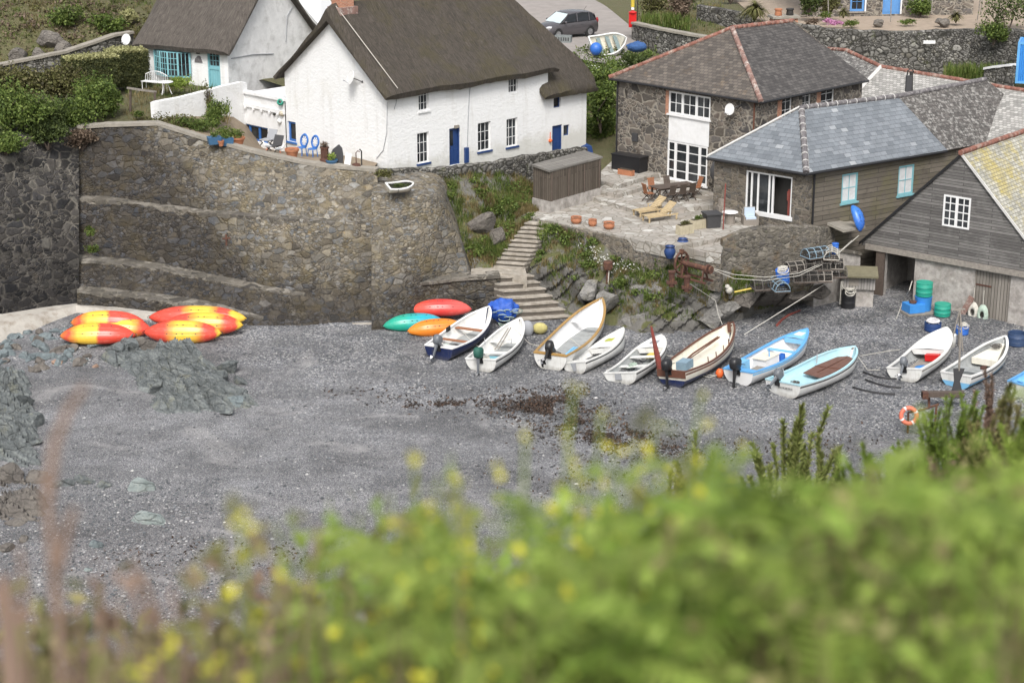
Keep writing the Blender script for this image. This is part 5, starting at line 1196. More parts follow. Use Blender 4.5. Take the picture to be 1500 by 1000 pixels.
for k in range(24):
    t_ = k/23; px_ = lerp(216,545,t_); v_ = swcol(px_)[-2]; z_ = floorz(px_); rows.append([v_+Vector((0,-.3,-.4)), Vector((v_.x, v_.y+.1, z_)), Vector((v_.x+.2, v_.y+3, z_-interp([(300,-.1),(345,.75),(420,.45),(500,.1)],px_))), Vector((v_.x+.5, v_.y+8.8, z_-interp([(300,.1),(345,1.9),(420,1.5),(500,.3)],px_)))])
obj('garden_terrace', mb.loft(rows), M['earth'], kind='structure', smooth=180)
# wild bank between the two houses and around the road
gl = MB(); gy = MB(); wl = MB(); rg = random.Random(12)
for k in range(640):
    px = rg.uniform(838, 1000); py = rg.uniform(78, 205)
    if px > 905 and py > 118-(px-905)*.75: continue
    if px > 900 and py > 112: continue
    p = hillhit(px, py); D = p.y
    if p.x < 4.6 and D < 110: continue
    leafcloud((gl, gl, gy)[k % 3], p+Vector((0,0,.1)), (.8,.6,.6), 85, .09, rg)
    if k % 3 == 0 and py < 130:
        for _ in range(8): rustleaf(wl, p+Vector((rg.gauss(0,.4), -.3, .3+rg.gauss(0,.2))), .05, rg, 2)
obj('bank_nettles', gl, G['bush'], kind='stuff', uv=False); obj('bank_herbage', gy, G['grass'], kind='stuff', uv=False); obj('cow_parsley', wl, G['white'], kind='stuff', uv=False)
shrub('bush', at(880,190,D=111), (1.2,1.0,2.2), 4200, .09, 'bush', 'dark tall bush between the white cottage and the stone house', 'bush', None, 31, 6)
shrub('bush', at(885,140,D=115), (1.3,1.0,1.3), 2400, .09, 'bush', 'leafy bush above the tall one between the houses', 'bush', None, 32, 6)
shrub('bush', at(930,102,D=119), (1.3,.8,.8), 1500, .09, 'bushdark', 'grey-green bush below the beached dinghy by the road', 'bush', None, 33, 5)
# shrubs, tufts and flowers behind
for i, (px, py, D, r, mt, lab) in enumerate([(955,22,136,(1.6,1,1.3),'olive','mixed shrub right of the red post by the road'),(1000,30,134,(1.3,1,1.5),'brownscrub','rusty brown shrub above the road wall'),(1005,12,140,(1.4,1,1.2),'bushdark','dark shrub at the top edge behind the rusty one'),
    (1070,2,142,(1.5,1,1.2),'bushdark','dark shrub at the top edge left of the spiky plant'),(1185,20,131,(1.0,.8,1.2),'bushdark','dark shrub right of the brick chimney stack'),(1215,20,131,(1.0,.8,1.0),'olive','olive shrub below the blue window'),
    (1287,22,134.5,(.55,.5,.8),'bush','narrow shrub between blue window and blue door'),(1347,24,133,(1.1,.8,1.0),'bush','round green shrub right of the blue door'),(1475,50,127,(2.6,1.6,2.6),'bushdark','big dark rounded bush at the top right corner'),(1455,62,124,(1.4,.9,1.2),'bush','trailing green bush on the end of the upper retaining wall')]):
    shrub('shrub', at(px, py, D=D), r, 2000, .09, mt, lab, 'shrub', 'shrubs around the upper gardens', 100+i, 5)
for i, (px, py, D, r, mt, lab) in enumerate([(1245,40,127.5,(.9,.6,.35),'grass','green cushion at the edge of the upper garden'),(1220,38,127.5,(.8,.4,.35),'pink','pink flowering cushion on the upper garden wall'),(1330,37,128.5,(.95,.5,.3),'grass','flat green cushion in the middle of the upper garden'),(1190,38,127,(.6,.4,.4),'brownscrub','heather clump left of the pink flowers'),(1210,27,129,(.6,.4,.35),'grass','small green clump above the pink flowers')]):
    shrub('cushion_plant', at(px, py, D=D), r, 600, .06, mt, lab, 'plant', None, 130+i, 3, stem=False)
def spiky(px, py, D, r, n, lab, seed):
    rg = random.Random(seed); mb = MB(); p = at(px, py, D=D)
    for k in range(n):
        a = rg.random()*6.28; e = rg.random(); l = r*(.7+.5*rg.random()); d = Vector((math.cos(a), math.sin(a), 0)); s = Vector((-math.sin(a), math.cos(a), 0))*.045
        q = [Vector((0,0,0)), d*l*.4*e+Vector((0,0,l*(.75-.2*e))), d*l*(.4+.6*e)+Vector((0,0,l*(1.0-.95*e)))]
        mb.add([q[0]-s, q[0]+s, q[1]+s, q[1]-s, q[2]], [(0,1,2,3),(3,2,4)])
    o = obj('spiky_plant', mb, G['olive'], label=lab, cat='plant', group='spiky plants in the upper gardens', uv=False); o.location = p
spiky(1105,32,131,1.5,420,'large round spiky cordyline clump left of the brick chimney',1); spiky(1400,34,129,.8,160,'smaller spiky plant at right of the upper garden',2); spiky(1235,27,130,.7,140,'spiky plant below the blue window',3)
for i, (px, py) in enumerate([(1214,20),(1305,20),(1365,8),(1437,10),(1432,18)]):
    mb = MB(); p = at(px, py+6, D=129); mb.tube([p-Vector((0,0,.3)), p+Vector((.1*i-.2, 0, 2.6))], .04, 6); obj('garden_pole', mb, M['wood_grey'], label='thin grey pole standing in the upper garden', cat='pole', group='poles in the upper garden')
for i, (px, py, s) in enumerate([(1287,34,.45),(1384,34,.5),(1376,32,.4)]):
    mb = MB(); rockmesh(mb, at(px,py,D=128), (s,s*.8,s*.6), 140+i, i); obj('garden_boulder', mb, M['rock_brown'], smooth=35, label='grey boulder set in the dry earth of the upper garden', cat='rock', group='boulders in the upper garden')
gg = MB(); gdry = MB(); rg = random.Random(9)
for k in range(900):
    p = at(rg.uniform(1385,1485), rg.uniform(92,118), D=rg.uniform(119,123)); blades(gg, p-Vector((0,0,.5)), .6, .03, rg, 4, .5)
for k in range(600):
    p = at(rg.uniform(940,1010), rg.uniform(20,40), D=rg.uniform(131,136)); blades(gg, p-Vector((0,0,.3)), .5, .03, rg, 4, .5)
for k in range(5200):
    q = rg.random(); px, py = (rg.uniform(-40, 225), rg.uniform(-20, 100)) if q < .6 else (rg.uniform(185, 335), rg.uniform(118, 180)) if q < .78 else (rg.uniform(925, 1060), rg.uniform(-5, 50))
    p = hillhit(px, py)
    if p.y > 170 or (mnoise.noise(p*.35) < -.22): continue
    blades(gg if mnoise.noise(p*.5+Vector((3,0,0))) > -.05 else gdry, p-Vector((0,0,.08)), .34, .03, rg, 4, .9)
obj('dry_hill_grass', gdry, G['drygrass'], kind='stuff', uv=False)
obj('long_grass', gg, G['grass'], kind='stuff', uv=False)
mb = MB(); p = at(1361,62,D=125.4); mb.box(p.x-.4,p.x+.4,p.y-.1,p.y+.1,p.z-.1,p.z+.1); obj('white_sign', mb, M['white_paint'], label='small plain white board fixed to the upper retaining wall', cat='sign')
# ================================================================== car
def car(p, rz):
    o = empty('parked_car', p, rz, 'dark grey five-door hatchback parked on the lane with a pale windscreen', 'car')
    L, W = 4.35, 1.82
    # stations: x, half width, z bottom, z belt, (roof half width, roof z)
    def sect(x, hw, zb, zs, zt, tw):
        return [(x,-hw*.90,zb),(x,-hw,zb+.18),(x,-hw,zs-.20),(x,-hw*.96,zs),(x,-tw,zt),(x,-tw*.5,zt+.03),(x,0,zt+.045),(x,tw*.5,zt+.03),(x,tw,zt),(x,hw*.96,zs),(x,hw,zs-.20),(x,hw,zb+.18),(x,hw*.90,zb)]
    body = [(-2.17,.70,.42,.66,.72,.60),(-2.10,.80,.30,.85,.92,.66),(-1.95,.88,.24,.98,1.05,.68),(-1.2,.91,.22,.98,1.06,.70),(-.2,.91,.22,.96,1.04,.72),(.75,.90,.22,.93,1.0,.70),(1.15,.90,.22,.90,.96,.66),(1.75,.86,.24,.78,.84,.60),(2.05,.76,.28,.66,.71,.54),(2.17,.60,.36,.56,.60,.42)]
    obj('body', MB().loft([sect(*s) for s in body], close=True, cap=True), M['car_paint'], o, smooth=45)
    rf = [(-1.86,.66,1.40),(-1.5,.68,1.545),(-.8,.70,1.61),(0,.70,1.60),(.35,.66,1.52)]
    obj('roof', MB().loft([[(x,-w,z-.10),(x,-w*.97,z-.02),(x,-w*.6,z+.02),(x,0,z+.035),(x,w*.6,z+.02),(x,w*.97,z-.02),(x,w,z-.10)] for x, w, z in rf]), M['car_paint'], o, smooth=60)
    for s in (-1, 1):
        g = MB(); g.poly([(-1.86,s*.845,1.03),(.95,s*.845,1.0),(.34,s*.675,1.46),(-.8,s*.70,1.55),(-1.6,s*.69,1.47)]); obj('side_window', g, M['carglass'], o)
        g = MB(); g.bar((-.28,s*.858,1.0),(-.30,s*.70,1.55),.07); g.bar((.95,s*.85,1.0),(.34,s*.675,1.5),.06); g.bar((-1.3,s*.852,1.02),(-1.32,s*.70,1.53),.05); obj('pillar', g, M['car_paint'], o)
        g = MB(); g.ball((.80,s*1.0,1.05),(.09,.12,.08)); obj('wing_mirror', g, M['car_paint'], o, smooth=60)
        g = MB(); g.ball((1.88,s*.66,.74),(.30,.17,.10)); obj('headlight', g, M['chrome'], o, smooth=60)
        g = MB(); g.ball((-2.02,s*.76,.98),(.10,.10,.20)); obj('tail_light', g, M['redlamp'], o, smooth=60)
        g = MB(); g.box(-.75,-.55,s*.905-.015,s*.905+.015,.80,.84); g.box(.0,.2,s*.905-.015,s*.905+.015,.78,.82); obj('door_handle', g, M['car_paint'], o)
        for x in (-1.33, 1.32):
            T = Matrix.Translation((x, s*.82, .32)) @ Matrix.Rotation(R(90), 4, 'X')
            g = MB(); g.lathe([(.19,-.1),(.31,-.1),(.325,-.05),(.325,.05),(.31,.1),(.19,.1)], 20, T); w = obj('wheel', g, M['rubber'], o, smooth=40)
            g = MB(); g.lathe([(.01,-.085*s-.02),(.2,-.085*s-.02),(.2,-.085*s+.02),(.01,-.085*s+.02)], 12, T)
            for k in range(5): g.bar(T @ Vector((0,0,-s*.105)), T @ Vector((.19*math.cos(k*1.257),.19*math.sin(k*1.257),-s*.105)), .05, .02)
            obj('rim', g, M['alloy'], w)
            g = MB(); g.torus((0,0,s*-.075),.36,.03,T,18,5); obj('wheel_arch', g, M['black_plastic'], o)
    g = MB(); g.poly([(1.12,-.80,.99),(1.12,.80,.99),(.33,.655,1.515),(.33,-.655,1.515)]); obj('windscreen', g, M['screen_glass'], o)
    g = MB(); g.poly([(-2.02,-.68,1.02),(-2.02,.68,1.02),(-1.86,.64,1.40),(-1.86,-.64,1.40)]); obj('rear_window', g, M['carglass'], o)
    g = MB(); g.box(2.12,2.19,-.45,.45,.40,.52); g.box(2.06,2.15,-.55,.55,.26,.38); obj('grille', g, M['black_plastic'], o)
    g = MB(); g.tube([(-1.5,0,1.58),(-1.7,0,1.8)],.012); obj('aerial', g, M['iron'], o); o.scale = (1.04, 1.12, 1.12)
pc = hillhit(829,58); car(Vector((pc.x, pc.y, terr(pc.x, pc.y)+.2)), R(214))
# red post by the road
p = at(926,50,D=131.5); rp = empty('red_post_sign', p, 0, 'tall pole with a red box and yellow band beside the road', 'sign post')
mb = MB(); mb.tube([(0.05,0,-1),(0,0,4.5)], .08, 8); obj('pole', mb, M['wood_grey'], rp); mb = MB(); mb.box(-.26,.26,-.26,.06,.5,1.5); mb.lathe([(.30,1.5),(.30,1.56),(.05,1.66)], 14, Matrix.Translation((0,-.1,0))); obj('red_box', mb, M['red_paint'], rp)
mb = MB(); mb.lathe([(.13,1.9),(.13,2.6)], 12); obj('yellow_band', mb, M['yellow_paint'], rp); mb = MB(); mb.box(-.1,.1,-.16,-.1,1.72,1.88); obj('notice', mb, M['white_paint'], rp); mb = MB(); mb.tube([(.34,.1,-1),(.34,.1,4.5)], .04, 6); obj('stay_pole', mb, M['iron'], rp)
# ================================================================== small things on the cottage terrace
def flowerpot(px, py, D, r, h, mat, lab, plant=None, seed=0, name='flower_pot', group=None, z=None):
    p = at(px, py, z=z) if z is not None else at(px, py, z=floorz(px)); o = empty(name, p, 0, lab, 'flower pot', group)
    mb = MB(); mb.lathe([(r*.62,0),(r*.95,h*.3),(r*1.02,h*.55),(r*.88,h*.85),(r*1.0,h*.9),(r*1.0,h),(r*.86,h),(r*.84,h*.85)] if name == 'terracotta_pot' else [(r*.68,0),(r*.8,h*.3),(r*.97,h*.72),(r*1.06,h*.74),(r*1.08,h),(r*.94,h),(r*.9,h*.85)], 18); obj('pot', mb, M[mat], o, smooth=35)
    mb = MB(); mb.lathe([(r*.84,h*.84),(.01,h*.9)], 14); obj('soil', mb, M['soil'], o)
    if plant: rg = random.Random(seed); mb = MB(); leafcloud(mb, (0,0,h+r*.5), (r*1.2,r*1.2,r*1.0), 220, .05, rg); obj('plant', mb, G[plant], o, uv=False)
    return o
flowerpot(428,231,97.6,.36,.5,'terracotta','wide terracotta pot beside the blue bistro chairs')
flowerpot(349,211,99.2,.36,.38,'terracotta','terracotta bowl with green plant under the blue window','bush',4)
flowerpot(486,243,96.7,.30,.34,'bluepot','grey pot with yellow-green plant beside the arched black board','fernlime',5)
def tub(px, py, D, lab, mat='bluepot'):
    p = at(px, py, z=floorz(px)); o = empty('plant_tub', p, R(20), lab, 'plant tub'); mb = MB(); mb.loft([[(-.3,-.22,0),(.3,-.22,0),(.3,.22,0),(-.3,.22,0)],[(-.36,-.27,.4),(.36,-.27,.4),(.36,.27,.4),(-.36,.27,.4)],[(-.31,-.22,.4),(.31,-.22,.4),(.31,.22,.4),(-.31,.22,.4)],[(-.3,-.2,.33),(.3,-.2,.33),(.3,.2,.33),(-.3,.2,.33)]], close=True, cap=True)
    obj('tub', mb, M[mat], o); rg = random.Random(int(px)); mb = MB(); leafcloud(mb, (0,0,.5), (.34,.25,.18), 200, .04, rg); obj('plant', mb, G['bush'], o, uv=False)
tub(314,211,98.6,'left blue planting tub on the wall top'); tub(332,213,98.4,'right blue planting tub on the wall top, nearer the blue window')
flowerpot(324,214,98.3,.16,.3,'terracotta','small clay pot between the two blue tubs')
def bistro(px, py, D, rz, lab):
    o = empty('garden_chair', at(px, py, z=floorz(px)-.25), R(rz), lab, 'chair', 'blue bistro chairs'); mb = MB(); mb.lathe([(.24,.43),(.25,.45),(.24,.47),(.01,.47)], 18); obj('seat', mb, M['cobalt'], o, smooth=40)
    mb = MB(); T = Matrix.Translation((0,.23,.80)) @ Matrix.Rotation(R(80),4,'X'); mb.torus((0,0,0), .26, .055, T, 20, 6, 1.25); mb.bar((-.15,.2,.45),(-.17,.22,.6),.05); mb.bar((.15,.2,.45),(.17,.22,.6),.05)
    for a in range(8): mb.tube([T @ Vector((.12*math.cos(a*.785),.15*math.sin(a*.785),0)), T @ Vector((.25*math.cos(a*.785),.31*math.sin(a*.785),0))], .016, 5)
    obj('backrest', mb, M['cobalt'], o, smooth=50)
    for x, y in ((-.17,-.15),(.17,-.15),(-.15,.18),(.15,.18)): mb = MB(); mb.tube([(x,y,.44),(x*1.2,y*1.2,0)], .025, 6); obj('leg', mb, M['cobalt'], o)
bistro(442,228,98.6,-40,'blue ornate bistro chair nearer the small blue window'); bistro(458,230,97.9,-40,'blue ornate bistro chair nearer the rusty chimney pot')
o = empty('chimney_pot_planter', at(476,241,z=floorz(476)), 0, 'tall rust-red chimney pot used as a planter by the gable wall', 'planter'); mb = MB(); mb.lathe([(.34,0),(.34,.12),(.28,.16),(.27,.3),(.22,.34),(.21,.85),(.25,.88),(.25,.95),(.18,.95),(.17,.8)], 8); obj('pot', mb, M['rust'], o); mb = MB(); rg = random.Random(3); leafcloud(mb,(0,0,1.05),(.3,.3,.22),200,.05,rg); obj('plant', mb, G['brownscrub'], o, uv=False)
p = at(491,242,z=floorz(491)); mb = MB(); pr = [(-.45,0,0),(.45,0,0),(.40,0,.55),(.2,0,.95),(-.05,0,1.1),(-.4,0,.8)]; T = Matrix.Translation(p) @ Matrix.Rotation(R(-38),4,'Z') @ Matrix.Rotation(R(-18),4,'X'); mb.prism([T @ Vector(q) for q in pr], (.05,.05,0)); obj('slate_board', mb, M['darkgrey'], label='dark arched board leaning on the gable wall', cat='board')
p = at(510,246,z=floorz(512)); mb = MB(); T = Matrix.Translation(p) @ Matrix.Rotation(R(-40),4,'Z') @ Matrix.Rotation(R(-15),4,'X'); mb.box(-.35,.1,0,.04,-.1,.75,T); mb.add([], []); obj('white_board', mb, M['white_paint'], label='plain white board leaning at the foot of the gable', cat='board')
o = empty('rusty_anchor_weight', at(522,247,z=floorz(522)), 0, 'rusty iron weight with upright shank by the gable corner', 'weight'); mb = MB(); mb.ball((0,0,.12),(.28,.22,.2)); obj('weight', mb, M['rust'], o, smooth=60); mb = MB(); mb.tube([(0,0,.2),(0,0,.85),(.1,0,.95),(.2,0,.9)], .03); obj('shank', mb, M['rust'], o)
p = at(530,246,z=floorz(530)); mb = MB(); mb.tube([p, p+Vector((0,.02,.9)), p+Vector((-.1,0,1.0))], .04, 6); obj('iron_hook', mb, M['iron'], label='upright iron hook bar against the gable near the corner', cat='hook')
def deckseat(px, py, D, rz, lab, mat):
    o = empty('lounge_chair', at(px, py, z=floorz(px)-.3), R(rz), lab, 'folding seat'); T = Matrix.Rotation(R(-25),4,'X'); mb = MB(); mb.box(-.3,.3,.22,.26,.3,1.0,T); obj('backrest', mb, M[mat], o); mb = MB(); mb.box(-.3,.3,-.3,.25,.30,.35); obj('seat', mb, M[mat], o)
    for x in (-.27,.27): mb = MB(); mb.bar((x,-.28,.3),(x,.2,0),.04); mb.bar((x,.2,.3),(x,-.25,0),.04); obj('leg', mb, M['iron'], o)
deckseat(400,222,98.6,-30,'charcoal folding seat beside the blue three-light window','darkgrey'); deckseat(391,213,99.6,-30,'pale grey folding seat behind the charcoal one','feather_grey')
def gull(px, py, D, rz, lab):
    o = empty('seagull', swcol(px)[-2]+Vector((0,.15,.07)), R(rz), lab, 'seagull'); mb = MB(); rows = []
    for x, z, r in ((-.26,.20,.012),(-.16,.22,.05),(-.02,.22,.088),(.10,.25,.08),(.17,.33,.05),(.20,.40,.05),(.23,.44,.045),(.27,.44,.02)):
        rows.append([(x, r*math.cos(k*.785), z+r*1.05*math.sin(k*.785)) for k in range(8)])
    mb.loft(rows, close=True, cap=True); obj('body', mb, M['feather'], o, smooth=60)
    for s in (-1, 1):
        mb = MB(); mb.loft([[(-.30,s*.03,.20),(-.30,s*.03,.22)],[(-.1,s*.095,.19),(-.1,s*.07,.29)],[(.07,s*.085,.22),(.07,s*.065,.31)]]); obj('wing', mb, M['feather_grey'], o, smooth=60)
        mb = MB(); mb.tube([(.0,s*.04,.16),(.0,s*.04,0),(.06,s*.04,0.005)], .008, 5); obj('leg', mb, M['orange'], o)
    mb = MB(); mb.tube([(.26,0,.44),(.33,0,.42)], [.016,.005], 5); obj('beak', mb, M['yellow_paint'], o)
gull(389,223.5,96.9,160,'white seagull on the sea wall coping, left one of the pair'); gull(408,230,96.6,20,'white seagull on the sea wall coping near the wide terracotta pot')
o = empty('garden_bench', at(226,131,D=106.8), R(-28), 'white ornate metal bench under the turquoise bow window', 'bench')
mb = MB(); mb.box(-.8,.8,-.2,.25,.42,.46); obj('seat', mb, M['white_paint'], o); mb = MB(); pts = [(lerp(-.8,.8,k/12), .27, .8+.22*math.sin(math.pi*k/12)) for k in range(13)]; mb.tube(pts, .025, 5)
for k in range(13): mb.tube([(pts[k][0],.25,.46), pts[k]], .014, 4)
obj('backrest', mb, M['white_paint'], o)
for x in (-.75,.75):
    for y in (-.15,.22): mb = MB(); mb.tube([(x,y,.44),(x,y,0)], .025, 5); obj('leg', mb, M['white_paint'], o)
o = empty('garden_table', at(243,138,D=105.6), 0, 'small white round metal table beside the white bench', 'table'); mb = MB(); mb.lathe([(.45,.68),(.46,.70),(.45,.72),(.01,.72)], 18); obj('table_top', mb, M['white_paint'], o)
for k in range(3): mb = MB(); mb.tube([(.1*math.cos(k*2.1),.1*math.sin(k*2.1),.68),(.35*math.cos(k*2.1),.35*math.sin(k*2.1),0)], .025, 5); obj('leg', mb, M['white_paint'], o)
# ================================================================== patio things
PZ = 4.16
for i, (px, py, r, h, lab) in enumerate([(844,327,.30,.36,'terracotta pot at the left end of the row on the patio edge'),(868,331,.23,.36,'smaller terracotta pot in the middle of the patio edge row'),(892,335,.30,.36,'terracotta pot at the right end of the patio edge row')]):
    flowerpot(px, py, 0, r, h, 'terracotta', lab, None, 0, 'terracotta_pot', 'terracotta pots on the patio edge', PZ)
# shed
sA_ = at(781,299,D=98.5); sA_.z = 4.3; o = wroot('garden_shed', sA_, 'low dark timber garden shed with slate lean-to roof on a concrete base', 'shed')
Fh = fram((sA_.x, sA_.y), R(38)); w, l = 1.5, 4.0; z0 = 4.25
Fh2 = lambda x, y, z: Fh(x, y, z)
q = [Fh(0,1.1), Fh(.95,0), Fh(.95+2.6,1.5), Fh(2.6,2.6)]
a = at(781,290,D=99.0); b = at(806,299,D=98.0); c = at(880,272,D=101.5); d = a+(c-b); q = [Vector((v.x, v.y, 0)) for v in (a,b,c,d)]
mb = MB(); zt = [6.52, 6.40, 6.40, 6.55]; 
for i in range(4): j = (i+1) % 4; mb.poly([q[i]+Vector((0,0,z0+.5)), q[j]+Vector((0,0,z0+.5)), q[j]+Vector((0,0,zt[j])), q[i]+Vector((0,0,zt[i]))])
wobj('wall', mb, M['board_shed'], o); cen = sum(q, Vector())/4
mb = MB(); mb.prism([cen+(v-cen)*1.03+Vector((0,0,z0-.6)) for v in q], (0,0,1.12)); wobj('concrete_base', mb, M['barn_render'], o)
mb = MB(); mb.prism([cen+(v-cen)*1.05+Vector((0,0,z+.02)) for v, z in zip(q, zt)], (0,0,.10)); wobj('roof', mb, M['shedroof'], o)
mb = MB(); dd_ = (q[2]-q[1]).normalized(); nn_ = Vector((dd_.y, -dd_.x, 0)); nn_ = nn_ if nn_.dot(q[1]) < 0 else -nn_; Lq = (q[2]-q[1]).length
for s in (.02, .35, .66, .96): mb.bar(q[1]+dd_*Lq*s+nn_*.03+Vector((0,0,z0+.52)), q[1]+dd_*Lq*s+nn_*.03+Vector((0,0,zt[1]-.05)), .07, .05)
wobj('door_batten', mb, M['wood_dark'], o)
# black storage chest, brick stack, side box
def boxthing(name, px, py, z, sx, sy, h, rz, mat, lab, cat, lid=None, lidm=None):
    o = empty(name, at(px, py, z=z), R(rz), lab, cat); mb = MB(); mb.loft([[(-sx,-sy,0),(sx,-sy,0),(sx,sy,0),(-sx,sy,0)],[(-sx*1.0,-sy*1.0,h),(sx,-sy,h),(sx,sy,h),(-sx,sy,h)]], close=True, cap=True); obj('box', mb, M[mat], o)
    mb = MB(); k = 1.05; mb.loft([[(-sx*k,-sy*k,h+.001),(sx*k,-sy*k,h+.001),(sx*k,sy*k,h+.001),(-sx*k,sy*k,h+.001)],[(-sx*k,-sy*k,h+.06),(sx*k,-sy*k,h+.06),(sx*k,sy*k,h+.06),(-sx*k,sy*k,h+.06)],[(-sx*.8,-sy*.6,h+.1),(sx*.8,-sy*.6,h+.1),(sx*.8,sy*.6,h+.1),(-sx*.8,sy*.6,h+.1)]], close=True, cap=True); obj('lid', mb, M[lidm or mat], o)
    return o
boxthing('storage_chest', 922,249,4.83,1.0,.42,.85,-40,'black_plastic','long black plastic storage chest against the stone house','storage chest')
o = empty('brick_trough', at(916,252,z=4.83)+Vector((0,-.75,0)), R(-40), 'orange brick trough in front of the black storage chest', 'trough'); mb = MB(); mb.box(-.5,.5,-.15,.15,0,.3); obj('trough', mb, M['terracotta'], o); mb = MB(); mb.box(-.44,.44,-.1,.1,.3,.34); obj('soil', mb, M['soil'], o)
o = empty('stone_pile', at(957,252,z=4.6), R(-40), 'stacked tan stone blocks right of the black storage chest', 'stone blocks')
for k, (x, z, w) in enumerate(((0,0,.75),(-.05,.24,.7),(.08,.48,.6))): mb = MB(); mb.box(x-w/2,x+w/2,-.2,.2,z,z+.23); obj('block', mb, M['planter'], o)
o = empty('storage_box', at(1042,336,z=4.0), R(15), 'dark grey patio storage box behind the cream troughs', 'storage box'); mb = MB(); mb.loft([[(-.35,-.35,0),(.35,-.35,0),(.35,.35,0),(-.35,.35,0)],[(-.4,-.4,.85),(.4,-.4,.85),(.4,.4,.85),(-.4,.4,.85)]], close=True, cap=True); obj('box', mb, M['darkgrey'], o); mb = MB(); mb.box(-.45,.45,-.45,.45,.85,.93); obj('lid', mb, M['darkgrey'], o)
# table and chairs
tp = at(985,290,z=4.37); to = empty('dining_table', tp, R(28), 'long dark slatted timber dining table on the patio', 'table')
mb = MB()
for k in range(8): mb.box(-1.25,1.25,-.5+k*.125,-.5+k*.125+.115,.70,.74)
obj('table_top', mb, M['wood_dark'], to); mb = MB(); mb.box(-1.15,1.15,-.42,-.38,.6,.70); mb.box(-1.15,1.15,.38,.42,.6,.70); obj('apron', mb, M['wood_dark'], to)
for x in (-1.1,1.1):
    for y in (-.4,.4): mb = MB(); mb.box(x-.045,x+.045,y-.045,y+.045,0,.70); obj('leg', mb, M['wood_dark'], to)
def fchair(mat, lab):
    o = empty('folding_chair', (0,0,0), 0, lab, 'chair', 'folding chairs around the patio table'); mb = MB()
    for k in range(5): mb.box(-.23,.23,-.22+k*.09,-.22+k*.09+.075,.43,.455)
    obj('seat', mb, M[mat], o); T = Matrix.Translation((0,.20,.42)) @ Matrix.Rotation(R(-16),4,'X'); mb = MB()
    for k in range(7): mb.box(-.2+k*.06,-.2+k*.06+.045,-.01,.01,.05,.55,T)
    mb.box(-.24,.24,-.015,.015,.55,.62,T); mb.box(-.24,.24,-.015,.015,.0,.05,T); obj('backrest', mb, M[mat], o)
    for x in (-.24,.24):
        mb = MB(); mb.bar((x,.30,.5),(x,-.28,0),.04); obj('leg', mb, M['wood_dark'], o); mb = MB(); mb.bar((x,-.22,.44),(x,.30,0),.04); obj('leg', mb, M['wood_dark'], o)
    return o
cr = fchair('wood_red', ''); cd = fchair('wood_dark', '')
c28, s28 = math.cos(R(28)), math.sin(R(28)); spots = [(-1.55,0,90,cr,'reddish folding chair at the near left end of the patio table'),(1.55,.05,-90,cr,'reddish folding chair at the far right end of the patio table'),(-.75,.78,0,cr,'reddish folding chair behind the table nearest the stone house'),(-.65,-.75,180,cd,'dark folding chair at the front left of the patio table'),(.0,-.78,180,cd,'dark folding chair at the middle of the table front'),(.65,-.75,180,cd,'dark folding chair at the front right of the patio table'),(.3,.8,0,cd,'dark folding chair tucked behind the patio table')]
used = set()
for x, y, a, src, lab in spots:
    o = src if src.name not in used else copy_tree(src); used.add(src.name)
    o.location = tp+Vector((c28*x-s28*y, s28*x+c28*y, 0)); o.rotation_euler = (0,0,R(28+a)); o['label'] = lab
# loungers
def lounger():
    o = empty('sun_lounger', (0,0,0), 0, '', 'sun lounger', 'wooden sun loungers on the patio'); mb = MB()
    for y in (-.3,.3): mb.box(-1.0,.95,y-.025,y+.025,.25,.33)
    obj('frame', mb, M['wood_pale'], o); mb = MB()
    for k in range(11): mb.box(-1.0+k*.108,-1.0+k*.108+.09,-.29,.29,.33,.352)
    obj('seat', mb, M['wood_pale'], o); T = Matrix.Translation((.18,0,.34)) @ Matrix.Rotation(R(-42),4,'Y'); mb = MB()
    for k in range(8): mb.box(.02+k*.105,.02+k*.105+.088,-.29,.29,0,.022,T)
    for y in (-.27,.27): mb.box(0,.86,y-.02,y+.02,-.04,0,T)
    obj('backrest', mb, M['wood_pale'], o)
    for x in (-.9,.85):
        for y in (-.3,.3): mb = MB(); mb.box(x-.035,x+.035,y-.03,y+.03,0,.25); obj('leg', mb, M['wood_pale'], o)
    for y in (-.33,.33): mb = MB(); mb.box(.0,.5,y-.03,y+.03,.5,.53); mb.box(.05,.09,y-.02,y+.02,.33,.5); obj('armrest', mb, M['wood_pale'], o)
    return o
l1 = lounger(); l1.location = at(953,314,z=PZ); l1.rotation_euler = (0,0,R(32)); l1['label'] = 'pale wooden sun lounger on the left, nearer the shed'
l2 = copy_tree(l1); l2.location = at(967,322,z=PZ); l2.rotation_euler = (0,0,R(30)); l2['label'] = 'pale wooden sun lounger on the right, in front of the other one'
for i, (px, py, lab) in enumerate([(1003,346,'cream stone trough at the left, nearest the sun loungers'),(1022,338,'cream stone trough at the right, nearest the grey storage box')]):
    o = empty('stone_trough', at(px, py, z=4.0), R(33), lab, 'planter', 'cream planting troughs'); mb = MB()
    for k in range(3): mb.box(-.46+k*.31,-.46+k*.31+.295,-.2,.2,0,.62)
    obj('trough', mb, M['planter'], o); mb = MB(); mb.box(-.4,.4,-.14,.14,.62,.65); obj('soil', mb, M['soil'], o); mb = MB(); rg = random.Random(i+50); leafcloud(mb,(0,0,.72),(.42,.16,.16),260,.045,rg); obj('plant', mb, G['olive' if i == 0 else 'bush'], o, uv=False)
o = empty('round_table', at(1069,330,z=4.05), 0, 'round white topped wicker table outside the sliding door', 'table'); mb = MB(); mb.lathe([(.01,.70),(.42,.70),(.43,.72),(.42,.74),(.01,.74)], 22); obj('table_top', mb, M['white_paint'], o); mb = MB(); mb.lathe([(.3,0),(.27,.35),(.3,.7)], 12); obj('wicker_base', mb, M['wicker'], o)
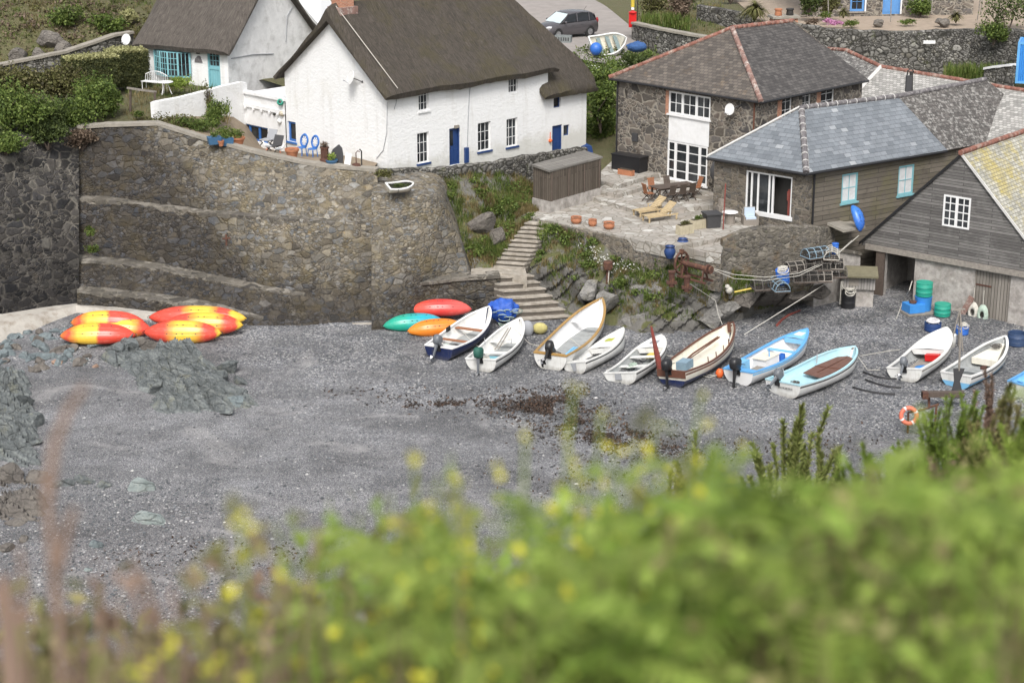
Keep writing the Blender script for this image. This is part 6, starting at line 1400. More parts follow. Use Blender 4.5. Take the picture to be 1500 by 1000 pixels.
for px, py, lab, cm in ((1098,331,'grey wicker armchair with pale blue cushion beside the sliding door','cushion'),(1062,318,'grey wicker armchair behind the round white table','wicker')):
    o = empty('wicker_chair', at(px, py, z=4.05), R(8), lab, 'chair'); mb = MB(); mb.box(-.33,.33,-.3,.3,0,.42); obj('seat_base', mb, M['wicker'], o); mb = MB(); mb.box(-.33,.33,.2,.3,.42,.98); obj('backrest', mb, M['wicker'], o)
    mb = MB(); mb.box(-.28,.28,-.27,.19,.42,.52); mb.box(-.28,.28,.08,.19,.53,.98); obj('cushion', mb, M[cm], o)
    for x in (-.37,.37): mb = MB(); mb.box(x-.04,x+.04,-.3,.3,.0,.62); obj('armrest', mb, M['wicker'], o)
mb = MB(); p = at(1059,340,z=4.0); mb.tube([p, p+Vector((.05,0,2.6))], .035, 6); obj('timber_pole', mb, M['redwood'], label='slim reddish timber pole standing at the patio corner', cat='pole')
p = at(1065,335,z=3.2); mb = MB(); mb.tube([p, p+Vector((-.03,.3,4.2))], .03, 6); obj('rope_post', mb, M['wood_grey'], label='thin grey flag line post at the corner of the quay garden wall', cat='pole')
mb = MB(); p = at(1056,246,D=101.5); T = Matrix.Translation(p) @ Matrix.Rotation(R(30),4,'Y'); mb.ball((0,0,0),(.55,.1,.8),12,T); obj('folded_parasol', mb, M['darkgrey'], smooth=60, label='dark grey furled canvas cover beside the french windows', cat='cover')
for px, py, lab, h in ((981,378,'taller dark blue glazed jar beside the patio corner',.62),(1000,358,'lower dark blue bowl right of the blue jar',.3)):
    p = at(px, py, D=89.9) if h > .5 else at(px, py, z=3.97); o = empty('glazed_jar', p, 0, lab, 'jar'); mb = MB(); mb.lathe([(.16,0),(.27,.2*h/.6),(.30,h*.6),(.22,h*.9),(.27,h),(.2,h),(.15,h*.8)], 16); obj('jar', mb, M['blue_paint'], o, smooth=50)
    mb = MB(); mb.torus((0,0,h),.24,.025); obj('rim', mb, M['navy'], o)
mb = MB(); Wf_ = Wall(Fc(15.6,0), Fc(17.5,0)); p = at(845,222,D=107.5); mb.loft([[p+Vector((-1.3,-.3,-.2)), p+Vector((1.0,.6,-.2))], [p+Vector((-1.2,-.3,.35)), p+Vector((.9,.6,.2))], [p+Vector((-1.1,.2,.6)), p+Vector((.4,.8,.45))]]); obj('blue_cover', mb, M['blue_paint'], label='dark blue sheet covering things beside the right-hand blue door', cat='cover')
mb = MB(); k = wp(Wf,805,201,-.06); mb.tube([k+Vector((0,0,.3)), k, k+Vector((.0,0,-.1))], .02, 5); mb.ball(k+Vector((0,0,-.2)), .12); obj('hanging_float', mb, M['orange'], label='small orange float hung left of the right-hand blue door', cat='float', smooth=60)
# winch
wz = at(1003,403,D=89.2); o = empty('rusty_winch', wz, R(-42), 'old rusty boat winch with spoked wheel and drum on the rock bank', 'winch')
mb = MB(); mb.tube([(-.1,0,.78),(1.75,0,.70)], .17, 12); mb.tube([(-.5,0,.78),(2.0,0,.70)], .06, 8); obj('drum', mb, M['rust'], o, smooth=50)
mb = MB(); T = Matrix.Translation((-.28,0,.78)) @ Matrix.Rotation(R(90),4,'Y'); mb.torus((0,0,0),.68,.085,T,26,6)
for k in range(6): a = k*1.047; mb.bar(T @ Vector((0,0,0)), T @ Vector((.66*math.cos(a),.66*math.sin(a),0)), .07)
obj('wheel', mb, M['rust'], o, smooth=50); mb = MB(); T = Matrix.Translation((1.75,0,.7)) @ Matrix.Rotation(R(90),4,'Y'); mb.lathe([(.3,-.08),(.32,0),(.3,.08)], 14, T); mb.lathe([(.24,.2),(.26,.25),(.24,.3)], 14, T); obj('brake_drum', mb, M['rust'], o)
for x in (-.05,1.5):
    for s in (-1,1): mb = MB(); mb.bar((x,0,.75),(x+.05,s*.35,-.1),.09); obj('leg', mb, M['rust'], o)
mb = MB(); mb.bar((-.3,-.4,.0),(1.9,-.4,-.1),.12); mb.bar((-.3,.4,.0),(1.9,.4,-.1),.12); obj('base_rail', mb, M['rust'], o); mb = MB(); mb.box(-.40,-.16,-.10,.10,1.30,1.62); obj('gear_post', mb, M['rust'], o); o.scale = (.8,)*3
for px, py, lab in ((984,408,'left rusty iron bollard in front of the winch'),(1006,415,'right rusty iron bollard in front of the winch')):
    o = empty('iron_bollard', at(px, py+3, D=88.6), 0, lab, 'bollard', 'rusty bollards by the winch'); mb = MB(); mb.lathe([(.15,-.3),(.15,.4),(.19,.42),(.19,.5),(.02,.51)], 12); obj('post', mb, M['rust'], o); mb = MB(); mb.box(-.26,.26,-.16,.16,-.16,-.04); obj('base_plate', mb, M['rust'], o)
o = empty('capstan_post', at(890,428,D=91.8), 0, 'rusty mooring post with flat head standing on the bank', 'mooring post'); mb = MB(); mb.lathe([(.1,-.3),(.09,1.2),(.22,1.22),(.25,1.3),(.25,1.62),(.2,1.66),(.02,1.66)], 12); obj('post', mb, M['rust'], o)
mb = MB(); mb.tube([(.05,-.1,1.25),(.02,-.12,.6),(.15,-.3,-.3),(.5,-.5,-1.0),(.65,-.7,-1.7)], .03, 5); obj('rope', mb, M['rope_pale'], o)
p = at(1068,425,D=90.3); mb = MB(); mb.ball((p.x,p.y,p.z),(.2,.16,.2)); mb.ball((p.x-.1,p.y,p.z+.18),.14); obj('white_fender', mb, M['rope_pale'], smooth=60, label='small dirty white fender lying on the rocks below the winch', cat='fender')
def rope(name, pts, r, mat, lab): mb = MB(); mb.tube(pts, r, 5); return obj(name, mb, M[mat], label=lab, cat='rope')
rope('winch_rope', [at(1040,392,D=89), at(1075,402,D=89), at(1120,406,D=89), at(1170,400,D=89.6), at(1218,380,D=91), at(1258,345,D=93.0)], .018, 'rope_pale', 'upper pale rope sagging from the winch to the slab')
rope('winch_rope', [at(1042,394,D=88.9), at(1075,408,D=88.8), at(1120,411,D=88.8), at(1170,404,D=89.4), at(1215,382,D=90.8), at(1248,352,D=92.8)], .016, 'rope_pale', 'lower pale rope sagging from the winch beside the upper one')
rope('mooring_rope', [at(1230,402,D=91.9), at(1180,434,D=89.5), at(1130,465,D=87.2), at(1090,490,D=85.5)], .022, 'rope_pale', 'taut pale rope running from the hutch down across the shingle')
rope('mooring_rope', [at(1010,415,D=90), at(1048,440,D=89.5), at(1052,460,D=88.8), at(1058,475,D=88)], .015, 'rope_pale', 'thin rope hanging from the right bollard over the rocks')
p = at(1093,425,D=90.4); mb = MB(); mb.tube([p-Vector((.6,0,.1)), p+Vector((.55,.1,.12))], .05, 6); obj('yellow_pole', mb, M['yellow_paint'], label='short yellow plastic pipe on the rocks left of the lobster pots', cat='pipe')
# ================================================================== boats
def outboard(par, H, col, tilt=40, s=1.0, cover=None, y=0.0):
    T = Matrix.Translation((-.02, y, H+.02)) @ Matrix.Rotation(R(tilt), 4, 'Y') @ Matrix.Scale(s, 4)
    mb = MB(); rows = []
    for z, lx, ly, ox in ((.02,.14,.10,-.16),(.06,.20,.14,-.17),(.22,.25,.16,-.19),(.36,.24,.155,-.19),(.43,.18,.11,-.17),(.45,.06,.04,-.16)):
        rows.append([T @ Vector((ox+lx*math.copysign(abs(math.cos(a))**.6, math.cos(a)), ly*math.copysign(abs(math.sin(a))**.6, math.sin(a)), z)) for a in [k*math.pi/8 for k in range(16)]])
    mb.loft(rows, close=True, cap=True); ob = obj('outboard_motor', mb, M[cover or col], par, smooth=50)
    mb = MB(); rows = []
    for z, lx, ly, ox in ((.04,.12,.07,-.17),(-.25,.08,.045,-.16),(-.55,.07,.035,-.16),(-.72,.09,.03,-.17)):
        rows.append([T @ Vector((ox+lx*math.cos(a), ly*math.sin(a), z)) for a in [k*math.pi/5 for k in range(10)]])
    mb.loft(rows, close=True, cap=True); mb.tube([T @ Vector((-.02,0,-.70)), T @ Vector((-.12,0,-.70)), T @ Vector((-.32,0,-.70)), T @ Vector((-.42,0,-.70))], [.02,.055,.05,.02], 8)
    mb.prism([T @ Vector(q) for q in ((-.35,-.16,-.50),(-.02,-.16,-.50),(-.02,.16,-.50),(-.35,.16,-.50))] if False else [T @ Vector(q) for q in ((-.34,-.09,-.55),(-.05,-.09,-.55),(-.05,.09,-.55),(-.34,.09,-.55))], T.to_3x3() @ Vector((0,0,-.015)))
    obj('motor_leg', mb, M[col], ob, smooth=50)
    mb = MB()
    for k in range(3):
        a = k*2.094; mb.prism([T @ Vector((-.43,.02*math.cos(a)-.03*math.sin(a),-.70+.02*math.sin(a)+.03*math.cos(a))), T @ Vector((-.40,.15*math.cos(a)-.05*math.sin(a),-.70+.15*math.sin(a)+.05*math.cos(a))), T @ Vector((-.45,.14*math.cos(a)+.06*math.sin(a),-.70+.14*math.sin(a)-.06*math.cos(a)))], (.012,0,.01))
    obj('propeller', mb, M['alloy'], ob)
    mb = MB(); mb.box(-.06,.06,y-.13,y+.13,H-.20,H+.12); obj('clamp_bracket', mb, M['black_plastic'], ob)
    mb = MB(); mb.tube([T @ Vector((0,0,.18)), T @ Vector((.28,.02,.2)), T @ Vector((.5,.04,.18))], .02, 6); obj('tiller', mb, M['black_plastic'], ob)
def boat(name, label, stern, bow, B, H, hull, inner, rail, bottom=None, stripe=None, band=None, thw=(.30,.58), thm=None, fore=0.0, forem=None, stern_deck=0.0, sdm=None, heel=0, st=.78, bowup=1.45, motor=None, tilt=40, ms=1.0, cover=None, floor=.26, floorm=None, full=2.2, group='boats pulled up on the shingle', zb=None, pitch=None, my=0.0, hatch=None, rw=.045):
    B *= 1.07; H *= 1.10; heel = heel-5 if group else heel
    p0 = beach(*stern); p0 = at(stern[0], stern[1], z=p0.z+H*.9); g0 = bz(p0.x, p0.y) if zb is None else zb
    p0 = at(stern[0], stern[1], z=g0+H*.9)
    p1 = at(bow[0], bow[1], z=(bz(p0.x, p0.y+2) if zb is None else zb)+H*bowup*.98)
    d = Vector((p1.x-p0.x, p1.y-p0.y, 0)); L = d.length; rz = math.atan2(d.y, d.x)
    g1 = bz(p1.x, p1.y) if zb is None else zb
    o = empty(name, (p0.x, p0.y, g0-.11), rz, label, 'boat', group)
    o.rotation_euler = (R(heel), -math.atan2(g1-g0, L) if pitch is None else R(pitch), rz)
    N = 26; V = 12
    def f(t):
        if t < .42: return lerp(st, 1, math.sin(t/.42*math.pi/2))
        return max(0.0, 1-((t-.42)/.58)**full)**.85
    def zs(t): return H*(.92-.10*math.sin(min(t/.8,1)*math.pi)+(bowup-.92)*max(0, (t-.25)/.75)**2)
    def zk(t): return .02+.10*H*(1-t)**2*.4+H*.55*max(0, (t-.72)/.28)**2.2
    def pt(t, v, off=0.0, s=1, fl=0.0):
        b = max(.0, B/2*f(t)-off); th = v*math.pi/2
        y = b*math.sin(th)**.5; z = zk(t)+(zs(t)-zk(t))*(1-math.cos(th))**.80
        x = t*L-off*(t > .9)*1.5*t - (1-v)*max(0, t-.80)*L*.42
        if t == 0: x += off - .0 + (1-v)*.06
        if fl: z = max(z, fl)
        return (x, s*y, z)
    ts = [i/N for i in range(N+1)]; vs = [-1+2*j/(2*V) for j in range(2*V+1)]
    mb = MB()
    for i in range(N):
        for j in range(2*V):
            q = [pt(ts[a], abs(vs[b]), 0, 1 if vs[b] >= 0 else -1) for a, b in ((i,j),(i+1,j),(i+1,j+1),(i,j+1))]
            vm = abs(vs[j]+vs[j+1])/2
            mb.mi = 0 if vm > .60 or not bottom else 1
            if stripe and .84 < vm < .93: mb.mi = 2
            if band and vm > .93: mb.mi = 3
            mb.add(q, [(0,1,2,3)])
    mb.mi = 0; row = [pt(0, abs(v), 0, 1 if v >= 0 else -1) for v in vs]
    for j in range(2*V):
        vm = abs(vs[j]+vs[j+1])/2; mb.mi = 0 if vm > .60 or not bottom else 1
        if band and vm > .93: mb.mi = 3
        z0, z1 = row[j], row[j+1]; mb.add([z0, z1, (z1[0], 0, z1[2]), (z0[0], 0, z0[2])], [(0,1,2,3)])
    hm = [M[hull], M[bottom or hull], M[stripe or hull], M[band or hull]]
    mb2 = mb; obj('hull', mb2, hm, o, smooth=30)
    fl = H*floor; mb = MB()
    for i in range(N):
        for j in range(2*V):
            q = [pt(min(ts[a], .985), abs(vs[b]), .05, 1 if vs[b] >= 0 else -1, fl) for a, b in ((i,j),(i,j+1),(i+1,j+1),(i+1,j))]; mb.add(q, [(0,1,2,3)])
    row = [pt(0, abs(v), .05, 1 if v >= 0 else -1, fl) for v in vs]
    for j in range(2*V): z0, z1 = row[j], row[j+1]; mb.add([z0, z1, (z1[0]+.02, 0, z1[2]), (z0[0]+.02, 0, z0[2])], [(3,2,1,0)])
    obj('interior', mb, M[inner], o, smooth=30)
    if floorm:
        mb = MB(); rows = []
        for i in range(1, 17): t = i/19; w_ = max(.03, B/2*f(t)*.62-.06); rows.append([(t*L, -w_, fl+.012), (t*L, w_, fl+.012)])
        mb.loft(rows); obj('floorboards', mb, M[floorm], o)
    mb = MB()
    for s in (-1, 1):
        rows = []
        for i in range(N+1):
            x, y, z = pt(ts[i], 1, 0, s); w = rw; yi = y-s*min(abs(y), w*1.9)
            rows.append([(x, y+s*.02, z-.03), (x, y+s*.02, z+.025), (x-(.03 if i == N else 0), yi, z+.025), (x-(.03 if i == N else 0), yi, z-.03)])
        mb.loft(rows, close=True, cap=True)
    w = B/2*f(0); z = zs(0); mb.box(-.025, .07, -w, w, z-.03, z+.028); obj('gunwale', mb, M[rail], o, smooth=30)
    mb = MB(); mb.tube([pt(t_, 1, -.012, 1) for t_ in ts], .012, 4) if False else None
    mb = MB(); mb.bar((0.15,0,.0), (L*.8,0,zk(.8)-.02), .06, .09); mb.tube([pt(t_, 0, 0, 1) for t_ in (.8,.85,.9,.95,1.0)]+[pt(1, v, 0, 1) for v in (.3,.6,.85,1)], .03, 6); obj('keel', mb, M[bottom or hull], o)
    for t_ in thw:
        w = B/2*f(t_)-.06; z = zs(t_)-H*.22; mb = MB(); mb.box(t_*L-.13, t_*L+.13, -w, w, z-.03, z+.012); obj('thwart', mb, M[thm or inner], o)
    if fore:
        mb = MB(); rows = []
        for i in range(9): t = lerp(fore, .985, i/8); w = max(.0, B/2*f(t)-.04); rows.append([(t*L, -w, zs(t)-.01), (t*L, 0, zs(t)+.03*(1-i/8)+.01), (t*L, w, zs(t)-.01)])
        mb.loft(rows); w = B/2*f(fore)-.05; mb.poly([(fore*L,-w,zs(fore)-.01),(fore*L,w,zs(fore)-.01),(fore*L,w*.85,zs(fore)-.26),(fore*L,-w*.85,zs(fore)-.26)]); fd_ = obj('foredeck', mb, M[forem or inner], o, smooth=40)
        if hatch: t = lerp(fore, 1, .42); mb = MB(); mb.box(t*L-.22,t*L+.22,-.2,.2,zs(t)+.0,zs(t)+.045); obj('hatch', mb, M[hatch], fd_)
    if stern_deck:
        w0 = B/2*f(0)-.05; w1 = B/2*f(stern_deck)-.06; mb = MB(); z = zs(.02)-.06; mb.prism([(.06,-w0,z),(stern_deck*L,-w1,z),(stern_deck*L,w1,z),(.06,w0,z)], (0,0,-.05)); obj('stern_seat', mb, M[sdm or inner], o)
    if motor: outboard(o, zs(0), motor, tilt, ms, cover, my)
    return o, L, zs, f, H
def sub(o, name, mb, mat, **k): return obj(name, mb, M[mat], o, **k)
# 1 navy
o, L, zs, f, H = boat('rowing_boat', 'white boat with dark navy hull, grey outboard and orange-brown seat', (643,505), (718,449), 1.85, .78, 'navy', 'white_grp', 'white_paint', thw=(.62,), thm='wood_red', motor='grey_plastic', tilt=38, ms=1.15, floorm='grey_grp', heel=4, stern_deck=.12, sdm='white_grp')
mb = MB(); mb.box(.33*L-.12,.33*L+.12,-.78,.78,H*.62,H*.66); sub(o, 'thwart', mb, 'wood_red')
for k in range(3): mb = MB(); mb.box(.42*L+k*.13,.42*L+k*.13+.07,.74,.82,H*.85,H*1.12); sub(o, 'fender_peg', mb, 'black_plastic')
mb = MB(); mb.tube([(.12*L,.5,H*.9),(.10*L,.52,H*1.35)],.03); sub(o, 'rod_holder', mb, 'black_plastic'); mb = MB(); mb.ball((.25*L,-.1,H*.45),(.4,.25,.1)); sub(o, 'gear_bag', mb, 'darkgrey', smooth=60)
# 2 green covered motor
o, L, zs, f, H = boat('rowing_boat', 'small white dinghy with dark green cover over its outboard', (706,523), (766,466), 1.75, .75, 'white_grp', 'white_grp', 'white_grp', stripe='darkgrey', thw=(.34,.60), motor='grey_plastic', cover='tarp_green', tilt=20, ms=1.25, heel=0, floorm='grey_grp', st=.85)
mb = MB(); mb.tube([(.38*L,-.1,H*.75),(.80*L,.12,H*1.2)],.03); mb.tube([(.36*L,.05,H*.75),(.78*L,.22,H*1.2)],.03); sub(o, 'oar', mb, 'wood_grey'); mb = MB(); mb.tube([(.42*L,.7,H*.9),(.43*L,.72,H*1.3)],.02); mb.tube([(.42*L,-.7,H*.9),(.43*L,-.72,H*1.3)],.02); sub(o, 'rowlock', mb, 'lead')
mb = MB(); mb.box(.15*L,.28*L,-.5,.2,H*.35,H*.5); sub(o, 'teal_box', mb, 'teal_dull')
# 3 white with varnished rail
o, L, zs, f, H = boat('rowing_boat', 'large white open boat with varnished wooden rail and black outboard', (806,516), (883,440), 2.0, .90, 'white_grp', 'white_paint', 'varnish', thw=(.70,), motor='black_plastic', tilt=58, ms=1.2, heel=5, floorm='grey_grp', bowup=1.5, my=.05, rw=.06)
mb = MB(); mb.box(.02,.16,-.75,.75,H*.70,H*.97); sub(o, 'transom_board', mb, 'varnish')
for k in range(3): mb = MB(); mb.box(.18*L,.36*L,-.55+k*.13,-.55+k*.13+.1,H*.42,H*.45); sub(o, 'blue_oar_blade', mb, 'skyblue')
mb = MB(); mb.ball((.10*L,.25,H*.85),(.3,.28,.16)); sub(o, 'motor_wrap', mb, 'darkgrey', smooth=60)
# 4
o, L, zs, f, H = boat('rowing_boat', 'small white dinghy with black rub rail, between the varnished boat and the grey-floored dinghy', (845,528), (921,480), 1.5, .66, 'white_grp', 'white_grp', 'white_grp', stripe='black_plastic', thw=(), fore=.52, forem='white_grp', hatch='hatch_lime', heel=-10, floorm='grey_grp', st=.86, stern_deck=.14)
mb = MB(); mb.prism([(-.03,-.16,H*.9),(-.03,.16,H*.9),(-.03,.08,H*.35),(-.03,-.08,H*.35)], (-.02,0,0)); sub(o, 'rudder_plate', mb, 'feather_grey'); mb = MB(); mb.torus((.32*L,.05,H*.42),.28,.035); sub(o, 'rope_coil', mb, 'rope_dark')
# 5
o, L, zs, f, H = boat('rowing_boat', 'white dinghy with grey floor and square grey transom plate, beside the red mast', (912,543), (975,489), 1.75, .66, 'white_grp', 'grey_grp', 'white_grp', stripe='black_plastic', thw=(.36,.60), thm='white_grp', fore=.72, forem='white_grp', hatch='feather_grey', heel=-6, floorm='grey_grp', st=.92, full=2.8)
mb = MB(); mb.box(-.035,0,-.05,.28,H*.45,H*.85); sub(o, 'transom_plate', mb, 'feather_grey'); mb = MB(); mb.box(.62*L,.78*L,-.4,.1,H*.55,H*.75); sub(o, 'yellow_bag', mb, 'yellow_paint')
# 6 cream
o, L, zs, f, H = boat('fishing_boat', 'cream clinker boat with brown rails and navy bottom, bearing a red mast at its stern', (986,540), (1078,472), 2.0, .92, 'cream_grp', 'cream_grp', 'brownwood', bottom='navy', stripe='brownwood', thw=(), motor='black_plastic', tilt=8, ms=1.25, heel=0, bowup=1.4, my=.1, floor=.5, st=.72)
mb = MB(); mb.mi = 0; mb.tube([(.03*L,.62,H*.5),(.01*L,.72,H*1.5),(-.01*L,.86,H*3.0)], [.15,.14,.05], 8); sub(o, 'mast', mb, 'redwood')
mb = MB(); mb.box(.10*L,.21*L,-.45,.1,H*.75,H*1.12); sub(o, 'grey_blue_box', mb, 'bluebox'); mb = MB(); mb.tube([(.22*L,.28,H*.75),(.45*L,.40,H*.82),(.8*L,.2,H*1.0)], .045, 6); mb.tube([(.22*L,.20,H*.78),(.8*L,.1,H*1.0)], .03, 6); sub(o, 'spars', mb, 'brownwood')
for t_ in (.3,.42,.55,.66): mb = MB(); w = 1.0*f(t_)-.04; mb.tube([(t_*L,-w,zs(t_)-.05),(t_*L,-w+.01,zs(t_)+.25)],.028); sub(o, 'thole_post', mb, 'brownwood')
for t_ in (.93,): mb = MB(); mb.box(t_*L-.06,t_*L+.06,-.07,.07,zs(t_)-.3,zs(t_)+.2); sub(o, 'mooring_bitt', mb, 'brownwood')
mb = MB(); mb.box(-.04,.0,-.75,.75,H*.6,H*.95); sub(o, 'transom_board', mb, 'brownwood')
# 7 blue / white
o, L, zs, f, H = boat('fishing_boat', 'white boat with bright blue rails and engine box, black outboard at its stern', (1083,540), (1186,481), 1.95, .80, 'white_paint', 'white_paint', 'azure', stripe='skyblue', thw=(.64,), thm='skyblue', motor='black_plastic', tilt=14, ms=1.35, heel=1, fore=.80, forem='skyblue', hatch='white_paint', stern_deck=.10, sdm='azure', bowup=1.35, rw=.07)
mb = MB(); mb.box(.28*L,.46*L,-.45,.3,H*.3,H*.98); eb = sub(o, 'engine_box', mb, 'white_paint'); mb = MB(); mb.box(.27*L,.47*L,-.48,.33,H*.982,H*1.03); obj('lid', mb, M['cream_grp'], eb); mb = MB(); mb.lathe([(.17,0),(.19,.42),(.17,.42),(.15,.05)], 14, Matrix.Translation((.53*L,-.3,H*.35))); sub(o, 'blue_bucket', mb, 'blue_plastic', smooth=40)
mb = MB(); mb.box(.10*L,.20*L,.15,.65,H*.5,H*1.12); sub(o, 'fish_box', mb, 'skyblue'); mb = MB(); mb.box(.14*L,.26*L,-.5,-.0,H*.6,H*.66); sub(o, 'grey_tray', mb, 'wood_grey')
mb = MB(); mb.tube([(.36*L,-.3,H*.9),(.36*L,-.3,H*1.5)],.03); sub(o, 'steering_post', mb, 'azure')
mb = MB(); w = .97*f(.18); 
for k in range(7): mb.box(.13*L+k*.085,.13*L+k*.085+.055,-w*.985-.03,-w*.985-.022,H*.74,H*.81)
mb.box(-.012,-.004,-.5,.5,H*.5,H*.54) if False else None
sub(o, 'red_lettering', mb, 'red_paint')
ob = empty('orange_buoy', beach(1054,553), 0, 'orange fender buoy hanging on the quarter of the blue railed boat', 'buoy'); mb = MB(); mb.ball((0,0,.22),(.2,.2,.24),12); obj('buoy', mb, M['orange'], ob, smooth=60); mb = MB(); mb.tube([(0,0,.45),(-.15,-.1,.15),(-.5,-.1,.05),(-1.0,.1,.1)],.02,5); obj('rope', mb, M['rope_pale'], ob)
# 8 pale blue inside
o, L, zs, f, H = boat('fishing_boat', 'broad off-white boat with pale blue inside and large brown hatch boards', (1149,557), (1256,507), 2.15, .82, 'white_grp', 'paleblue', 'paleblue', stripe='darkgrey', thw=(), motor='grey_plastic', tilt=62, ms=1.05, heel=0, st=.88, full=3.0, floor=.42, bowup=1.25, my=.3)
mb = MB(); mb.prism([(.36*L,-.62,H*.62),(.62*L,-.80,H*.66),(.86*L,-.5,H*.78),(.90*L,.05,H*.8),(.84*L,.42,H*.78),(.60*L,.66,H*.66),(.40*L,.55,H*.62)], (0,0,.05)); hb_ = sub(o, 'hatch_board', mb, 'brownwood2')
mb = MB(); mb.bar((.62*L,-.78,H*.66+.06),(.58*L,.62,H*.66+.06),.04,.03); mb.bar((.45*L,-.05,H*.64+.06),(.86*L,-.05,H*.79+.06),.03,.02); obj('batten', mb, M['brownwood'], hb_)
mb = MB(); mb.tube([(.62*L,.7,H*.8),(.64*L,.72,H*1.25)],.03); mb.tube([(.2*L,.8,H*.8),(.2*L,.85,H*1.2)],.02); sub(o, 'rowlock', mb, 'lead')
def lettering(o, L, B, zs, y_side, x0, n, mat, z0, hgt=.075, transom=False):
    for k in range(n):
        mb = MB(); a = x0+k*.095
        for dx, dz, w_, h_ in ((0,0,.016,hgt),(.0,hgt-.014,.055,.014),(.042,.0,.014,hgt) if k % 2 else (.0,0,.055,.014)):
            if transom: mb.box(-.032,-.022,a+dx,a+dx+w_,z0+dz,z0+dz+h_)
            else: mb.box(a+dx,a+dx+w_,y_side-.012,y_side,z0+dz,z0+dz+h_)
        sub(o, 'lettering', mb, mat)
lettering(o, L, 2.15, zs, 0, -.55, 9, 'darkgrey', H*.58, .09, True)
rg = random.Random(77)
for nm, bx in (('rowing_boat',.5),('rowing_boat.001',.22),('rowing_boat.002',.55),('rowing_boat.004',.45),('fishing_boat.002',.22),('fishing_boat',.6)):
    b_ = bpy.data.objects.get(nm)
    if not b_: continue
    mb = MB(); l_ = max(v.co.x for v in b_.children[0].data.vertices); zf = .42
    for k in range(5): mb.torus((bx*l_+rg.gauss(0,.05), .22+rg.gauss(0,.05), zf+k*.02), .13+.07*rg.random(), .018, Matrix.Rotation(R(rg.gauss(0,8)),4,'X'), 14, 5)
    sub(b_, 'coiled_line', mb, rg.choice(['rope_pale','rope_green','rope_dark']), smooth=60)
    p0_ = Vector((l_*.97, 0, .95)); q_ = b_.matrix_basis @ p0_; e_ = q_+Vector((.5+rg.random(), -.6+.9*rg.random(), 0)); e_.z = bz(e_.x, e_.y)+.04; m_ = (q_+e_)/2+Vector((.2,0,-.25)); m2 = e_+Vector((.6,.35*rg.gauss(0,1),0)); iv = b_.matrix_basis.inverted()
    mb = MB(); mb.tube([iv @ v for v in (q_, m_, e_, m2)], .018, 5); sub(b_, 'bow_line', mb, 'rope_pale')
# 9 white cuddy
o, L, zs, f, H = boat('dinghy', 'white dinghy with closed foredeck, grey outboard and a blue float inside', (1328,537), (1392,478), 1.85, .76, 'white_grp', 'grey_grp', 'white_grp', stripe='wood_grey', thw=(), motor='grey_plastic', tilt=48, ms=1.0, heel=-3, fore=.56, forem='white_grp', st=.88, full=2.6, floorm='wood_grey', rw=.07)
mb = MB(); mb.lathe([(.30,0),(.36,.06),(.30,.14),(.02,.16)], 16, Matrix.Translation((.28*L,-.2,H*.30))); sub(o, 'blue_float', mb, 'brightblue', smooth=50); mb = MB(); mb.box(.50*L,.55*L,-.6,.1,H*.35,H*.72); sub(o, 'red_bag', mb, 'red_paint')
# 10
o, L, zs, f, H = boat('dinghy', 'white dinghy with sky blue lower hull and cream bow locker, nearest the right edge', (1402,545), (1476,492), 1.75, .78, 'white_grp', 'grey_grp', 'white_grp', bottom='skyblue', stripe='darkgrey', thw=(.34,), heel=2, st=.84, rw=.06, floorm='grey_grp')
mb = MB(); mb.prism([(.56*L,-.66,H*.45),(.93*L,-.12,H*.75),(.93*L,.12,H*.75),(.56*L,.66,H*.45)], (0,0,.30)); sub(o, 'bow_locker', mb, 'cream_grp'); mb = MB()
rg = random.Random(2)
for k in range(9): mb.torus((.80*L+rg.gauss(0,.08), rg.gauss(0,.08), H*1.12+k*.012), .12+.05*rg.random(), .018, None, 12, 5)
sub(o, 'rope_coil', mb, 'rope_dark', smooth=60); mb = MB(); mb.box(.36*L,.42*L,-.5,-.3,H*.3,H*.75); sub(o, 'red_can', mb, 'rust')
mb = MB(); mb.prism([(.36*L,-.6,H*.5),(.37*L,-.6,H*.5),(.37*L,.55,H*.5),(.36*L,.55,H*.5)], (0,0,.02)); sub(o, 'cross_brace', mb, 'wood_grey')
# 11 cut by the edge
boat('dinghy', 'blue and white boat just entering at the right edge', (1496,560), (1560,520), 1.7, .75, 'white_grp', 'skyblue', 'azure', stripe='azure', heel=5)
# small dinghy up by the road and the tiny one on the buttress
pd = at(905,72,D=126)
o, L, zs, f, H = boat('dinghy', 'white dinghy with green-grey seats tipped on its side by the road', (885,60), (930,55), 1.9, .75, 'white_grp', 'cream_grp', 'white_grp', thw=(.3,.55,.75), thm='teal_grey', heel=28, group=None, zb=terr(pd.x, pd.y)-.1, st=.85, full=2.8, pitch=0)
o.location = Vector((pd.x-1.9, pd.y+.3, terr(pd.x, pd.y)+.25)); o.rotation_euler = (R(34), R(-2), R(14))
L0 = L
p = at(588,276,D=95.4); o, L, zs, f, H = boat('small_dinghy', 'tiny white dinghy full of dark weed on top of the stone buttress', (567,269), (605,264), .80, .36, 'cream_grp', 'iron', 'white_grp', thw=(), heel=14, group=None, zb=6.68, st=.9, full=3.5, bowup=1.05, pitch=0)
mb = MB(); rg = random.Random(8); leafcloud(mb, (.5*L,0,H*.85), (.45*L,.26,.13), 500, .04, rg); sub(o, 'weeds', mb, 'iron', uv=False); o.children[-1].data.materials[0] = G['bushdark']
for t_ in (.3,.75): mb = MB(); mb.tube([(t_*L,-.46,H*.9),(t_*L,-.44,H*.5),(t_*L,-.3,H*.1)],.012,4); sub(o, 'strap', mb, 'iron')
